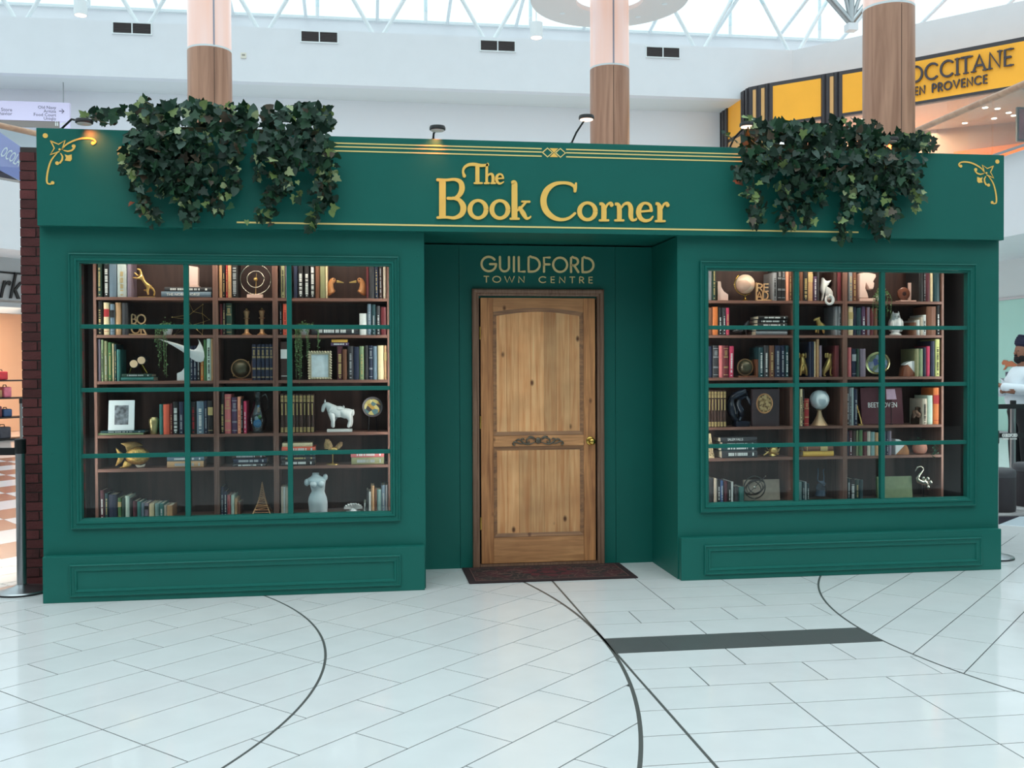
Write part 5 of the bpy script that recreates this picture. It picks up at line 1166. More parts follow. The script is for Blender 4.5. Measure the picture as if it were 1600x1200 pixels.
# globes
GPK = patch_mat('pink_globe_map', [(232, 188, 160), (226, 204, 180), (206, 170, 150), (232, 214, 196)], 14)
t = orn('globe', 'pale pink globe in a brass arc on the top shelf', 'globe', 1163, 470, 1); zb = ROWZ[1]+.0006; c = P(1164, 444, YO); r = 15.8*pxm()
MB().ball(c, r, 28, 16).build('globe', GPK, t, smooth=True)
MB().tube([(c.x+r*1.12*math.cos(a), YO, c.z+r*1.12*math.sin(a)) for a in [math.radians(125+i*10.5) for i in range(18)]], .004, 8).build('meridian', BRASS, t, smooth=True)
MB().lathe([(.034, 0), (.030, .006), (.012, .012), (.008, .02), (.005, c.z-r*1.12-zb)], (c.x, YO, zb), 20).build('foot', BRASS, t, smooth=True)
t = orn('globe', 'white globe on a flared tan stand, right window fourth shelf', 'globe', 1280, 666, 4); zb = ROWZ[4]+.0006; c = P(1280.3, 624.5, YO); r = 15.8*pxm()
MB().ball(c, r, 28, 16).build('globe', patch_mat('white_globe_map', [(206, 220, 226), (220, 230, 234), (188, 200, 206), (226, 234, 236)], 16), t, smooth=True)
zs = c.z-r*1.05-zb; MB().lathe([(.062, 0), (.058, .008), (.040, zs*.3), (.022, zs*.62), (.013, zs*.93), (.018, zs*.95), (.018, zs*.98), (.006, zs)], (c.x, YO, zb), 28).build('stand', M('tan_metal', (220, 180, 140), .4, .3), t, smooth=40)
MB().tube([(c.x+r*1.08*math.cos(a), YO, c.z+r*1.08*math.sin(a)) for a in [math.radians(-110+i*10) for i in range(18)]], .0025, 8).build('meridian', SILV, t, smooth=True)
# cat
t = orn('cat_figurine', 'white porcelain cat with a tail hanging over the shelf', 'figurine', 1291, 470, 1, y=.33); zb = ROWZ[1]+.0006; kc, oc = 10.32, (1235, 410)
poly = [(470, 615), (500, 595), (510, 500), (478, 420), (490, 350), (500, 300), (515, 230), (550, 268), (590, 285), (650, 275), (610, 350), (580, 375), (640, 410), (680, 470), (688, 540), (690, 615)]
MB().pillow(rest(cp(oc, kc, poly, .33), zb)[::-1], .33, .052, .26).build('body', PORC, t, smooth=60)
pc = P(oc[0]+625/kc, oc[1]+605/kc, .262); MB().tube([(pc.x+.03*math.cos(a), .258, pc.z+.0+.032*math.sin(a)) for a in [math.radians(100-i*24) for i in range(15)]], [.013-.0004*i for i in range(15)], 10).build('tail', PORC, t, smooth=True)
# pink horse-head bookend
t = orn('bookend', 'pale pink stone horse-head bookend on the top shelf', 'bookend', 1352, 470, 1)
hd = [(1075, 560), (1075, 165), (1120, 150), (1200, 135), (1290, 150), (1355, 170), (1362, 210), (1315, 290), (1335, 310), (1328, 370), (1310, 415), (1280, 422), (1230, 415), (1210, 370), (1195, 320), (1190, 400), (1225, 480), (1240, 560)]
pl_ = rest(cp(oc, kc, hd), ROWZ[1]+.024); MB().pillow(pl_[::-1], YO, .06, .16).build('head', PINKS, t, smooth=50)
a, b = P(oc[0]+1075/kc, 470, YO).x, P(oc[0]+1330/kc, 470, YO).x; MB().box((a, YO-.04, ROWZ[1]+.0006), (b, YO+.04, ROWZ[1]+.0246)).build('base', PINKS, t, bevel=.003)
# agate bookend
t = orn('bookend', 'pink L-shaped bookend with a brown agate disc, top shelf', 'bookend', 1420, 470, 1); zb = ROWZ[1]+.0006
a, b = P(1404.5, 470, YO).x, P(1435, 470, YO).x; MB().box((a, .32, zb), (b, .40, zb+.012)).build('base', PINKS, t, bevel=.001)
MB().box((b-.018, .315, zb), (b, .41, P(1430, 439, YO).z)).box((b-.055, .395, zb), (b-.018, .41, P(1430, 441, YO).z)).build('upright', PINKS, t, bevel=.001)
MB().lathe([(.001, -.012), (.040, -.012), (.050, -.006), (.050, .006), (.001, .012)], (a+.035, .345, zb+.062), 28, 'y').build('agate_disc', M('agate', (110, 66, 50), .25, noise=.3, nscale=30), t, smooth=40)
MB().lathe([(.001, -.0135), (.012, -.0135), (.016, -.012)], (a+.035, .345, zb+.062), 16, 'y').build('agate_core', M('dark_agate', (50, 30, 28), .25), t)
# dark glass bird, golden horse
t = orn('figurine', 'dark smoky glass bird figurine on the second shelf, right window', 'figurine', 1160, 523, 2); SMK = M('smoky_glass', (60, 62, 66), .1, spec=.8)
figure(t, orr, kr, [(640, 1090, 34), (700, 1040, 40), (740, 985, 26), (765, 950, 24), (800, 960, 8), (560, 1110, 26), (510, 1115, 10), (730, 1130, 8), (735, 1170, 9), (650, 1130, 8), (645, 1172, 9)], [(0, 1), (1, 2), (2, 3), (3, 4), (0, 5), (5, 6), (1, 7), (7, 8), (0, 9), (9, 10)], SMK, ROWZ[2]+.0006)
t = orn('figurine', 'small golden prancing horse figurine on the second shelf', 'figurine', 1280, 523, 2)
figure(t, oc, kc, [(455, 980, 42), (500, 1010, 44), (440, 920, 34), (430, 880, 26), (400, 910, 20), (378, 945, 15), (440, 1040, 20, -.012), (405, 1090, 13, -.012), (400, 1140, 13, -.012), (450, 1050, 20, .012), (460, 1100, 13, .012), (458, 1145, 13, .012), (520, 1060, 24, -.012), (515, 1100, 14, -.012), (525, 1145, 14, -.012), (530, 1060, 22, .014), (560, 1100, 14, .014), (548, 1145, 14, .014), (485, 900, 14), (548, 1010, 12), (570, 1070, 12)],
       [(0, 1), (0, 2), (2, 3), (3, 4), (4, 5), (0, 6), (6, 7), (7, 8), (0, 9), (9, 10), (10, 11), (1, 12), (12, 13), (13, 14), (1, 15), (15, 16), (16, 17), (3, 18), (1, 19), (19, 20)], GOLDM, ROWZ[2]+.0006)
# owl
t = orn('owl_figurine', 'white ceramic owl figurine on a round foot, second shelf', 'figurine', 1399, 523, 2); p = LOC[t.name]; H = P(1399, 489, YO).z-p.z
MB().lathe([(.046, 0), (.046, .06*H), (.034, .10*H), (.032, .14*H), (.046, .28*H), (.052, .45*H), (.048, .64*H), (.036, .80*H), (.033, .90*H), (.026, .98*H), (.006, 1.0*H)], p, 24, sy=.8).build('body', PORC, t, smooth=True)
for s in (-1, 1):
    MB().lathe([(.009, 0), (.006, .012), (.0005, .022)], (p.x+s*.022, p.y-.006, p.z+.95*H), 8).build('ear_tuft', PORC, t, smooth=True)
    MB().ball((p.x+s*.013, p.y-.030, p.z+.82*H), (.010, .006, .010), 12, 8).build('eye', M('grey_glaze', (190, 186, 182), .3), t, smooth=True)
    MB().ball((p.x+s*.040, p.y-.006, p.z+.45*H), (.016, .034, .052), 12, 10).build('wing', PORC, t, smooth=True)
MB().lathe([(.005, 0), (.0005, -.014)], (p.x, p.y-.035, p.z+.79*H), 6).build('beak', PORC, t)
# golden dogs
k5, o5 = 10.32, (1235, 505)
t = orn('dog_figurine', 'golden sitting dog figurine facing forward, third shelf', 'figurine', 1255, 588, 3)
figure(t, o5, k5, [(195, 600, 40), (195, 690, 54), (195, 770, 56), (193, 540, 30), (192, 500, 34, -.01), (190, 525, 22, -.032), (160, 690, 22, -.02), (145, 760, 17, -.028), (132, 850, 17, -.03), (225, 690, 22, -.02), (235, 760, 17, -.028), (240, 850, 17, -.03), (265, 800, 26, .01), (262, 850, 20, -.01), (130, 800, 24, .012)],
       [(0, 1), (1, 2), (0, 3), (3, 4), (4, 5), (0, 6), (6, 7), (7, 8), (0, 9), (9, 10), (10, 11), (2, 12), (12, 13), (2, 14)], GOLDM, ROWZ[3]+.0006)
for u in (140, 245): c = P(o5[0]+u/k5, o5[1]+520/k5, YO); MB().ball((c.x, YO-.004, c.z), (.008, .012, .022), 10, 8).build('ear', GOLDM, t, smooth=True)
t = orn('dog_figurine', 'golden sitting dog figurine looking right, third shelf', 'figurine', 1294, 588, 3)
figure(t, o5, k5, [(620, 640, 46), (590, 710, 56), (580, 780, 52), (635, 570, 32), (630, 510, 36), (690, 515, 18), (712, 515, 14), (640, 720, 20, -.014), (630, 780, 15, -.014), (635, 840, 15, -.014), (665, 840, 12, -.014), (655, 720, 20, .014), (668, 780, 15, .014), (672, 840, 15, .014), (700, 842, 12, .014), (530, 800, 28, -.01), (525, 845, 18, -.012), (560, 848, 14, -.014), (535, 745, 14)],
       [(0, 1), (1, 2), (0, 3), (3, 4), (4, 5), (5, 6), (0, 7), (7, 8), (8, 9), (9, 10), (0, 11), (11, 12), (12, 13), (13, 14), (2, 15), (15, 16), (16, 17), (2, 18)], GOLDM, ROWZ[3]+.0006)
c = P(o5[0]+590/k5, o5[1]+520/k5, YO); 
for s in (-1, 1): MB().ball((c.x, YO+s*.016, c.z), (.012, .005, .020), 10, 8).build('ear', GOLDM, t, smooth=True)
# two-tone half-disc bookends
k6, o6 = 10.32, (1375, 505)
t = orn('bookend', 'brown and white two-tone arched bookend, third shelf of right window', 'bookend', 1416, 589, 3); zb = ROWZ[3]+.0006
MB().prism(rest(cp(o6, k6, [(315, 860), (335, 720), (365, 685), (395, 672), (545, 855), (545, 860)]), zb), .30, .37).build('wood_half', DWOOD, t, bevel=.002)
MB().prism([(x, z) for x, z in rest(cp(o6, k6, [(400, 672), (345, 680), (390, 640), (460, 615), (560, 608), (550, 858)]), zb+.001)], .302, .368).build('marble_half', PORC, t, bevel=.002)
t = orn('bookend', 'white and brown two-tone arched bookend, fifth shelf of right window', 'bookend', 1404, 711, 5); zb = ROWZ[5]+.0006; k7, o7 = 10.32, (1375, 600)
MB().prism(rest(cp(o7, k7, [(198, 1140), (198, 890), (260, 895), (320, 930), (355, 975), (205, 1135)]), zb+.001), .30, .37).build('marble_half', PORC, t, bevel=.002)
MB().prism(rest(cp(o7, k7, [(205, 1140), (360, 975), (395, 1020), (415, 1080), (418, 1140)]), zb), .302, .368).build('wood_half', wood('oak_inlay', (190, 130, 80), (150, 96, 56), .5, (20, 20, 3), 0), t, bevel=.002)
# black abstract sculpture
k8, o8 = 10.32, (1095, 600)
t = orn('abstract_sculpture', 'glossy black twisted sculpture on a square block, fourth shelf', 'sculpture', 1157, 667, 4); zb = ROWZ[4]+.0006; BLKG = M('black_gloss', (30, 36, 50), .15)
a, b = P(1147, 667, YO).x, P(1168, 667, YO).x; MB().box((a, YO-.045, zb), (b, YO+.045, zb+.040)).build('base', BLKG, t, bevel=.003)
q8 = lambda x, y, d=0: (lambda p: Vector((p.x, YO+d, p.z)))(P(o8[0]+x/k8, o8[1]+y/k8, YO))
for pts, rr in (([(590, 595), (535, 540), (490, 440), (480, 340), (510, 230), (590, 160), (690, 120), (760, 130)], [.016, .030, .034, .030, .026, .028, .026, .012]), ([(620, 600), (660, 520), (640, 420), (600, 330), (640, 240), (720, 200)], [.014, .022, .026, .022, .018, .012]), ([(710, 130), (750, 200), (775, 280), (795, 340)], [.022, .018, .012, .006]), ([(500, 350), (560, 330), (590, 400), (570, 480), (560, 570)], [.010, .014, .012, .012, .010])):
    MB().tube([q8(x, y, .02*math.sin(i*2)) for i, (x, y) in enumerate(pts)], rr, 10).build('strand', BLKG, t, smooth=True)
# dark plaque with oval medallion
t = orn('plaque', 'dark brown plaque with a gilt oval medallion, fourth shelf', 'plaque', 1196, 666, 4, y=.32); zb = ROWZ[4]+.0006
a, b, zt = P(1175.5, 665, .32).x, P(1217, 665, .32).x, P(1196, 608, .32).z
MB().box((a, .31, zb), (b, .345, zt)).build('board', M('dark_leather', (66, 54, 58), .5, noise=.1, nscale=20), t, bevel=.003)
c = P(1194.5, 630.5, .31); MB().lathe([(.001, -.006), (.055, -.006), (.057, -.004)], (c.x, .31, c.z), 32, 'y', 1, 1.18).build('relief', patch_mat('relief_scene', [(150, 120, 80), (196, 166, 120), (110, 84, 56), (176, 146, 104)], 60), t)
MB().lathe([(.055, -.004), (.058, -.009), (.063, -.009), (.065, -.001)], (c.x, .31, c.z), 36, 'y', 1, 1.18, caps=False).build('medallion_rim', BRONZEM, t, smooth=True)
# golden quill stand
t = orn('quill_stand', 'slender gold key-shaped stand before the maroon album', 'ornament', 1344, 665, 4, y=.29); zb = ROWZ[4]+.0006; k9, o9 = 10.32, (1235, 600)
q9 = lambda x, y: (lambda p: Vector((p.x, .29, max(p.z, zb+.003))))(P(o9[0]+x/k9, o9[1]+y/k9, .29))
MB().tube([q9(1145, 640), q9(1125, 540), q9(1100, 450), q9(1080, 400), q9(1072, 330)], [.006, .005, .004, .005, .002], 8).tube([q9(1085, 460), q9(1110, 440)], .004, 6).build('shaft', GOLDM, t, smooth=True)
p = q9(1135, 655); MB().box((p.x-.022, .275, zb), (p.x+.012, .305, zb+.008)).build('foot', GOLDM, t, bevel=.002)
# albums shown face-on
def album(label, u0, u1, v0, v1, row, colr, y, name='album', tilt=6, deep=.025):
    zb = ROWZ[row]+.0036; a, b, zt = P(u0, v1, y).x, P(u1, v1, y).x, P(u0, v0, y).z; c = Vector(((a+b)/2, y, zb))
    mt = Matrix.Translation((0, y, zb)) @ Matrix.Rotation(math.radians(-tilt), 4, 'X') @ Matrix.Translation((0, -y, -zb))
    o = thing('album', label, 'book', c)
    MB().box((a, y, zb), (b, y+.003, zt)).box((a, y+deep-.003, zb), (b, y+deep, zt)).box((a, y+.003, zb), (a+.004, y+deep-.003, zt)).xform(mt).build('cover', MATS['cloth_'+colr], o)
    MB().box((a+.0042, y+.0031, zb+.004), (b-.005, y+deep-.0031, zt-.004)).xform(mt).build('pages', PAGE, o); return o, mt
o, mt = album('maroon BEETHOVEN album shown face-on, fourth shelf of right window', 1347, 1412, 606, 665, 4, 'maroon', .345)
p = P(1355, 633, .343); tx = text('BEETHOVEN', 'title', FOIL['w'], o, p.x, .3335, p.z-.018, .055, width=P(1400, 633, .343).x-p.x)
tx.rotation_euler.x += math.radians(-6)
t = orn('paper_note', 'pale mauve paper card propped before the maroon album', 'card', 1392, 624, 4, y=.325); zb = ROWZ[4]+.0006
a, b, z1, z2 = P(1384.5, 624, .33).x, P(1400, 624, .33).x, P(1390, 624, .33).z, P(1390, 608, .33).z
MB().add([(a, .322, z1), (b, .322, z1), (b-.008, .333, z2), (a+.002, .333, z2), (a, .3245, z1), (b, .3245, z1), (b-.008, .3355, z2), (a+.002, .3355, z2)], [(0, 1, 2, 3), (7, 6, 5, 4), (0, 4, 5, 1), (1, 5, 6, 2), (2, 6, 7, 3), (3, 7, 4, 0)]).build('card', M('mauve_paper', (206, 170, 190), .8, noise=.08, nscale=30), t)
MB().tube([((a+b)/2, .328, zb), ((a+b)/2, .328, z1+.01)], .003, 6).lathe([(.015, 0), (.015, .004), (.003, .006)], ((a+b)/2, .328, zb), 12).build('holder', IRON, t)
album('sage green album shown face-on, bottom shelf of right window', 1372, 1426, 745, 795, 6, 'sage', .34)
album('beige album shown face-on behind the armillary, bottom shelf', 1163.5, 1219, 750, 795, 6, 'beige', .40)
# bronze figure in front of album
t = orn('figurine', 'small dark bronze bust under a hood, fourth shelf right end', 'figurine', 1431, 666, 4, y=.32); DBZ = M('dark_bronze', (70, 54, 44), .35, .8, noise=.4, nscale=40)
figure(t, (1375, 600), 10.32, [(600, 600, 90), (600, 500, 70), (605, 420, 46), (612, 360, 52), (540, 440, 30, -.02), (500, 560, 20, -.03)], [(0, 1), (1, 2), (2, 3), (1, 4), (4, 5)], DBZ, ROWZ[4]+.0006, 'bust', .32)
c = P(1434, 640, .345); MB().lathe([(.052, 0), (.054, .03), (.048, .07), (.030, .105), (.004, .122)], (c.x, .35, ROWZ[4]+.0006), 18, sy=.5).build('hood', DBZ, t, smooth=True)
# maze-pattern card stand, golden shell, potted plant
t = orn('patterned_bookend', 'cream bookend with a dark maze pattern, fifth shelf', 'bookend', 1111, 712, 5, y=.31); zb = ROWZ[5]+.0006; k9, o9 = 10.32, (1095, 600)
MB().prism(rest(cp(o9, k9, [(60, 1155), (60, 760), (155, 760), (180, 950), (215, 1155)], .31), zb), .30, .34).build('body', M('cream_lacquer', (232, 206, 160), .5), t, bevel=.001)
g = MB()
for i, (dx, z0, z1) in enumerate(((.0, .02, .15), (.012, .03, .12), (-.012, .05, .16), (.024, .015, .06))):
    x = P(1108, 700, .31).x+dx; g.box((x, .2985, zb+z0), (x+.004, .30, zb+z1)); g.box((x, .2985, zb+z0), (x+.014, .30, zb+z0+.005))
g.build('maze_line', M('umber', (120, 92, 66), .7), t)
t = orn('shell_ornament', 'golden ruffled flower ornament beside the black book pile', 'ornament', 1207, 712, 5); c = LOC[t.name]+Vector((0, 0, .006))
for i in range(9):
    a = i*2*PI/9; tp = c+Vector((.055*math.cos(a)*1.15, .03*math.sin(a), .045+.03*math.sin(a*2+.5))); MB().add([c+Vector((0, 0, .02)), c.lerp(tp, .6)+Vector((-.012, 0, .012)), tp, c.lerp(tp, .6)+Vector((.012, .0, -.008)), c.lerp(tp, .6)+Vector((0, .012, .0))], [(0, 1, 2, 4), (0, 4, 2, 3), (0, 3, 2, 1)]).build('petal', GOLDM, t, smooth=True)
MB().ball(c+Vector((.005, -.01, .040)), (.034, .026, .030), 14, 9).build('heart', GOLDM, t, smooth=True); MB().tube([c+Vector((-.07, 0, .003)), c+Vector((-.03, 0, .03))], [.006, .008], 8).tube([c+Vector((.0, 0, .05)), c+Vector((-.01, 0, .10))], [.006, .003], 8).lathe([(.03, 0), (.02, .02)], c, 12).build('stalk', GOLDM, t, smooth=True)
TERR = M('pink_terracotta', (206, 140, 118), .6, noise=.12, nscale=14)
t = orn('potted_plant', 'terracotta bowl with a small green trailing plant, fifth shelf', 'plant', 1437, 712, 5, y=.33); p = LOC[t.name]; H = P(1437, 694, .33).z-p.z
MB().lathe([(.030, 0), (.046, .2*H), (.055, .55*H), (.052, .85*H), (.046, H), (.042, H), (.040, .8*H)], p, 24).build('bowl', TERR, t, smooth=True)
lf = MB(); rr = random.Random(5)
for i in range(110):
    if i < 60: q = p+Vector((rr.gauss(.0, .03), rr.gauss(-.01, .015), H+abs(rr.gauss(0, .016))))
    else: q = p+Vector((.055+rr.gauss(.02, .010), -.078+rr.gauss(0, .004), H-rr.random()*.10))
    d = Vector((rr.uniform(-1, 1), rr.uniform(-1, .4), rr.uniform(-.4, 1))).normalized(); sd = d.cross(Vector((.3, .2, rr.random()))).normalized(); s = .015
    lf.add([q, q+d*s*.6+sd*s*.45, q+d*s*1.2, q+d*s*.6-sd*s*.45], [(0, 1, 2, 3)])
o = lf.build('foliage', M('deep_leaf', (44, 92, 66), .5), t); o['kind'] = 'stuff'
# armillary sphere
t = orn('armillary_sphere', 'dark metal armillary sphere on the bottom shelf of right window', 'ornament', 1178, 790, 6, y=.33); zb = ROWZ[6]+.0006; c = P(1179, 761.5, .33); r = 19*pxm()
def ringm(r, rx, ry, w): 
    mt = Matrix.Translation(c) @ Matrix.Rotation(ry, 4, 'Y') @ Matrix.Rotation(rx, 4, 'X')
    return MB().lathe([(r*.93, -w), (r, -w), (r, w), (r*.93, w), (r*.93, -w)], (0, 0, 0), 40).xform(mt)
PEWT = M('dark_pewter', (120, 118, 112), .3, .9)
for a in ((r, PI/2, 0, .003), (r*.98, PI/2, .9, .003), (r*.92, .35, -.6, .006), (r*.72, PI/2+.3, .5, .004), (r*.66, .9, .4, .004)): ringm(*a).build('ring', PEWT, t, smooth=40)
d = Vector((.72, 0, .69)); MB().tube([c-d*r*1.02, c+d*r*1.35], .003, 8).build('arrow', PEWT, t); MB().ball(c, .012).ball(c+d*r*1.35, .006, 8, 6).build('core', SILV, t, smooth=True)
MB().lathe([(.045, 0), (.040, .008), (.010, .016), (.006, c.z-r-zb+.004)], (c.x, c.y, zb), 20).build('foot', PEWT, t, smooth=True)
# smoky deer bust
t = orn('deer_bust', 'smoky blue glass deer bust with antlers, bottom shelf', 'figurine', 1283, 795, 6, y=.34); BG = M('smoky_blue_glass', (92, 108, 128), .12, spec=.8)
figure(t, (1235, 690), 10.32, [(480, 1050, 80), (480, 900, 84), (490, 780, 62), (500, 690, 42), (520, 660, 34), (540, 720, 22), (440, 640, 12, -.02), (410, 600, 8, -.03), (430, 500, 8, -.02), (425, 420, 5, -.02), (560, 640, 12, .02), (560, 560, 8, .02), (545, 480, 7, .02), (570, 440, 5, .02), (590, 690, 10, .02)],
       [(0, 1), (1, 2), (2, 3), (3, 4), (4, 5), (4, 6), (6, 7), (7, 8), (8, 9), (4, 10), (10, 11), (11, 12), (12, 13), (4, 14)], BG, ROWZ[6]+.0006, 'bust', .34)
# silver swan
t = orn('swan_ornament', 'silver swan ornament on a stem, bottom shelf right end', 'ornament', 1441, 795, 6, y=.33); zb = ROWZ[6]+.0006; ks2, os2 = 10.32, (1375, 690)
qs = lambda x, y, d=0: (lambda p: Vector((p.x, .33+d, p.z)))(P(os2[0]+x/ks2, os2[1]+y/ks2, .33))
MB().tube([qs(690, 660), qs(620, 630), qs(600, 590), (qs(640, 530)), qs(690, 470), qs(700, 430), qs(670, 405), qs(630, 405), qs(600, 420), qs(580, 455), qs(570, 480)], [.018, .018, .014, .009, .007, .006, .006, .007, .009, .005, .002], 10).build('neck', SILV, t, smooth=True)
for i, (x, y) in enumerate(((720, 600), (760, 600), (790, 620), (810, 660), (790, 700), (770, 740), (750, 640), (740, 680), (780, 660))):
    MB().ball(qs(x, y, .012*(-1)**i), (.014, .008, .018), 10, 7).build('feather', SILV, t, smooth=True)
MB().ball(qs(720, 660), (.036, .022, .024), 14, 9).build('body', SILV, t, smooth=True); p = qs(700, 680); MB().tube([(p.x, .33, zb+.01), p], [.004, .005], 8).lathe([(.035, 0), (.034, .006), (.006, .012)], (p.x, .33, zb), 20).build('stem', CLEAR, t, smooth=True)
# ------------------------------------------------------------------ ivy garlands on the sign
IV = [M('ivy_dark', (22, 46, 34), .5, spec=.3, noise=.2, nscale=14, rand=.25), M('ivy_mid', (36, 70, 46), .5, spec=.3, noise=.2, nscale=14, rand=.25), M('ivy_blue', (40, 70, 56), .5, noise=.15, nscale=14, rand=.2),
      M('ivy_light', (112, 132, 74), .5, noise=.2, nscale=20, rand=.15), M('ivy_brown', (78, 66, 50), .5, noise=.25, nscale=16, rand=.2), M('ivy_variegated', (150, 162, 116), .5, noise=.25, nscale=30)]
STEM = M('ivy_stem', (78, 74, 46), .7)
def leaf_pts(kind):
    if kind == 0: half = [(0, .04), (.20, .16), (.42, .12), (.52, -.06), (.36, -.22), (.46, -.44), (.24, -.52), (.12, -.78), (0, -1.0)]
    elif kind == 1: half = [(0, .02), (.18, .12), (.38, .04), (.46, -.2), (.38, -.48), (.2, -.78), (0, -1.0)]
    else: half = [(0, .04), (.26, .2), (.5, .10), (.36, -.12), (.54, -.36), (.28, -.5), (.13, -.8), (0, -1.05)]
    return half
LEAF_ME = []
for kd in range(3):
    h = leaf_pts(kd)
    for mt in IV:
        pts = [(x, -.10*abs(x)+.05*(z+.5)**2, z) for x, z in h]+[(-x, -.10*abs(x)+.05*(z+.5)**2, z) for x, z in h[-2:0:-1]]
        mid = (0, .03, -.42); n = len(pts)
        mb = MB(); mb.v = pts+[mid]; mb.f = [(i, (i+1) % n, n) for i in range(n)]
        o = mb.build('ivy_leaf', mt, origin=(0, 0, 0), smooth=True); LEAF_ME.append(o.data); bpy.data.objects.remove(o)
def garland(label, u0, blobs, strands, seed):
    rr = random.Random(seed)
    base = P(u0, 205, -.1); base.z = ZT
    t = thing('ivy_garland', label, 'plant', base, 'ivy garlands on the fascia sign')
    pos = []
    for u, v, ru, rv, n, lt in blobs:
        for i in range(int(n*1.35)):
            a = rr.random()*2*PI; r = math.sqrt(rr.random()); pos.append((u+ru*r*math.cos(a), v+rv*r*math.sin(a), lt, 1.0))
    st = MB()
    for pts, n, sp, lt in strands:
        P3 = [P(u, v, SY-.05) for u, v in pts]; fine = []
        for i in range(len(P3)-1):
            for s in range(5): fine.append(P3[i].lerp(P3[i+1], s/5)+Vector((rr.gauss(0, .004), rr.uniform(-.03, .01), 0)))
        fine.append(P3[-1]); st.tube(fine, .003, 5)
        for i in range(int(n*2.1)):
            f = rr.random()*(len(pts)-1); k = int(f); f -= k
            pos.append((pts[k][0]+(pts[k+1][0]-pts[k][0])*f+rr.gauss(0, sp), pts[k][1]+(pts[k+1][1]-pts[k][1])*f+rr.gauss(0, 3), lt, .82))
    st.build('stems', STEM, t)['kind'] = 'stuff'
    rest_ = MB(); nparts = 0; rr.shuffle(pos); restm = {}
    leaves = []
    for u, v, lt, sc in pos:
        top_y = 199+(u-57)*.029
        if v < top_y+4: y = rr.uniform(-.14, .16)
        else: y = SY-rr.uniform(.025, .17)
        p = P(u, v-(6 if sc == 1.0 else 2), y)
        if p.z < ZT+.01 and y > SY-.02: y = SY-rr.uniform(.03, .1); p = P(u, v, y)
        s = rr.uniform(.036, .078)*sc
        w = rr.random()
        mi = 3 if w < lt*.5 else 5 if w < lt*.8 else (4 if w > .96 else rr.choice([0, 0, 0, 1, 1, 2]))
        rot = Matrix.Rotation(rr.gauss(0, .9), 4, 'Y') @ Matrix.Rotation(rr.gauss(-.25, .5), 4, 'X') @ Matrix.Rotation(rr.gauss(0, .6), 4, 'Z')
        if v < top_y+4 and rr.random() < .6: rot = Matrix.Rotation(rr.uniform(1.6, 4.6), 4, 'Y') @ Matrix.Rotation(rr.gauss(0, .6), 4, 'X')
        leaves.append((s, y, mi, rr.randrange(3), Matrix.Translation(p) @ rot @ Matrix.Diagonal((s, s, s, 1))))
    leaves.sort(key=lambda l: l[1]-l[0]*1.5)       # nearest and largest first
    for i, (s, y, mi, kd, m) in enumerate(leaves):
        me = LEAF_ME[kd*len(IV)+mi]
        if i < 295: inst('leaf', me, t, m)
        else:
            mb = restm.setdefault(mi, MB()); mb.add([m @ v.co for v in me.vertices], [tuple(q.vertices) for q in me.polygons])
    for mi, mb in restm.items():
        o = mb.build('foliage', IV[mi], t, smooth=True); o['kind'] = 'stuff'
    # planter trough the vines grow from
    big = [b for b in blobs if b[4] > 55]; a, b = P(min(b[0]-b[2] for b in big)+25, 200, .0).x, P(max(b[0]+b[2] for b in big)-25, 200, .0).x
    MB().box((a, .005, ZT), (b, .095, ZT+.05)).build('trough', STEM, t, bevel=.004)
garland('dense dark ivy garland trailing over the left half of the sign', 360,
    [(272, 205, 72, 36, 150, .07), (270, 250, 66, 44, 190, .05), (235, 235, 38, 42, 80, .06), (300, 285, 48, 26, 70, .04), (360, 200, 42, 26, 70, .1), (455, 205, 60, 30, 120, .08), (470, 240, 52, 32, 90, .05), (425, 235, 26, 20, 36, .05), (362, 235, 20, 24, 30, .1),
     (215, 178, 26, 12, 22, .2), (165, 186, 26, 9, 14, .2), (300, 178, 40, 12, 30, .3), (380, 182, 40, 12, 26, .25), (480, 180, 36, 12, 34, .2), (510, 195, 14, 14, 20, .3)],
    [([(250, 190), (238, 166), (226, 158)], 4, 3, .0), ([(175, 196), (150, 188), (134, 182)], 5, 4, .5), ([(205, 225), (212, 290), (225, 320), (243, 347)], 40, 7, .25), ([(195, 230), (197, 260), (212, 280)], 14, 4, .5), ([(280, 290), (292, 320), (300, 352)], 34, 8, .1), ([(362, 215), (368, 260), (362, 290), (344, 312), (340, 332)], 44, 9, .15),
     ([(402, 230), (408, 250), (401, 282)], 16, 5, .2), ([(440, 250), (437, 290), (420, 318), (411, 348)], 44, 8, .15), ([(455, 240), (450, 290), (437, 305)], 20, 7, .2), ([(495, 220), (505, 270), (498, 310), (492, 362)], 46, 8, .2), ([(515, 230), (518, 270), (512, 300), (508, 328)], 24, 6, .35), ([(468, 300), (467, 318)], 4, 3, .5), ([(245, 270), (250, 300), (258, 296)], 14, 7, .4)], 11)
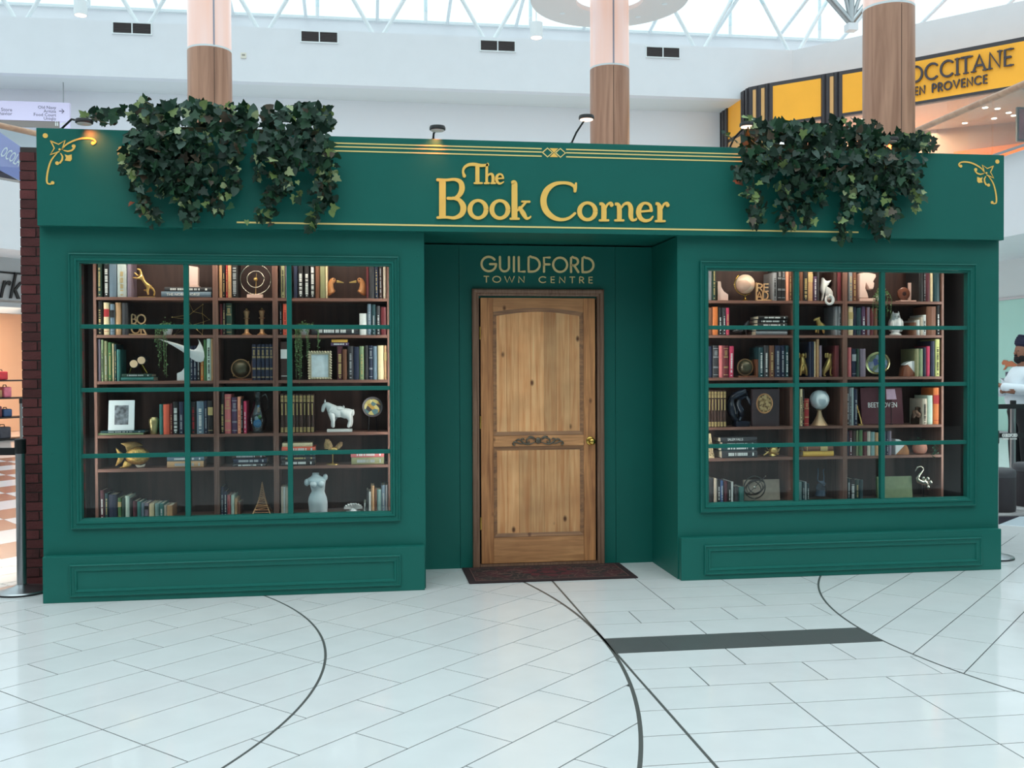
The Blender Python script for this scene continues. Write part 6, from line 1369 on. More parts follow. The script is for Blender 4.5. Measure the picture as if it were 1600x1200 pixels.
garland('dense dark ivy garland trailing over the right half of the sign', 1290,
    [(1230, 235, 68, 38, 170, .08), (1250, 275, 60, 32, 110, .05), (1330, 250, 70, 44, 200, .09), (1400, 255, 44, 40, 110, .07), (1300, 225, 80, 26, 110, .08), (1190, 245, 32, 30, 60, .12), (1155, 275, 14, 13, 14, .0), (1360, 285, 40, 24, 60, .1), (1410, 285, 30, 22, 36, .1),
     (1205, 207, 40, 11, 34, .2), (1320, 205, 44, 13, 34, .1), (1430, 228, 26, 14, 40, .25), (1270, 212, 40, 10, 26, .1), (1452, 236, 10, 6, 10, .4)],
    [([(1182, 215), (1174, 196), (1166, 187)], 5, 4, .9), ([(1374, 215), (1369, 196), (1362, 186)], 4, 3, .0), ([(1152, 224), (1140, 216), (1130, 210)], 3, 3, .8), ([(1170, 255), (1178, 300), (1188, 330), (1178, 350)], 34, 8, .25), ([(1165, 300), (1175, 308)], 6, 4, .9), ([(1230, 290), (1228, 325), (1236, 362)], 34, 8, .1), ([(1250, 300), (1258, 330), (1262, 352)], 22, 6, .2), ([(1280, 285), (1281, 318)], 18, 7, .1),
     ([(1318, 285), (1325, 320), (1318, 345), (1320, 378)], 36, 8, .2), ([(1358, 295), (1364, 330), (1370, 355), (1378, 372)], 42, 9, .08), ([(1385, 300), (1394, 325), (1398, 340)], 18, 5, .3), ([(1425, 270), (1432, 300), (1433, 326)], 18, 7, .5), ([(1430, 300), (1440, 304)], 5, 3, .9)], 23)
# ------------------------------------------------------------------ the mall behind and around
YB = 20.3; ZB0, ZB1 = 9.03, 10.45
def quadbox(a, b, z0, z1, th):      # a vertical wall slab between plan points a and b
    d = Vector((b[0]-a[0], b[1]-a[1])); n = Vector((-d.y, d.x)).normalized()*th
    return MB().slab([(a[0], a[1]), (b[0], b[1]), (b[0]+n.x, b[1]+n.y), (a[0]+n.x, a[1]+n.y)], z0, z1)
wf = thing('wall_far', 'tall white bulkhead and back wall across the mall atrium', 'wall', (0, YB, 0), kind='structure')
MB().box((-20, YB, ZB0), (11.6, YB+.3, ZB1)).build('bulkhead', WHITEP, wf); quadbox((11.6, YB), (17.4, 13.9), 9.22, 10.45, .3).build('bulkhead', WHITEP, wf)
MB().box((-20, YB+.3, ZB0), (11.6, 22.1, ZB0+.05)).build('soffit', GREYP, wf)
MB().box((-20, 21.85, 0), (11.0, 22.15, ZB0)).build('back_wall', M('store_lit_plaster', (248, 248, 252), .75), wf)  # whiter colour stands in for store lighting under the soffit
MB().box((-20, YB+.3, ZB1-.12), (20, 22.3, ZB1)).build('ledge', WHITEP, wf); MB().box((-20, 22.3, ZB1), (20, 22.5, 11.45)).build('upper_wall', WHITEP, wf)
MB().box((-20, 22.28, 11.40), (20, 22.30, 11.47)).build('glazing_curb', DARK, wf)
VENT = M('vent_dark', (74, 66, 66), .7); WM = M('white_metal', (228, 232, 234), .4)
for i, (u0, v0, u1, v1) in enumerate(((177, 35, 236, 54), (471, 48, 527, 68), (751, 62, 804, 82), (1010, 72, 1061, 92))):
    a, b = P(u0, v0, YB), P(u1, v1, YB); x0, x1, z1, z0 = a.x, b.x, (a.z+b.z)/2+.13, (a.z+b.z)/2-.13
    t = thing('wall_vent', 'dark louvred wall vent, %s from the left along the white bulkhead' % ORD[i], 'vent', ((x0+x1)/2, YB, z0), 'vents along the bulkhead')
    frame([(-.03, YB), (-.03, YB-.03), (0, YB-.03), (0, YB-.004)], x0, z0, x1, z1).build('vent_frame', WM, t)
    MB().box((x0, YB-.006, z0), (x1, YB-.001, z1)).build('backing', VENT, t); MB().box(((x0+x1)/2-.015, YB-.03, z0), ((x0+x1)/2+.015, YB-.006, z1)).build('mullion', WM, t)
    for k in range(6): z = z0+.02+k*.042; MB().box((x0, YB-.02, z), (x1, YB-.007, z+.012)).build('louvre', M('louvre_grey', (60, 54, 54), .6), t)
# skylight: sloping glazing with white bars, roof trusses
SKY = glass('skylight_glass', (240, 250, 252), .6, 1.12); ce = thing('ceiling', 'glazed skylight roof with white steel bars over the atrium', 'ceiling', (0, 10, 11.4), kind='structure')
def slope(y): return 11.45+(22.3-y)*.20
xs = [-20+2.0*i for i in range(21)]; ys = [22.3, 18.5, 14.5, 10.5]
for i in range(20):
    for j in range(3): MB().add([(xs[i], ys[j], slope(ys[j])), (xs[i+1], ys[j], slope(ys[j])), (xs[i+1], ys[j+1], slope(ys[j+1])), (xs[i], ys[j+1], slope(ys[j+1])), (xs[i], ys[j], slope(ys[j])+.02), (xs[i+1], ys[j], slope(ys[j])+.02), (xs[i+1], ys[j+1], slope(ys[j+1])+.02), (xs[i], ys[j+1], slope(ys[j+1])+.02)], [(0, 3, 2, 1), (4, 5, 6, 7), (0, 1, 5, 4), (1, 2, 6, 5), (2, 3, 7, 6), (3, 0, 4, 7)]).build('roof_pane', SKY, ce)
for x in xs: MB().tube([(x, 22.3, slope(22.3)), (x, 10.5, slope(10.5))], .05, 6).build('glazing_bar', WM, ce)
for y in ys: MB().tube([(-20, y, slope(y)), (20, y, slope(y))], .06, 6).build('glazing_bar', WM, ce)
for (x0, x1) in ((-20, -7), (-7, 7), (7, 20)):
    for (y0, y1) in ((10.5, 2), (2, -7), (-7, -16)): MB().box((x0, y1, 13.82), (x1, y0, 13.84)).build('roof_pane', SKY, ce)
for x in (-20, -13, -7, 0, 7, 13, 20): MB().box((x-.06, -16, 13.7), (x+.06, 10.5, 13.82)).build('glazing_bar', WM, ce)
for y in (-16, -7, 2): MB().box((-20, y-.06, 13.7), (20, y+.06, 13.82)).build('glazing_bar', WM, ce)
tz0, tz1, ty = 10.55, 12.6, 20.6
for i, u in enumerate((33, 224, 412, 591, 764, 1093, 1240)):
    p = P(u, 50, ty); t = thing('roof_truss', 'white steel V-shaped roof strut, %s from the left' % ORD[i], 'truss', (p.x, ty, ZB1), 'roof struts along the bulkhead')
    MB().box((p.x-.22, ty-.1, ZB1), (p.x+.22, ty+.1, ZB1+.06)).build('foot_plate', WM, t)
    for s in (-1, 1): MB().tube([(p.x+s*.14, ty, ZB1+.05), (p.x+s*1.35, ty, tz1)], .055, 8).build('strut', WM, t, smooth=True)
    MB().tube([(p.x+1.35, ty+1.2, 11.3), (p.x+1.35, ty+1.2, 12.9)], .05, 8).build('post', WM, t, smooth=True)
# steel post cluster at the corner
t = thing('steel_mast', 'white steel mast with branching rods beside the right column', 'mast', P(1330, 70, 21))
mp_ = lambda u, v, d=24.5: AT(u, v, d)
MB().box((mp_(1322, 72).x, mp_(1330, 70).y-.12, ZB1-.8), (mp_(1338, 72).x, mp_(1330, 70).y+.12, mp_(1330, 38).z)).build('pedestal', WHITEP, t)
for a, b, r in (((1330, 36), (1290, -10), .09), ((1330, 36), (1352, 8), .07), ((1330, 36), (1320, -10), .05), ((1330, 36), (1345, -10), .05), ((1330, 36), (1330, -10), .08)): MB().tube([mp_(*a), mp_(*b)], r, 8).build('rod', STEEL, t, smooth=True)
# hanging cylinder downlights
for u, v0, v1, nm in ((126, 2, 24, 'above the left bulkhead vent'), (838, 36, 59, 'beside the round canopy')):
    a, b = AT(u, v0, 22), AT(u, v1, 22); t = thing('cylinder_downlight', 'white cylindrical downlight hanging %s' % nm, 'lamp', b, 'hanging cylinder downlights')
    MB().lathe([(.125, .0), (.14, .0), (.14, a.z-b.z), (.05, a.z-b.z+.02)], b, 20).build('housing', WM, t, smooth=40); MB().lathe([(.001, -.006), (.115, -.006), (.12, -.001)], b, 20).build('lamp_face', WARM, t)
    MB().tube([(b.x, b.y, a.z), (b.x, b.y, 13.0)], .012, 6).build('hanger_rod', WM, t)
# columns
CW = wood('column_veneer', (190, 142, 116), (146, 102, 80), .35, (5, 5, .35), 0)
def glow_mat():
    m = bpy.data.materials.new('lit_column_panel'); m.use_nodes = True; nt = m.node_tree; b = nt.nodes['Principled BSDF']; L = nt.links.new
    tc = nt.nodes.new('ShaderNodeTexCoord'); mp = nt.nodes.new('ShaderNodeMapping'); mp.inputs['Scale'].default_value = (3, 3, .25); n = nt.nodes.new('ShaderNodeTexNoise'); n.inputs['Scale'].default_value = 1.4
    rp = nt.nodes.new('ShaderNodeValToRGB'); rp.color_ramp.elements[0].position = .35; rp.color_ramp.elements[1].position = .62; rp.color_ramp.elements[0].color = lin((255, 206, 184)); rp.color_ramp.elements[1].color = lin((255, 238, 238))
    L(tc.outputs['Object'], mp.inputs[0]); L(mp.outputs[0], n.inputs[0]); L(n.outputs[0], rp.inputs[0]); L(rp.outputs[0], b.inputs['Emission Color']); b.inputs['Emission Strength'].default_value = .34; b.inputs['Base Color'].default_value = lin((190, 160, 150)); b.inputs['Roughness'].default_value = .3; return m
GLOW = glow_mat()
for i, (u, v, d, r, nm) in enumerate(((327.5, 82, 16.5, .352, 'behind the left ivy'), (952.5, 110, 18.1, .352, 'rising behind the sign centre'), (1388.5, 17, 14.3, .352, 'behind the right ivy'))):
    p = AT(u, v, d); t = thing('round_column', 'round wood-veneered column with lit upper half %s' % nm, 'column', (p.x, p.y, 0), 'atrium columns')
    MB().lathe([(r, 0), (r, p.z)], (p.x, p.y, 0), 48).build('veneer_shaft', CW, t, smooth=60); MB().lathe([(r*1.0, p.z), (r*1.01, p.z+.03)], (p.x, p.y, 0), 48).build('joint_ring', WM, t, smooth=60)
    MB().lathe([(r*.985, p.z+.03), (r*.985, 13.6)], (p.x, p.y, 0), 48).build('lit_shaft', GLOW, t, smooth=60)
    a = math.atan2(cam_pos.y-p.y, cam_pos.x-p.x)+(.2 if i != 2 else .5); MB().box((p.x+r*math.cos(a)-.012, p.y+r*math.sin(a)-.012, p.z+.03), (p.x+r*math.cos(a)+.012, p.y+r*math.sin(a)+.012, 13.6)).build('seam', M('seam_grey', (150, 150, 164), .5), t)
    MB().tube([(p.x+r*math.cos(a), p.y+r*math.sin(a), .05), (p.x+r*math.cos(a), p.y+r*math.sin(a), p.z-.02)], .006, 6).build('veneer_seam', M('seam_brown', (96, 66, 52), .5), t)
c = AT(952.5, 2, 18.1); t = thing('ring_canopy', 'white ring-shaped canopy round the lit central column', 'canopy', (c.x, c.y, c.z))
MB().lathe([(.60, 0), (1.40, .0), (1.42, .03), (1.40, .08), (.60, .08), (.60, 0)], c, 64).build('disc', M('canopy_white', (226, 220, 218), .6), t, smooth=40)
for a in range(4): MB().tube([(c.x+1.0*math.cos(a*PI/2+.7), c.y+1.0*math.sin(a*PI/2+.7), c.z+.08), (c.x+1.0*math.cos(a*PI/2+.7), c.y+1.0*math.sin(a*PI/2+.7), 13.4)], .015, 6).build('suspension_rod', WM, t)
for a in range(8): MB().lathe([(.001, -.004), (.05, -.004), (.055, 0)], (c.x+1.02*math.cos(a*PI/4), c.y+1.02*math.sin(a*PI/4), c.z), 12).build('downlight', WM, t)

# upper-level shop with the golden fascia
AMBER = M('amber_fascia', (240, 168, 44), .4, noise=.04, nscale=1.5, emit=.12); AMBER2 = M('amber_fascia_muted', (232, 176, 110), .4); FRM = M('dark_frame', (58, 54, 58), .4)  # second amber is a muted tone for corner, narrow and lower panels
SH = [(10.06, 21.9), (10.10, 19.8), (10.47, 19.36), (12.50, 17.52), (15.35, 14.42), (18.6, 10.9)]
sf = thing('upper_shopfront', 'amber fascia shopfront on the upper level at the right', 'shopfront', (SH[3][0], SH[3][1], 5.25))
def along(i, f): a, b = SH[i], SH[i+1]; return (a[0]+(b[0]-a[0])*f, a[1]+(b[1]-a[1])*f)
for i, cuts in ((0, [(.02, .10), (.14, .22), (.26, .80), (.86, .96)]), (1, [(.12, .5), (.56, .95)]), (2, [(.03, .55), (.59, .67), (.71, .99)]), (3, [(0.0, 1.0)]), (4, [(0, 1)])):
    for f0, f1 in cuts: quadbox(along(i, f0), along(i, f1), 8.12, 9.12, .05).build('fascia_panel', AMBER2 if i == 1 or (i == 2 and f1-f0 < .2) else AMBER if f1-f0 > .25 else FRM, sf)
    for z0, z1 in ((9.12, 9.22), (8.02, 8.12)): quadbox(SH[i], SH[i+1], z0, z1, .1).build('frame_rail', FRM, sf)
    for f in sorted({c for q in cuts for c in q}):
        p = along(i, f); MB().box((p[0]-.045, p[1]-.045, 5.25), (p[0]+.045, p[1]+.045, 9.2)).build('frame_post', FRM, sf)
    if i in (2, 3, 4): quadbox(along(i, .02), along(i, .98), 5.3, 8.02, .02).build('shop_pane', GLASS, sf)
    else: quadbox(along(i, .02), along(i, .98), 5.3, 8.02, .05).build('fascia_panel', AMBER2, sf)
IW = M('shop_interior_wall', (206, 160, 138), .7); IC = M('shop_interior_ceiling', (214, 176, 158), .8)
d = Vector((SH[4][0]-SH[2][0], SH[4][1]-SH[2][1], 0)).normalized(); nn = Vector((-d.y, d.x, 0))
off = lambda i, k: (SH[i][0]+nn.x*k, SH[i][1]+nn.y*k)
MB().slab([SH[2], SH[3], SH[4], SH[5], off(5, 5), off(2, 2.2)], 8.0, 8.05).build('shop_ceiling', IC, sf); quadbox(off(2, 2.2), off(5, 5), 5.25, 8.0, .1).build('shop_back_wall', IW, sf)
MB().slab([SH[2], SH[3], SH[4], SH[5], off(5, 5), off(2, 2.2)], 5.15, 5.25).build('shop_floor', GREYP, sf)
OR = M('orange_panel', (236, 116, 40), .5, emit=.3); o4 = off(4, 3.0); o3_ = off(3, 3.0)
quadbox(o3_, o4, 6.9, 7.35, .3).build('orange_canopy', OR, sf)
LEDD = M('downlight_led', (255, 240, 214), .4, emit=14)
rr = random.Random(3)
for k in range(26):
    f = rr.random(); dd = rr.uniform(.4, 2.8); i = 2 if f < .35 else 3; p = along(i, rr.random()); MB().lathe([(.001, -.01), (.06, -.01), (.065, 0)], (p[0]+nn.x*dd, p[1]+nn.y*dd, 8.0), 12).build('downlight', LEDD, sf)
pl_ = bpy.data.lights.new('shop_glow', 'AREA'); pl_.energy = 260; pl_.color = (1, .72, .5); pl_.size = 3; pl_.size_y = 2; po = bpy.data.objects.new('shop_glow', pl_); col.objects.link(po); po.parent = sf; po.location = Vector((off(3, 1.6)[0], off(3, 1.6)[1], 7.9))-LOC[sf.name]
# raised lettering on the curved fascia: starts just left of the third column
NAVY = M('dark_letter', (64, 58, 66), .4)
def face_mtx(i, f):
    a = Vector((SH[i+1][0]-SH[i][0], SH[i+1][1]-SH[i][1], 0)).normalized(); p = along(i, f)
    return Matrix.Translation((p[0], p[1], 0)) @ Matrix.Rotation(math.atan2(a.y, a.x), 4, 'Z')
caps("L'OCCITANE", .584, 3.32, 8.60, .38, -.06, -.01, .026, NAVY, sf, gap=.16, mtx=face_mtx(3, 0.0), serif=True)
caps('EN PROVENCE', 1.08, 2.78, 8.28, .19, -.05, -.01, .018, NAVY, sf, gap=.2, mtx=face_mtx(3, 0.0))
t = thing('shop_poster', 'framed pink poster inside the upper shop at far right', 'poster', AT(1596, 190, 24.5)); p = AT(1603, 194, 24.4)
MB().box((p.x-.25, p.y-.03, p.z-.42), (p.x+.5, p.y+.03, p.z+.40)).build('poster_frame', FRM, t); MB().box((p.x-.2, p.y-.04, p.z-.37), (p.x+.45, p.y-.03, p.z+.35)).build('poster_print', M('pink_print', (150, 66, 84), .5, noise=.5, nscale=3), t)
# upper floors, balustrades
RAILW = wood('handrail_wood', (196, 156, 128), (170, 128, 104), .4, (3, 3, 3), 0); BG_ = glass('balustrade_glass', (232, 240, 240), .9)
def balustrade(name, label, a, b, zf, n):
    t = thing(name, label, 'balustrade', (a[0], a[1], zf)); A, B = Vector((a[0], a[1], 0)), Vector((b[0], b[1], 0)); d = (B-A)/n
    MB().tube([A+Vector((0, 0, zf+1.05)), B+Vector((0, 0, zf+1.05))], .06, 10).build('handrail', RAILW, t, smooth=True)
    for i in range(n):
        p, q = A+d*i+d*.008, A+d*(i+1)-d*.008; quadbox((p.x, p.y), (q.x, q.y), zf+.04, zf+1.0, .015).build('glass_panel', BG_, t)
    quadbox((A.x, A.y), (B.x, B.y), zf, zf+.04, .03).build('shoe_rail', STEEL, t)
us = thing('floor_upper_right', 'white edged upper-level floor slab at the right', 'floor', (12, 9, 3.8), kind='structure')
MB().slab([(10.88, -15), (22, -15), (22, 10), (15.6, 14.1), (12.6, 17.3), (10.88, 18.5)], 3.8, 5.24).build('slab', WHITEP, us)
balustrade('glass_balustrade', 'glass balustrade with wooden handrail on the right upper level', (10.72, 13.3), (10.72, 1.0), 5.25, 7)
DLT = M('ceiling_downlight', (255, 248, 236), .4, emit=3)
for x, y in ((11.9, 10.2), (12.0, 8.2), (11.9, 12.2)): MB().lathe([(.001, -.01), (.11, -.01), (.12, 0)], (x, y, 3.8), 14).build('downlight', DLT, us)
ul = thing('floor_upper_left', 'white edged upper-level floor slab at the left', 'floor', (-8, 14, 3.9), kind='structure')
e0, e1 = (-11.0, 9.4), (-2.6, 20.6)
MB().slab([e0, e1, (-2.6, 22), (-20, 22), (-20, 9.4)], 3.9, 5.24).build('slab', WHITEP, ul)
balustrade('glass_balustrade', 'glass balustrade with wooden handrail on the left upper level', (-10.9, 9.55), (-4.0, 18.75), 5.25, 7)
# slanted chocolate shop banner and hanging wayfinding sign
BAN = M('lilac_banner', (150, 150, 206), .5, noise=.12, nscale=.8)
t = thing('slanted_banner', 'slanted lilac shop banner with white lettering, upper left', 'banner', AT(15, 270, 22))
q = [AT(-30, 186, 22), AT(33, 230, 22), AT(33, 283, 22), AT(-30, 252, 22)]; nb = (fwd*.05)
MB().add(q+[p+nb for p in q], [(0, 1, 2, 3), (7, 6, 5, 4), (0, 4, 5, 1), (1, 5, 6, 2), (2, 6, 7, 3), (3, 7, 4, 0)]).build('panel', BAN, t)
q = [AT(-30, 250, 22), AT(33, 284, 22), AT(33, 292, 22), AT(-30, 280, 22)]; MB().add(q+[p+nb for p in q], [(0, 1, 2, 3), (7, 6, 5, 4), (0, 4, 5, 1), (1, 5, 6, 2), (2, 6, 7, 3), (3, 7, 4, 0)]).build('lower_board', M('banner_edge', (70, 56, 70), .6), t)  # dark board along the lower edge of the banner
p = AT(-1, 234, 21.95); tx = text('OCOLATE', 'lettering', FOIL['w'], t, p.x, p.y, p.z-.12, .34, rot=math.radians(31), yaw=-PSI, width=.62)
hs = thing('hanging_sign', 'white hanging direction sign with dark lettering at upper left', 'sign', P(60, 190, 21)); LAV = M('lavender_panel', (226, 218, 246), .5, emit=.10)
a, b, z1, z0 = P(-60, 175, 21).x, P(109.5, 175, 21).x, P(60, 160, 21).z, P(60, 189.5, 21).z
MB().box((a, 20.94, z0), (b, 21.06, z1)).build('panel', LAV, hs); MB().box((a, 20.96, z0-.16), (b-.25, 21.04, z0)).build('lower_panel', M('taupe_panel', (150, 140, 134), .6), hs); MB().box((b-.25, 20.96, z0-.16), (b, 21.04, z0)).build('lower_panel', LAV, hs)
for u in (99,): x = P(u, 150, 21).x; MB().tube([(x, 21, z1), (x, 21, ZB0)], .012, 6).build('hanger_rod', STEEL, hs)
INK = M('sign_ink', (84, 76, 104), .6)
for s, u1_, v_ in (('Old Navy', 87.5, 170.5), ('Aritzia', 87.5, 176.3), ('Food Court', 87.5, 182), ('Uniqlo', 87.5, 187.6)):
    p = P(u1_, v_, 20.93); text(s, 'lettering', INK, hs, p.x, 20.938, p.z, .115, align='RIGHT')
for s, u1_, v_ in (('ear Store', 19, 174), ('behavior', 19, 180)): p = P(u1_, v_, 20.93); text(s, 'lettering', INK, hs, p.x, 20.938, p.z, .125, align='RIGHT')
p = P(92, 173.5, 20.93); MB().box((p.x, 20.932, p.z-.008), (p.x+.12, 20.938, p.z+.008)).ribbon([(p.x+.075, p.z+.05, .008), (p.x+.125, p.z, .008), (p.x+.075, p.z-.05, .008)], 20.932, 20.938, smooth=False).build('arrow', INK, hs)
for dx in (0, .045): p = P(86, 193.5, 20.95); MB().box((p.x+dx, 20.95, p.z-.05), (p.x+dx+.03, 20.958, p.z+.03)).disc(p.x+dx+.015, p.z+.05, .014, 20.95, 20.958).build('pictogram', FOIL['w'], hs)
p = P(95, 193.5, 20.95); MB().ribbon([(p.x, p.z-.03, .012), (p.x+.04, p.z, .02), (p.x+.10, p.z+.04, .012)], 20.95, 20.958).build('pictogram', FOIL['w'], hs)
# small thermostat plate on the bulkhead
p = P(380.5, 87, YB); t = thing('wall_plate', 'small cream control plate on the white bulkhead', 'plate', (p.x, YB, p.z-.06)); MB().box((p.x-.07, YB-.03, p.z-.07), (p.x+.07, YB, p.z+.07)).build('plate', M('cream_plate', (226, 220, 206), .5), t, bevel=.005); MB().box((p.x-.04, YB-.036, p.z-.01), (p.x+.04, YB-.03, p.z+.03)).build('display', M('display_grey', (150, 146, 136), .4), t)

# left ground-level shop
ws = thing('wall_shop_left', 'grey fascia and lit interior of the shop at far left', 'wall', (-9, 16, 0), kind='structure')
dl = Vector((e1[0]-e0[0], e1[1]-e0[1], 0)).normalized(); nl = Vector((-dl.y, dl.x, 0))
L0 = Vector((e0[0], e0[1], 0))+nl*1.4; L1 = Vector((e1[0], e1[1], 0))+nl*1.4
quadbox(L0[:2], L1[:2], 2.72, 3.9, .2).build('fascia', M('shop_fascia_grey', (176, 178, 180), .6), ws); quadbox((L0-nl*.01)[:2], (L1-nl*.01)[:2], 3.56, 3.60, .02).build('fascia_line', DARK, ws)
K0 = L0+nl*3.2; K1 = L1+nl*3.2; PEACH = M('shop_peach_wall', (236, 192, 160), .7)
quadbox(K0[:2], K1[:2], 0, 3.2, .1).build('shop_back_wall', PEACH, ws); MB().slab([L0[:2], L1[:2], K1[:2], K0[:2]], 2.95, 3.0).build('shop_ceiling', M('shop_ceiling', (232, 206, 186), .8), ws)
for k, (f, dd) in enumerate(((.50, .8), (.47, 1.7), (.56, 1.2), (.44, 2.6), (.6, 2.4))):
    c = L0.lerp(L1, f)+nl*dd; MB().slab([tuple((c+dl*a+nl*b)[:2]) for a, b in ((-.5, -.1), (.5, -.1), (.5, .1), (-.5, .1))], 2.92, 2.95).build('strip_light', M('strip_light', (255, 236, 214), .4, emit=5), ws)
pl_ = bpy.data.lights.new('shop_left_glow', 'AREA'); pl_.energy = 90; pl_.color = (1, .76, .56); pl_.size = 3; pl_.size_y = 2; po = bpy.data.objects.new('shop_left_glow', pl_); col.objects.link(po); po.parent = ws; po.location = L0.lerp(L1, .5)+nl*1.6+Vector((0, 0, 2.85))-LOC[ws.name]
p = AT(15, 462, 1); d_ = (p-cam_pos); 
tt = ((L0-cam_pos).dot(nl)-.03)/d_.dot(nl); hit = cam_pos+d_*tt; yaw = math.atan2(dl.y, dl.x)
h2 = lambda u, v: (lambda d: cam_pos+d*((((L0-cam_pos).dot(nl)-.03)/d.dot(nl))))(ray(u, v))
a = h2(-3, 465); b = h2(33, 465)
text('rk', 'lettering', DARK, ws, a.x, a.y, a.z, .82, yaw=yaw, depth=.02, width=(b-a).length, shear=.35)
# goods in the left shop
tb = h2(15, 640)+nl*.55; tb.z = 0; t = thing('display_rack', 'black display rack in the far left shop', 'rack', (tb.x, tb.y, 0))
LEV = (.03, .50, .92, 1.30)
for z in LEV: MB().slab([tuple((tb+dl*a+nl*b)[:2]) for a, b in ((-1, -.22), (1, -.22), (1, .22), (-1, .22))], z-.03, z).build('rack_shelf', DARK, t)
for a in (-1.03, 1.03):
    for b in (-.22, .22): q = tb+dl*a+nl*b; MB().box((q.x-.02, q.y-.02, 0), (q.x+.02, q.y+.02, 1.5)).build('rack_post', DARK, t)
goods = [((40, 40, 46), 'black suitcase', 0, -.18, .15, .36), ((70, 70, 80), 'charcoal duffel bag', 0, .20, .15, .30), ((206, 196, 186), 'cream carton', 1, -.22, .12, .22), ((110, 54, 64), 'wine red basket', 1, .03, .11, .28), ((56, 84, 124), 'blue toy case', 1, .27, .11, .2),
         ((214, 60, 76), 'red toy box', 2, -.22, .12, .26), ((190, 146, 104), 'tan carton', 2, .04, .11, .2), ((226, 120, 140), 'pink toy box', 2, .27, .10, .27), ((150, 110, 176), 'lilac backpack', 3, -.16, .15, .34), ((220, 60, 70), 'bright red gift box', 3, .17, .12, .22)]
for c, nm, lv, al, s, hh in goods:
    p = tb+dl*al; z = LEV[lv]+.001; t = thing('merchandise', '%s on display in the far left shop' % nm, 'goods', (p.x, p.y, z), 'goods in the left shop')
    mt = M('goods_'+nm.replace(' ', '_'), c, .6, noise=.3, nscale=6); cs_ = [tuple((p+dl*a+nl*b)[:2]) for a, b in ((-s*.9, -.12), (s*.9, -.12), (s*.9, .12), (-s*.9, .12))]
    MB().slab(cs_, z, z+hh*.85).build('body', mt, t, bevel=.03); MB().tube([tuple(p-dl*s*.4+Vector((0, 0, z+hh*.84))), tuple(p-dl*s*.3+Vector((0, 0, z+hh))), tuple(p+dl*s*.3+Vector((0, 0, z+hh))), tuple(p+dl*s*.4+Vector((0, 0, z+hh*.84)))], .01, 6).build('handle', DARK, t)

# right ground-level shop: grey band over mint glazing
w2 = thing('wall_shop_right', 'grey band over mint green glazed shopfront at far right', 'wall', (13.4, 10, 0), kind='structure')
MB().box((13.4, -6, 2.98), (13.6, 18, 3.8)).build('fascia', GREYP, w2); MB().box((13.37, -6, 2.94), (13.6, 18, 2.99)).build('head_trim', M('pink_grey_trim', (206, 196, 198), .5), w2)
MINT = M('mint_backpanel', (172, 218, 204), .25, spec=.6, noise=.03, nscale=.5)
for k in range(8): MB().box((13.42, -6+k*3+.01, .08), (13.46, -6+(k+1)*3-.01, 2.94)).build('mint_panel', MINT, w2)
MB().box((13.40, -6, 0), (13.6, 18, .08)).build('sill', STEEL, w2)
hx = lambda u, v: (lambda d: cam_pos+d*((13.40-cam_pos.x)/d.x))(ray(u, v))
dec = [(1565, 567), (1567.5, 562.5), (1572, 563), (1575, 565), (1580, 564), (1586, 568), (1590, 571), (1584, 573), (1578, 572.5), (1573, 573), (1570, 577.5), (1567, 578), (1570.5, 573), (1570, 569.5), (1566, 570)]
q = [hx(u, v) for u, v in dec]; MB().add([(13.418, p.y, p.z) for p in q]+[(13.40, p.y, p.z) for p in q], [tuple(range(len(q))), tuple(range(2*len(q)-1, len(q)-1, -1))]+[(i, (i+1) % len(q), (i+1) % len(q)+len(q), i+len(q)) for i in range(len(q))]).build('animal_decal', M('orange_decal', (206, 116, 74), .6), w2)
# outer walls (behind and beside the camera)
SF_ = M('dim_shopfront', (66, 62, 62), .5, noise=.4, nscale=.7)
NEARW = M('near_wall_fill_cut', (132, 130, 128), .8)  # walls out of view, greyed to lessen fill light on the kiosk
wn = thing('wall_near', 'white atrium wall with dim shopfronts behind the viewer', 'wall', (0, -16, 0), kind='structure')
MB().box((-20, -16.4, 3.9), (20, -16, 10.45)).build('bulkhead', NEARW, wn); MB().box((-20, -17, 0), (20, -16.6, 3.9)).build('shopfronts', SF_, wn)
wl = thing('wall_west', 'white atrium wall far to the left', 'wall', (-20, 0, 0), kind='structure'); MB().box((-20.4, -17, 3.9), (-20, 23, 10.45)).build('bulkhead', NEARW, wl); MB().box((-20.6, -17, 0), (-20.2, 23, 3.9)).build('shopfronts', SF_, wl)
we = thing('wall_east', 'white atrium wall far to the right', 'wall', (20, 0, 0), kind='structure'); MB().box((20, -17, 5.25), (20.4, 16, 10.45)).build('bulkhead', NEARW, we)

# ------------------------------------------------------------------ stanchions, stools, carpet
def stanchion(u, v, label, belt=None, h=1.0, k=1.0):
    d = ray(u, v); b = cam_pos+d*(-cam_pos.z/d.z); b.z = 0
    t = thing('stanchion', label, 'stanchion', b, 'crowd control stanchions')
    MB().lathe([(r*k, z) for r, z in ((.175, .0005), (.178, .012), (.172, .02), (.11, .032), (.05, .045), (.034, .055))], b, 40).build('base', STEEL, t, smooth=40); MB().lathe([(.18*k, .0003), (.181*k, .010)], b, 40).build('rubber_rim', DARK, t)
    MB().lathe([(.0315, .045), (.0315, h-.10)], b, 24).build('post', STEEL, t, smooth=60); MB().lathe([(.034, h-.10), (.036, h-.095), (.036, h-.005), (.030, h)], b, 24).build('head', DARK, t, smooth=40)
    if belt:
        for z in belt[1]: 
            e = Vector(belt[0]); quadbox((b.x, b.y), (e.x, e.y), z-.025, z+.025, .004).build('belt', DARK, t)
    return t, b
t, bb = stanchion(34.5, 925, 'steel belt stanchion beside the brick wall, bottom left', ((-4.6, .50, 0), (.955,)), 1.04)
stanchion(34, 703, 'thin distant steel stanchion behind the brick wall edge', None, .98)
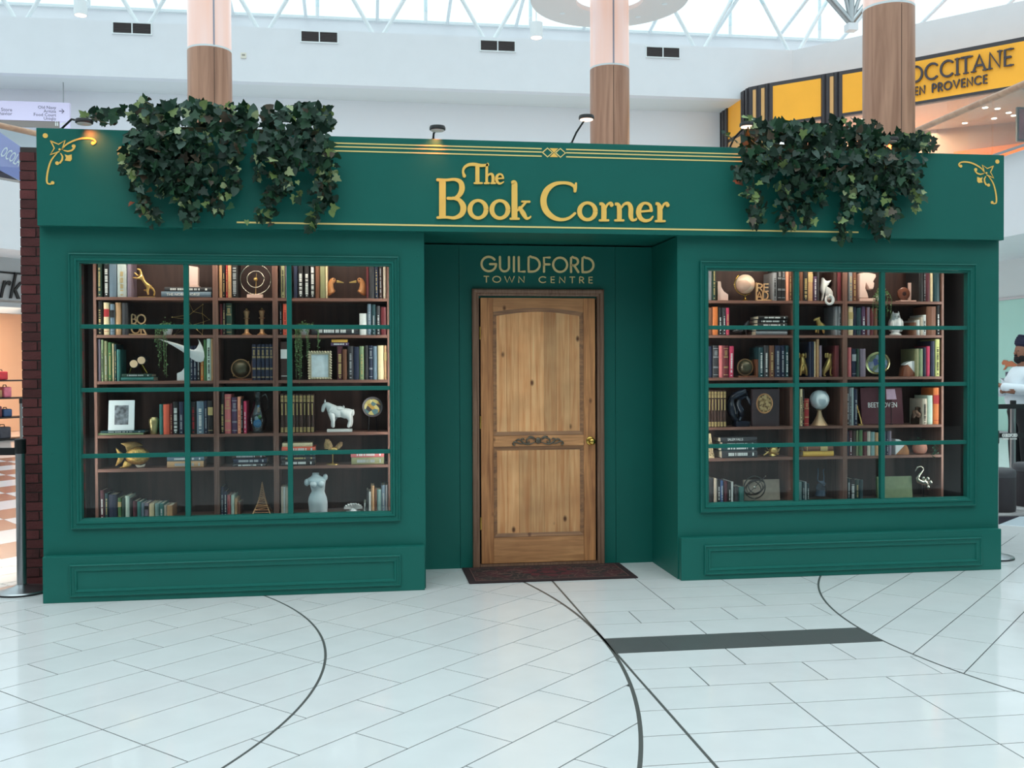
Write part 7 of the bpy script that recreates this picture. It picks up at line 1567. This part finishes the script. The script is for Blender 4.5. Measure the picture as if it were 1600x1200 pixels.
t, bs = stanchion(1582.5, 762, 'steel belt stanchion standing before the guard', None, 1.08)
for z in (1.02, .675):
    quadbox((bs.x-1.5, bs.y-.35), (bs.x+2.4, bs.y-.35+.0), z-.028, z+.028, .004).build('belt', DARK, t)
p = Vector((bs.x, bs.y-.36, .675)); pp = P(1565.5, 684, p.y-.01)
caps('GUILDFORD', P(1566, 680, p.y).x, P(1589, 680, p.y).x, P(1570, 681, p.y).z-.012, .034, p.y-.006, p.y, .004, FOIL['w'], t, gap=.12); caps('TOWN CENTRE', P(1567, 680, p.y).x, P(1588.5, 680, p.y).x, P(1570, 686, p.y).z-.006, .014, p.y-.006, p.y, .0018, FOIL['w'], t, gap=.3)
t, b = stanchion(1553, 872, 'steel stanchion base peeking from behind the kiosk right end', None, 1.0, .82)
for u, v, h, nm in ((1560, 799, .44, 'dark round stool against the kiosk right end'), (1609, 791, .46, 'dark round stool at the right picture edge')):
    d = ray(u, v); b = cam_pos+d*(-cam_pos.z/d.z); b.z = .0085; t = thing('round_stool', nm, 'stool', b, 'drum stools by the guard'); r = .165
    MB().lathe([(r*.97, .004), (r, .03), (r, h-.09)], b, 32).build('drum', M('stool_dark', (52, 46, 50), .6, noise=.06, nscale=20), t, smooth=60); MB().lathe([(r*1.0, h-.088), (r*1.01, h-.05), (r*.97, h-.015), (r*.8, h)], b, 32).build('cushion', M('stool_cushion', (70, 68, 72), .6), t, smooth=60)
CARP = M('carpet_pile', (150, 146, 146), .95, noise=.45, nscale=7); ca = thing('rug', 'mottled grey rug under the stools at far right', 'rug', (7.6, 3.6, 0))
MB().slab([(5.2, 2.45), (8.6, 2.1), (10.2, 3.6), (7.0, 4.0)], .001, .008).build('pile', CARP, ca); MB().slab([(5.17, 2.42), (8.6, 2.07), (10.23, 3.62), (7.0, 4.03)], .0004, .006).build('binding', M('rug_binding', (110, 106, 106), .9), ca)

# ------------------------------------------------------------------ the guard
d = ray(1598, 757); g = cam_pos+d*(-cam_pos.z/d.z); g.z = 0
pr = thing('person', 'bearded man in dark turban, white shirt and black trousers, arms crossed', 'person', g)
ang = math.radians(180); Rm = Matrix.Translation(g) @ Matrix.Rotation(ang, 4, 'Z')
def W(n): v = Rm @ Vector(n[:3]); return (v.x, v.y, v.z)+tuple(n[3:])
SKIN = M('skin', (146, 98, 76), .55); SHIRT = M('white_shirt', (226, 232, 238), .7, noise=.04, nscale=9); TRS = M('black_trousers', (20, 20, 24), .8); TUR = M('navy_turban', (30, 30, 58), .8, noise=.15, nscale=12); BRD = M('black_beard', (24, 20, 20), .9); SHOE = M('black_shoe', (18, 18, 20), .4)
S = [(0, 0, .98, .10), (.02, 0, 1.15, .10), (.0, 0, 1.38, .10), (-.005, 0, 1.52, .062), (.015, 0, 1.60, .088), (.02, 0, 1.70, .098), (.0, 0, 1.79, .075),
     (0, .10, .90, .075), (.02, .11, .50, .055), (0, .11, .10, .042), (.09, .115, .045, .033), (0, -.10, .90, .075), (.02, -.11, .50, .055), (0, -.11, .10, .042), (.09, -.115, .045, .033),
     (.01, .16, 1.40, .035), (.06, .26, 1.19, .032), (.26, .10, 1.22, .032), (.30, -.06, 1.27, .030), (.01, -.16, 1.40, .035), (.06, -.26, 1.19, .032), (.24, -.12, 1.17, .032), (.30, .04, 1.19, .030)]
skin('body', [W(n) for n in S], [(0, 1), (1, 2), (2, 3), (3, 4), (4, 5), (5, 6), (0, 7), (7, 8), (8, 9), (9, 10), (0, 11), (11, 12), (12, 13), (13, 14), (2, 15), (15, 16), (16, 17), (17, 18), (2, 19), (19, 20), (20, 21), (21, 22)], SKIN, pr, 2)
sh = [(.03, 0, .94, .17), (.05, 0, 1.10, .20), (.04, 0, 1.26, .195), (.0, 0, 1.40, .165), (-.005, 0, 1.50, .085), (0, .17, 1.41, .105), (.05, .275, 1.20, .085), (.25, .12, 1.22, .068), (.30, -.0, 1.25, .055), (0, -.17, 1.41, .105), (.05, -.275, 1.20, .085), (.22, -.15, 1.17, .068), (.30, -.01, 1.18, .055)]
skin('shirt', [W(n) for n in sh], [(0, 1), (1, 2), (2, 3), (3, 4), (3, 5), (5, 6), (6, 7), (7, 8), (3, 9), (9, 10), (10, 11), (11, 12)], SHIRT, pr, 2)
trs = [(0.02, 0, 1.05, .185), (0, 0, .92, .175), (0, .095, .84, .13), (.015, .115, .50, .10), (-.005, .12, .09, .085), (0, -.095, .84, .13), (.015, -.115, .50, .10), (-.005, -.12, .09, .085)]
skin('trousers', [W(n) for n in trs], [(0, 1), (1, 2), (2, 3), (3, 4), (1, 5), (5, 6), (6, 7)], TRS, pr, 2)
for s in (-1, 1): skin('shoe', [W(n) for n in [(-.05, s*.12, .05, .045), (.04, s*.12, .048, .045), (.16, s*.125, .035, .035)]], [(0, 1), (1, 2)], SHOE, pr, 2)
q = Rm @ Vector((-.025, 0, 1.80)); MB().ball(q, (.122, .112, .095), 24, 14).build('turban', TUR, pr, smooth=True)
mb = MB()
for k in range(5): mb.tube([tuple((Rm @ Vector((-.028+.116*math.cos(a)*(1-.04*k*k*.5), .108*math.sin(a)*(1-.04*k*k*.5), 1.765+.024*k+.03*math.cos(a))))) for a in [2*PI*i/24 for i in range(24)]], .012, 6, True)
mb.build('turban_fold', TUR, pr, smooth=True)
mb = MB()
for bx, by, bz, r_ in ((.066, 0, 1.585, (.052, .060, .050)), (.035, .048, 1.605, (.055, .036, .052)), (.035, -.048, 1.605, (.055, .036, .052)), (.105, 0, 1.638, (.012, .030, .010))): mb.ball(Rm @ Vector((bx, by, bz)), r_, 14, 9)
mb.build('beard', BRD, pr, smooth=True)
q = Rm @ Vector((.112, 0, 1.665)); MB().ball(q, (.018, .014, .022), 10, 8).build('nose', SKIN, pr, smooth=True)
for s in (-1, 1):
    q = Rm @ Vector((.088, s*.032, 1.695)); MB().ball(q, (.010, .012, .008), 10, 8).build('eye', BRD, pr, smooth=True)
    q = Rm @ Vector((.0, s*.086, 1.655)); MB().ball(q, (.018, .012, .030), 10, 8).build('ear', SKIN, pr, smooth=True)
q = Rm @ Vector((.098, 0, 1.625)); MB().ball(q, (.010, .020, .006), 10, 8).build('mouth', M('lips', (120, 66, 58), .5), pr, smooth=True)
for s, z, fx in ((-1, 1.26, .30), (1, 1.19, .30)):      # hands folded over the opposite arms, five fingers each
    hw_ = [(.30, s*.04, z, .026), (.27, s*.11, z, .030)]; skin('hand', [W(n) for n in hw_]+[W((.29, s*.14, z+.022, .010)), W((.26, s*.20, z+.018, .008)), W((.285, s*.145, z+.006, .010)), W((.25, s*.21, z, .008)), W((.28, s*.145, z-.010, .010)), W((.25, s*.205, z-.016, .008)), W((.27, s*.14, z-.024, .009)), W((.245, s*.19, z-.030, .007)), W((.30, s*.08, z+.032, .010)), W((.295, s*.12, z+.05, .008))],
        [(0, 1), (1, 2), (2, 3), (1, 4), (4, 5), (1, 6), (6, 7), (1, 8), (8, 9), (0, 10), (10, 11)], SKIN, pr, 1)
MB().tube([W((.02+.158*math.cos(a), .158*math.sin(a), 1.005))[:3] for a in [2*PI*i/24 for i in range(24)]], .018, 6, True).build('belt', M('leather_belt', (24, 22, 22), .4), pr, smooth=True)
q = Rm @ Vector((.10, -.16, 1.40)); MB().box((q.x-.03, q.y-.01, q.z-.03), (q.x+.03, q.y+.01, q.z+.03)).build('shirt_badge', M('badge_grey', (90, 92, 104), .6), pr, bevel=.005)
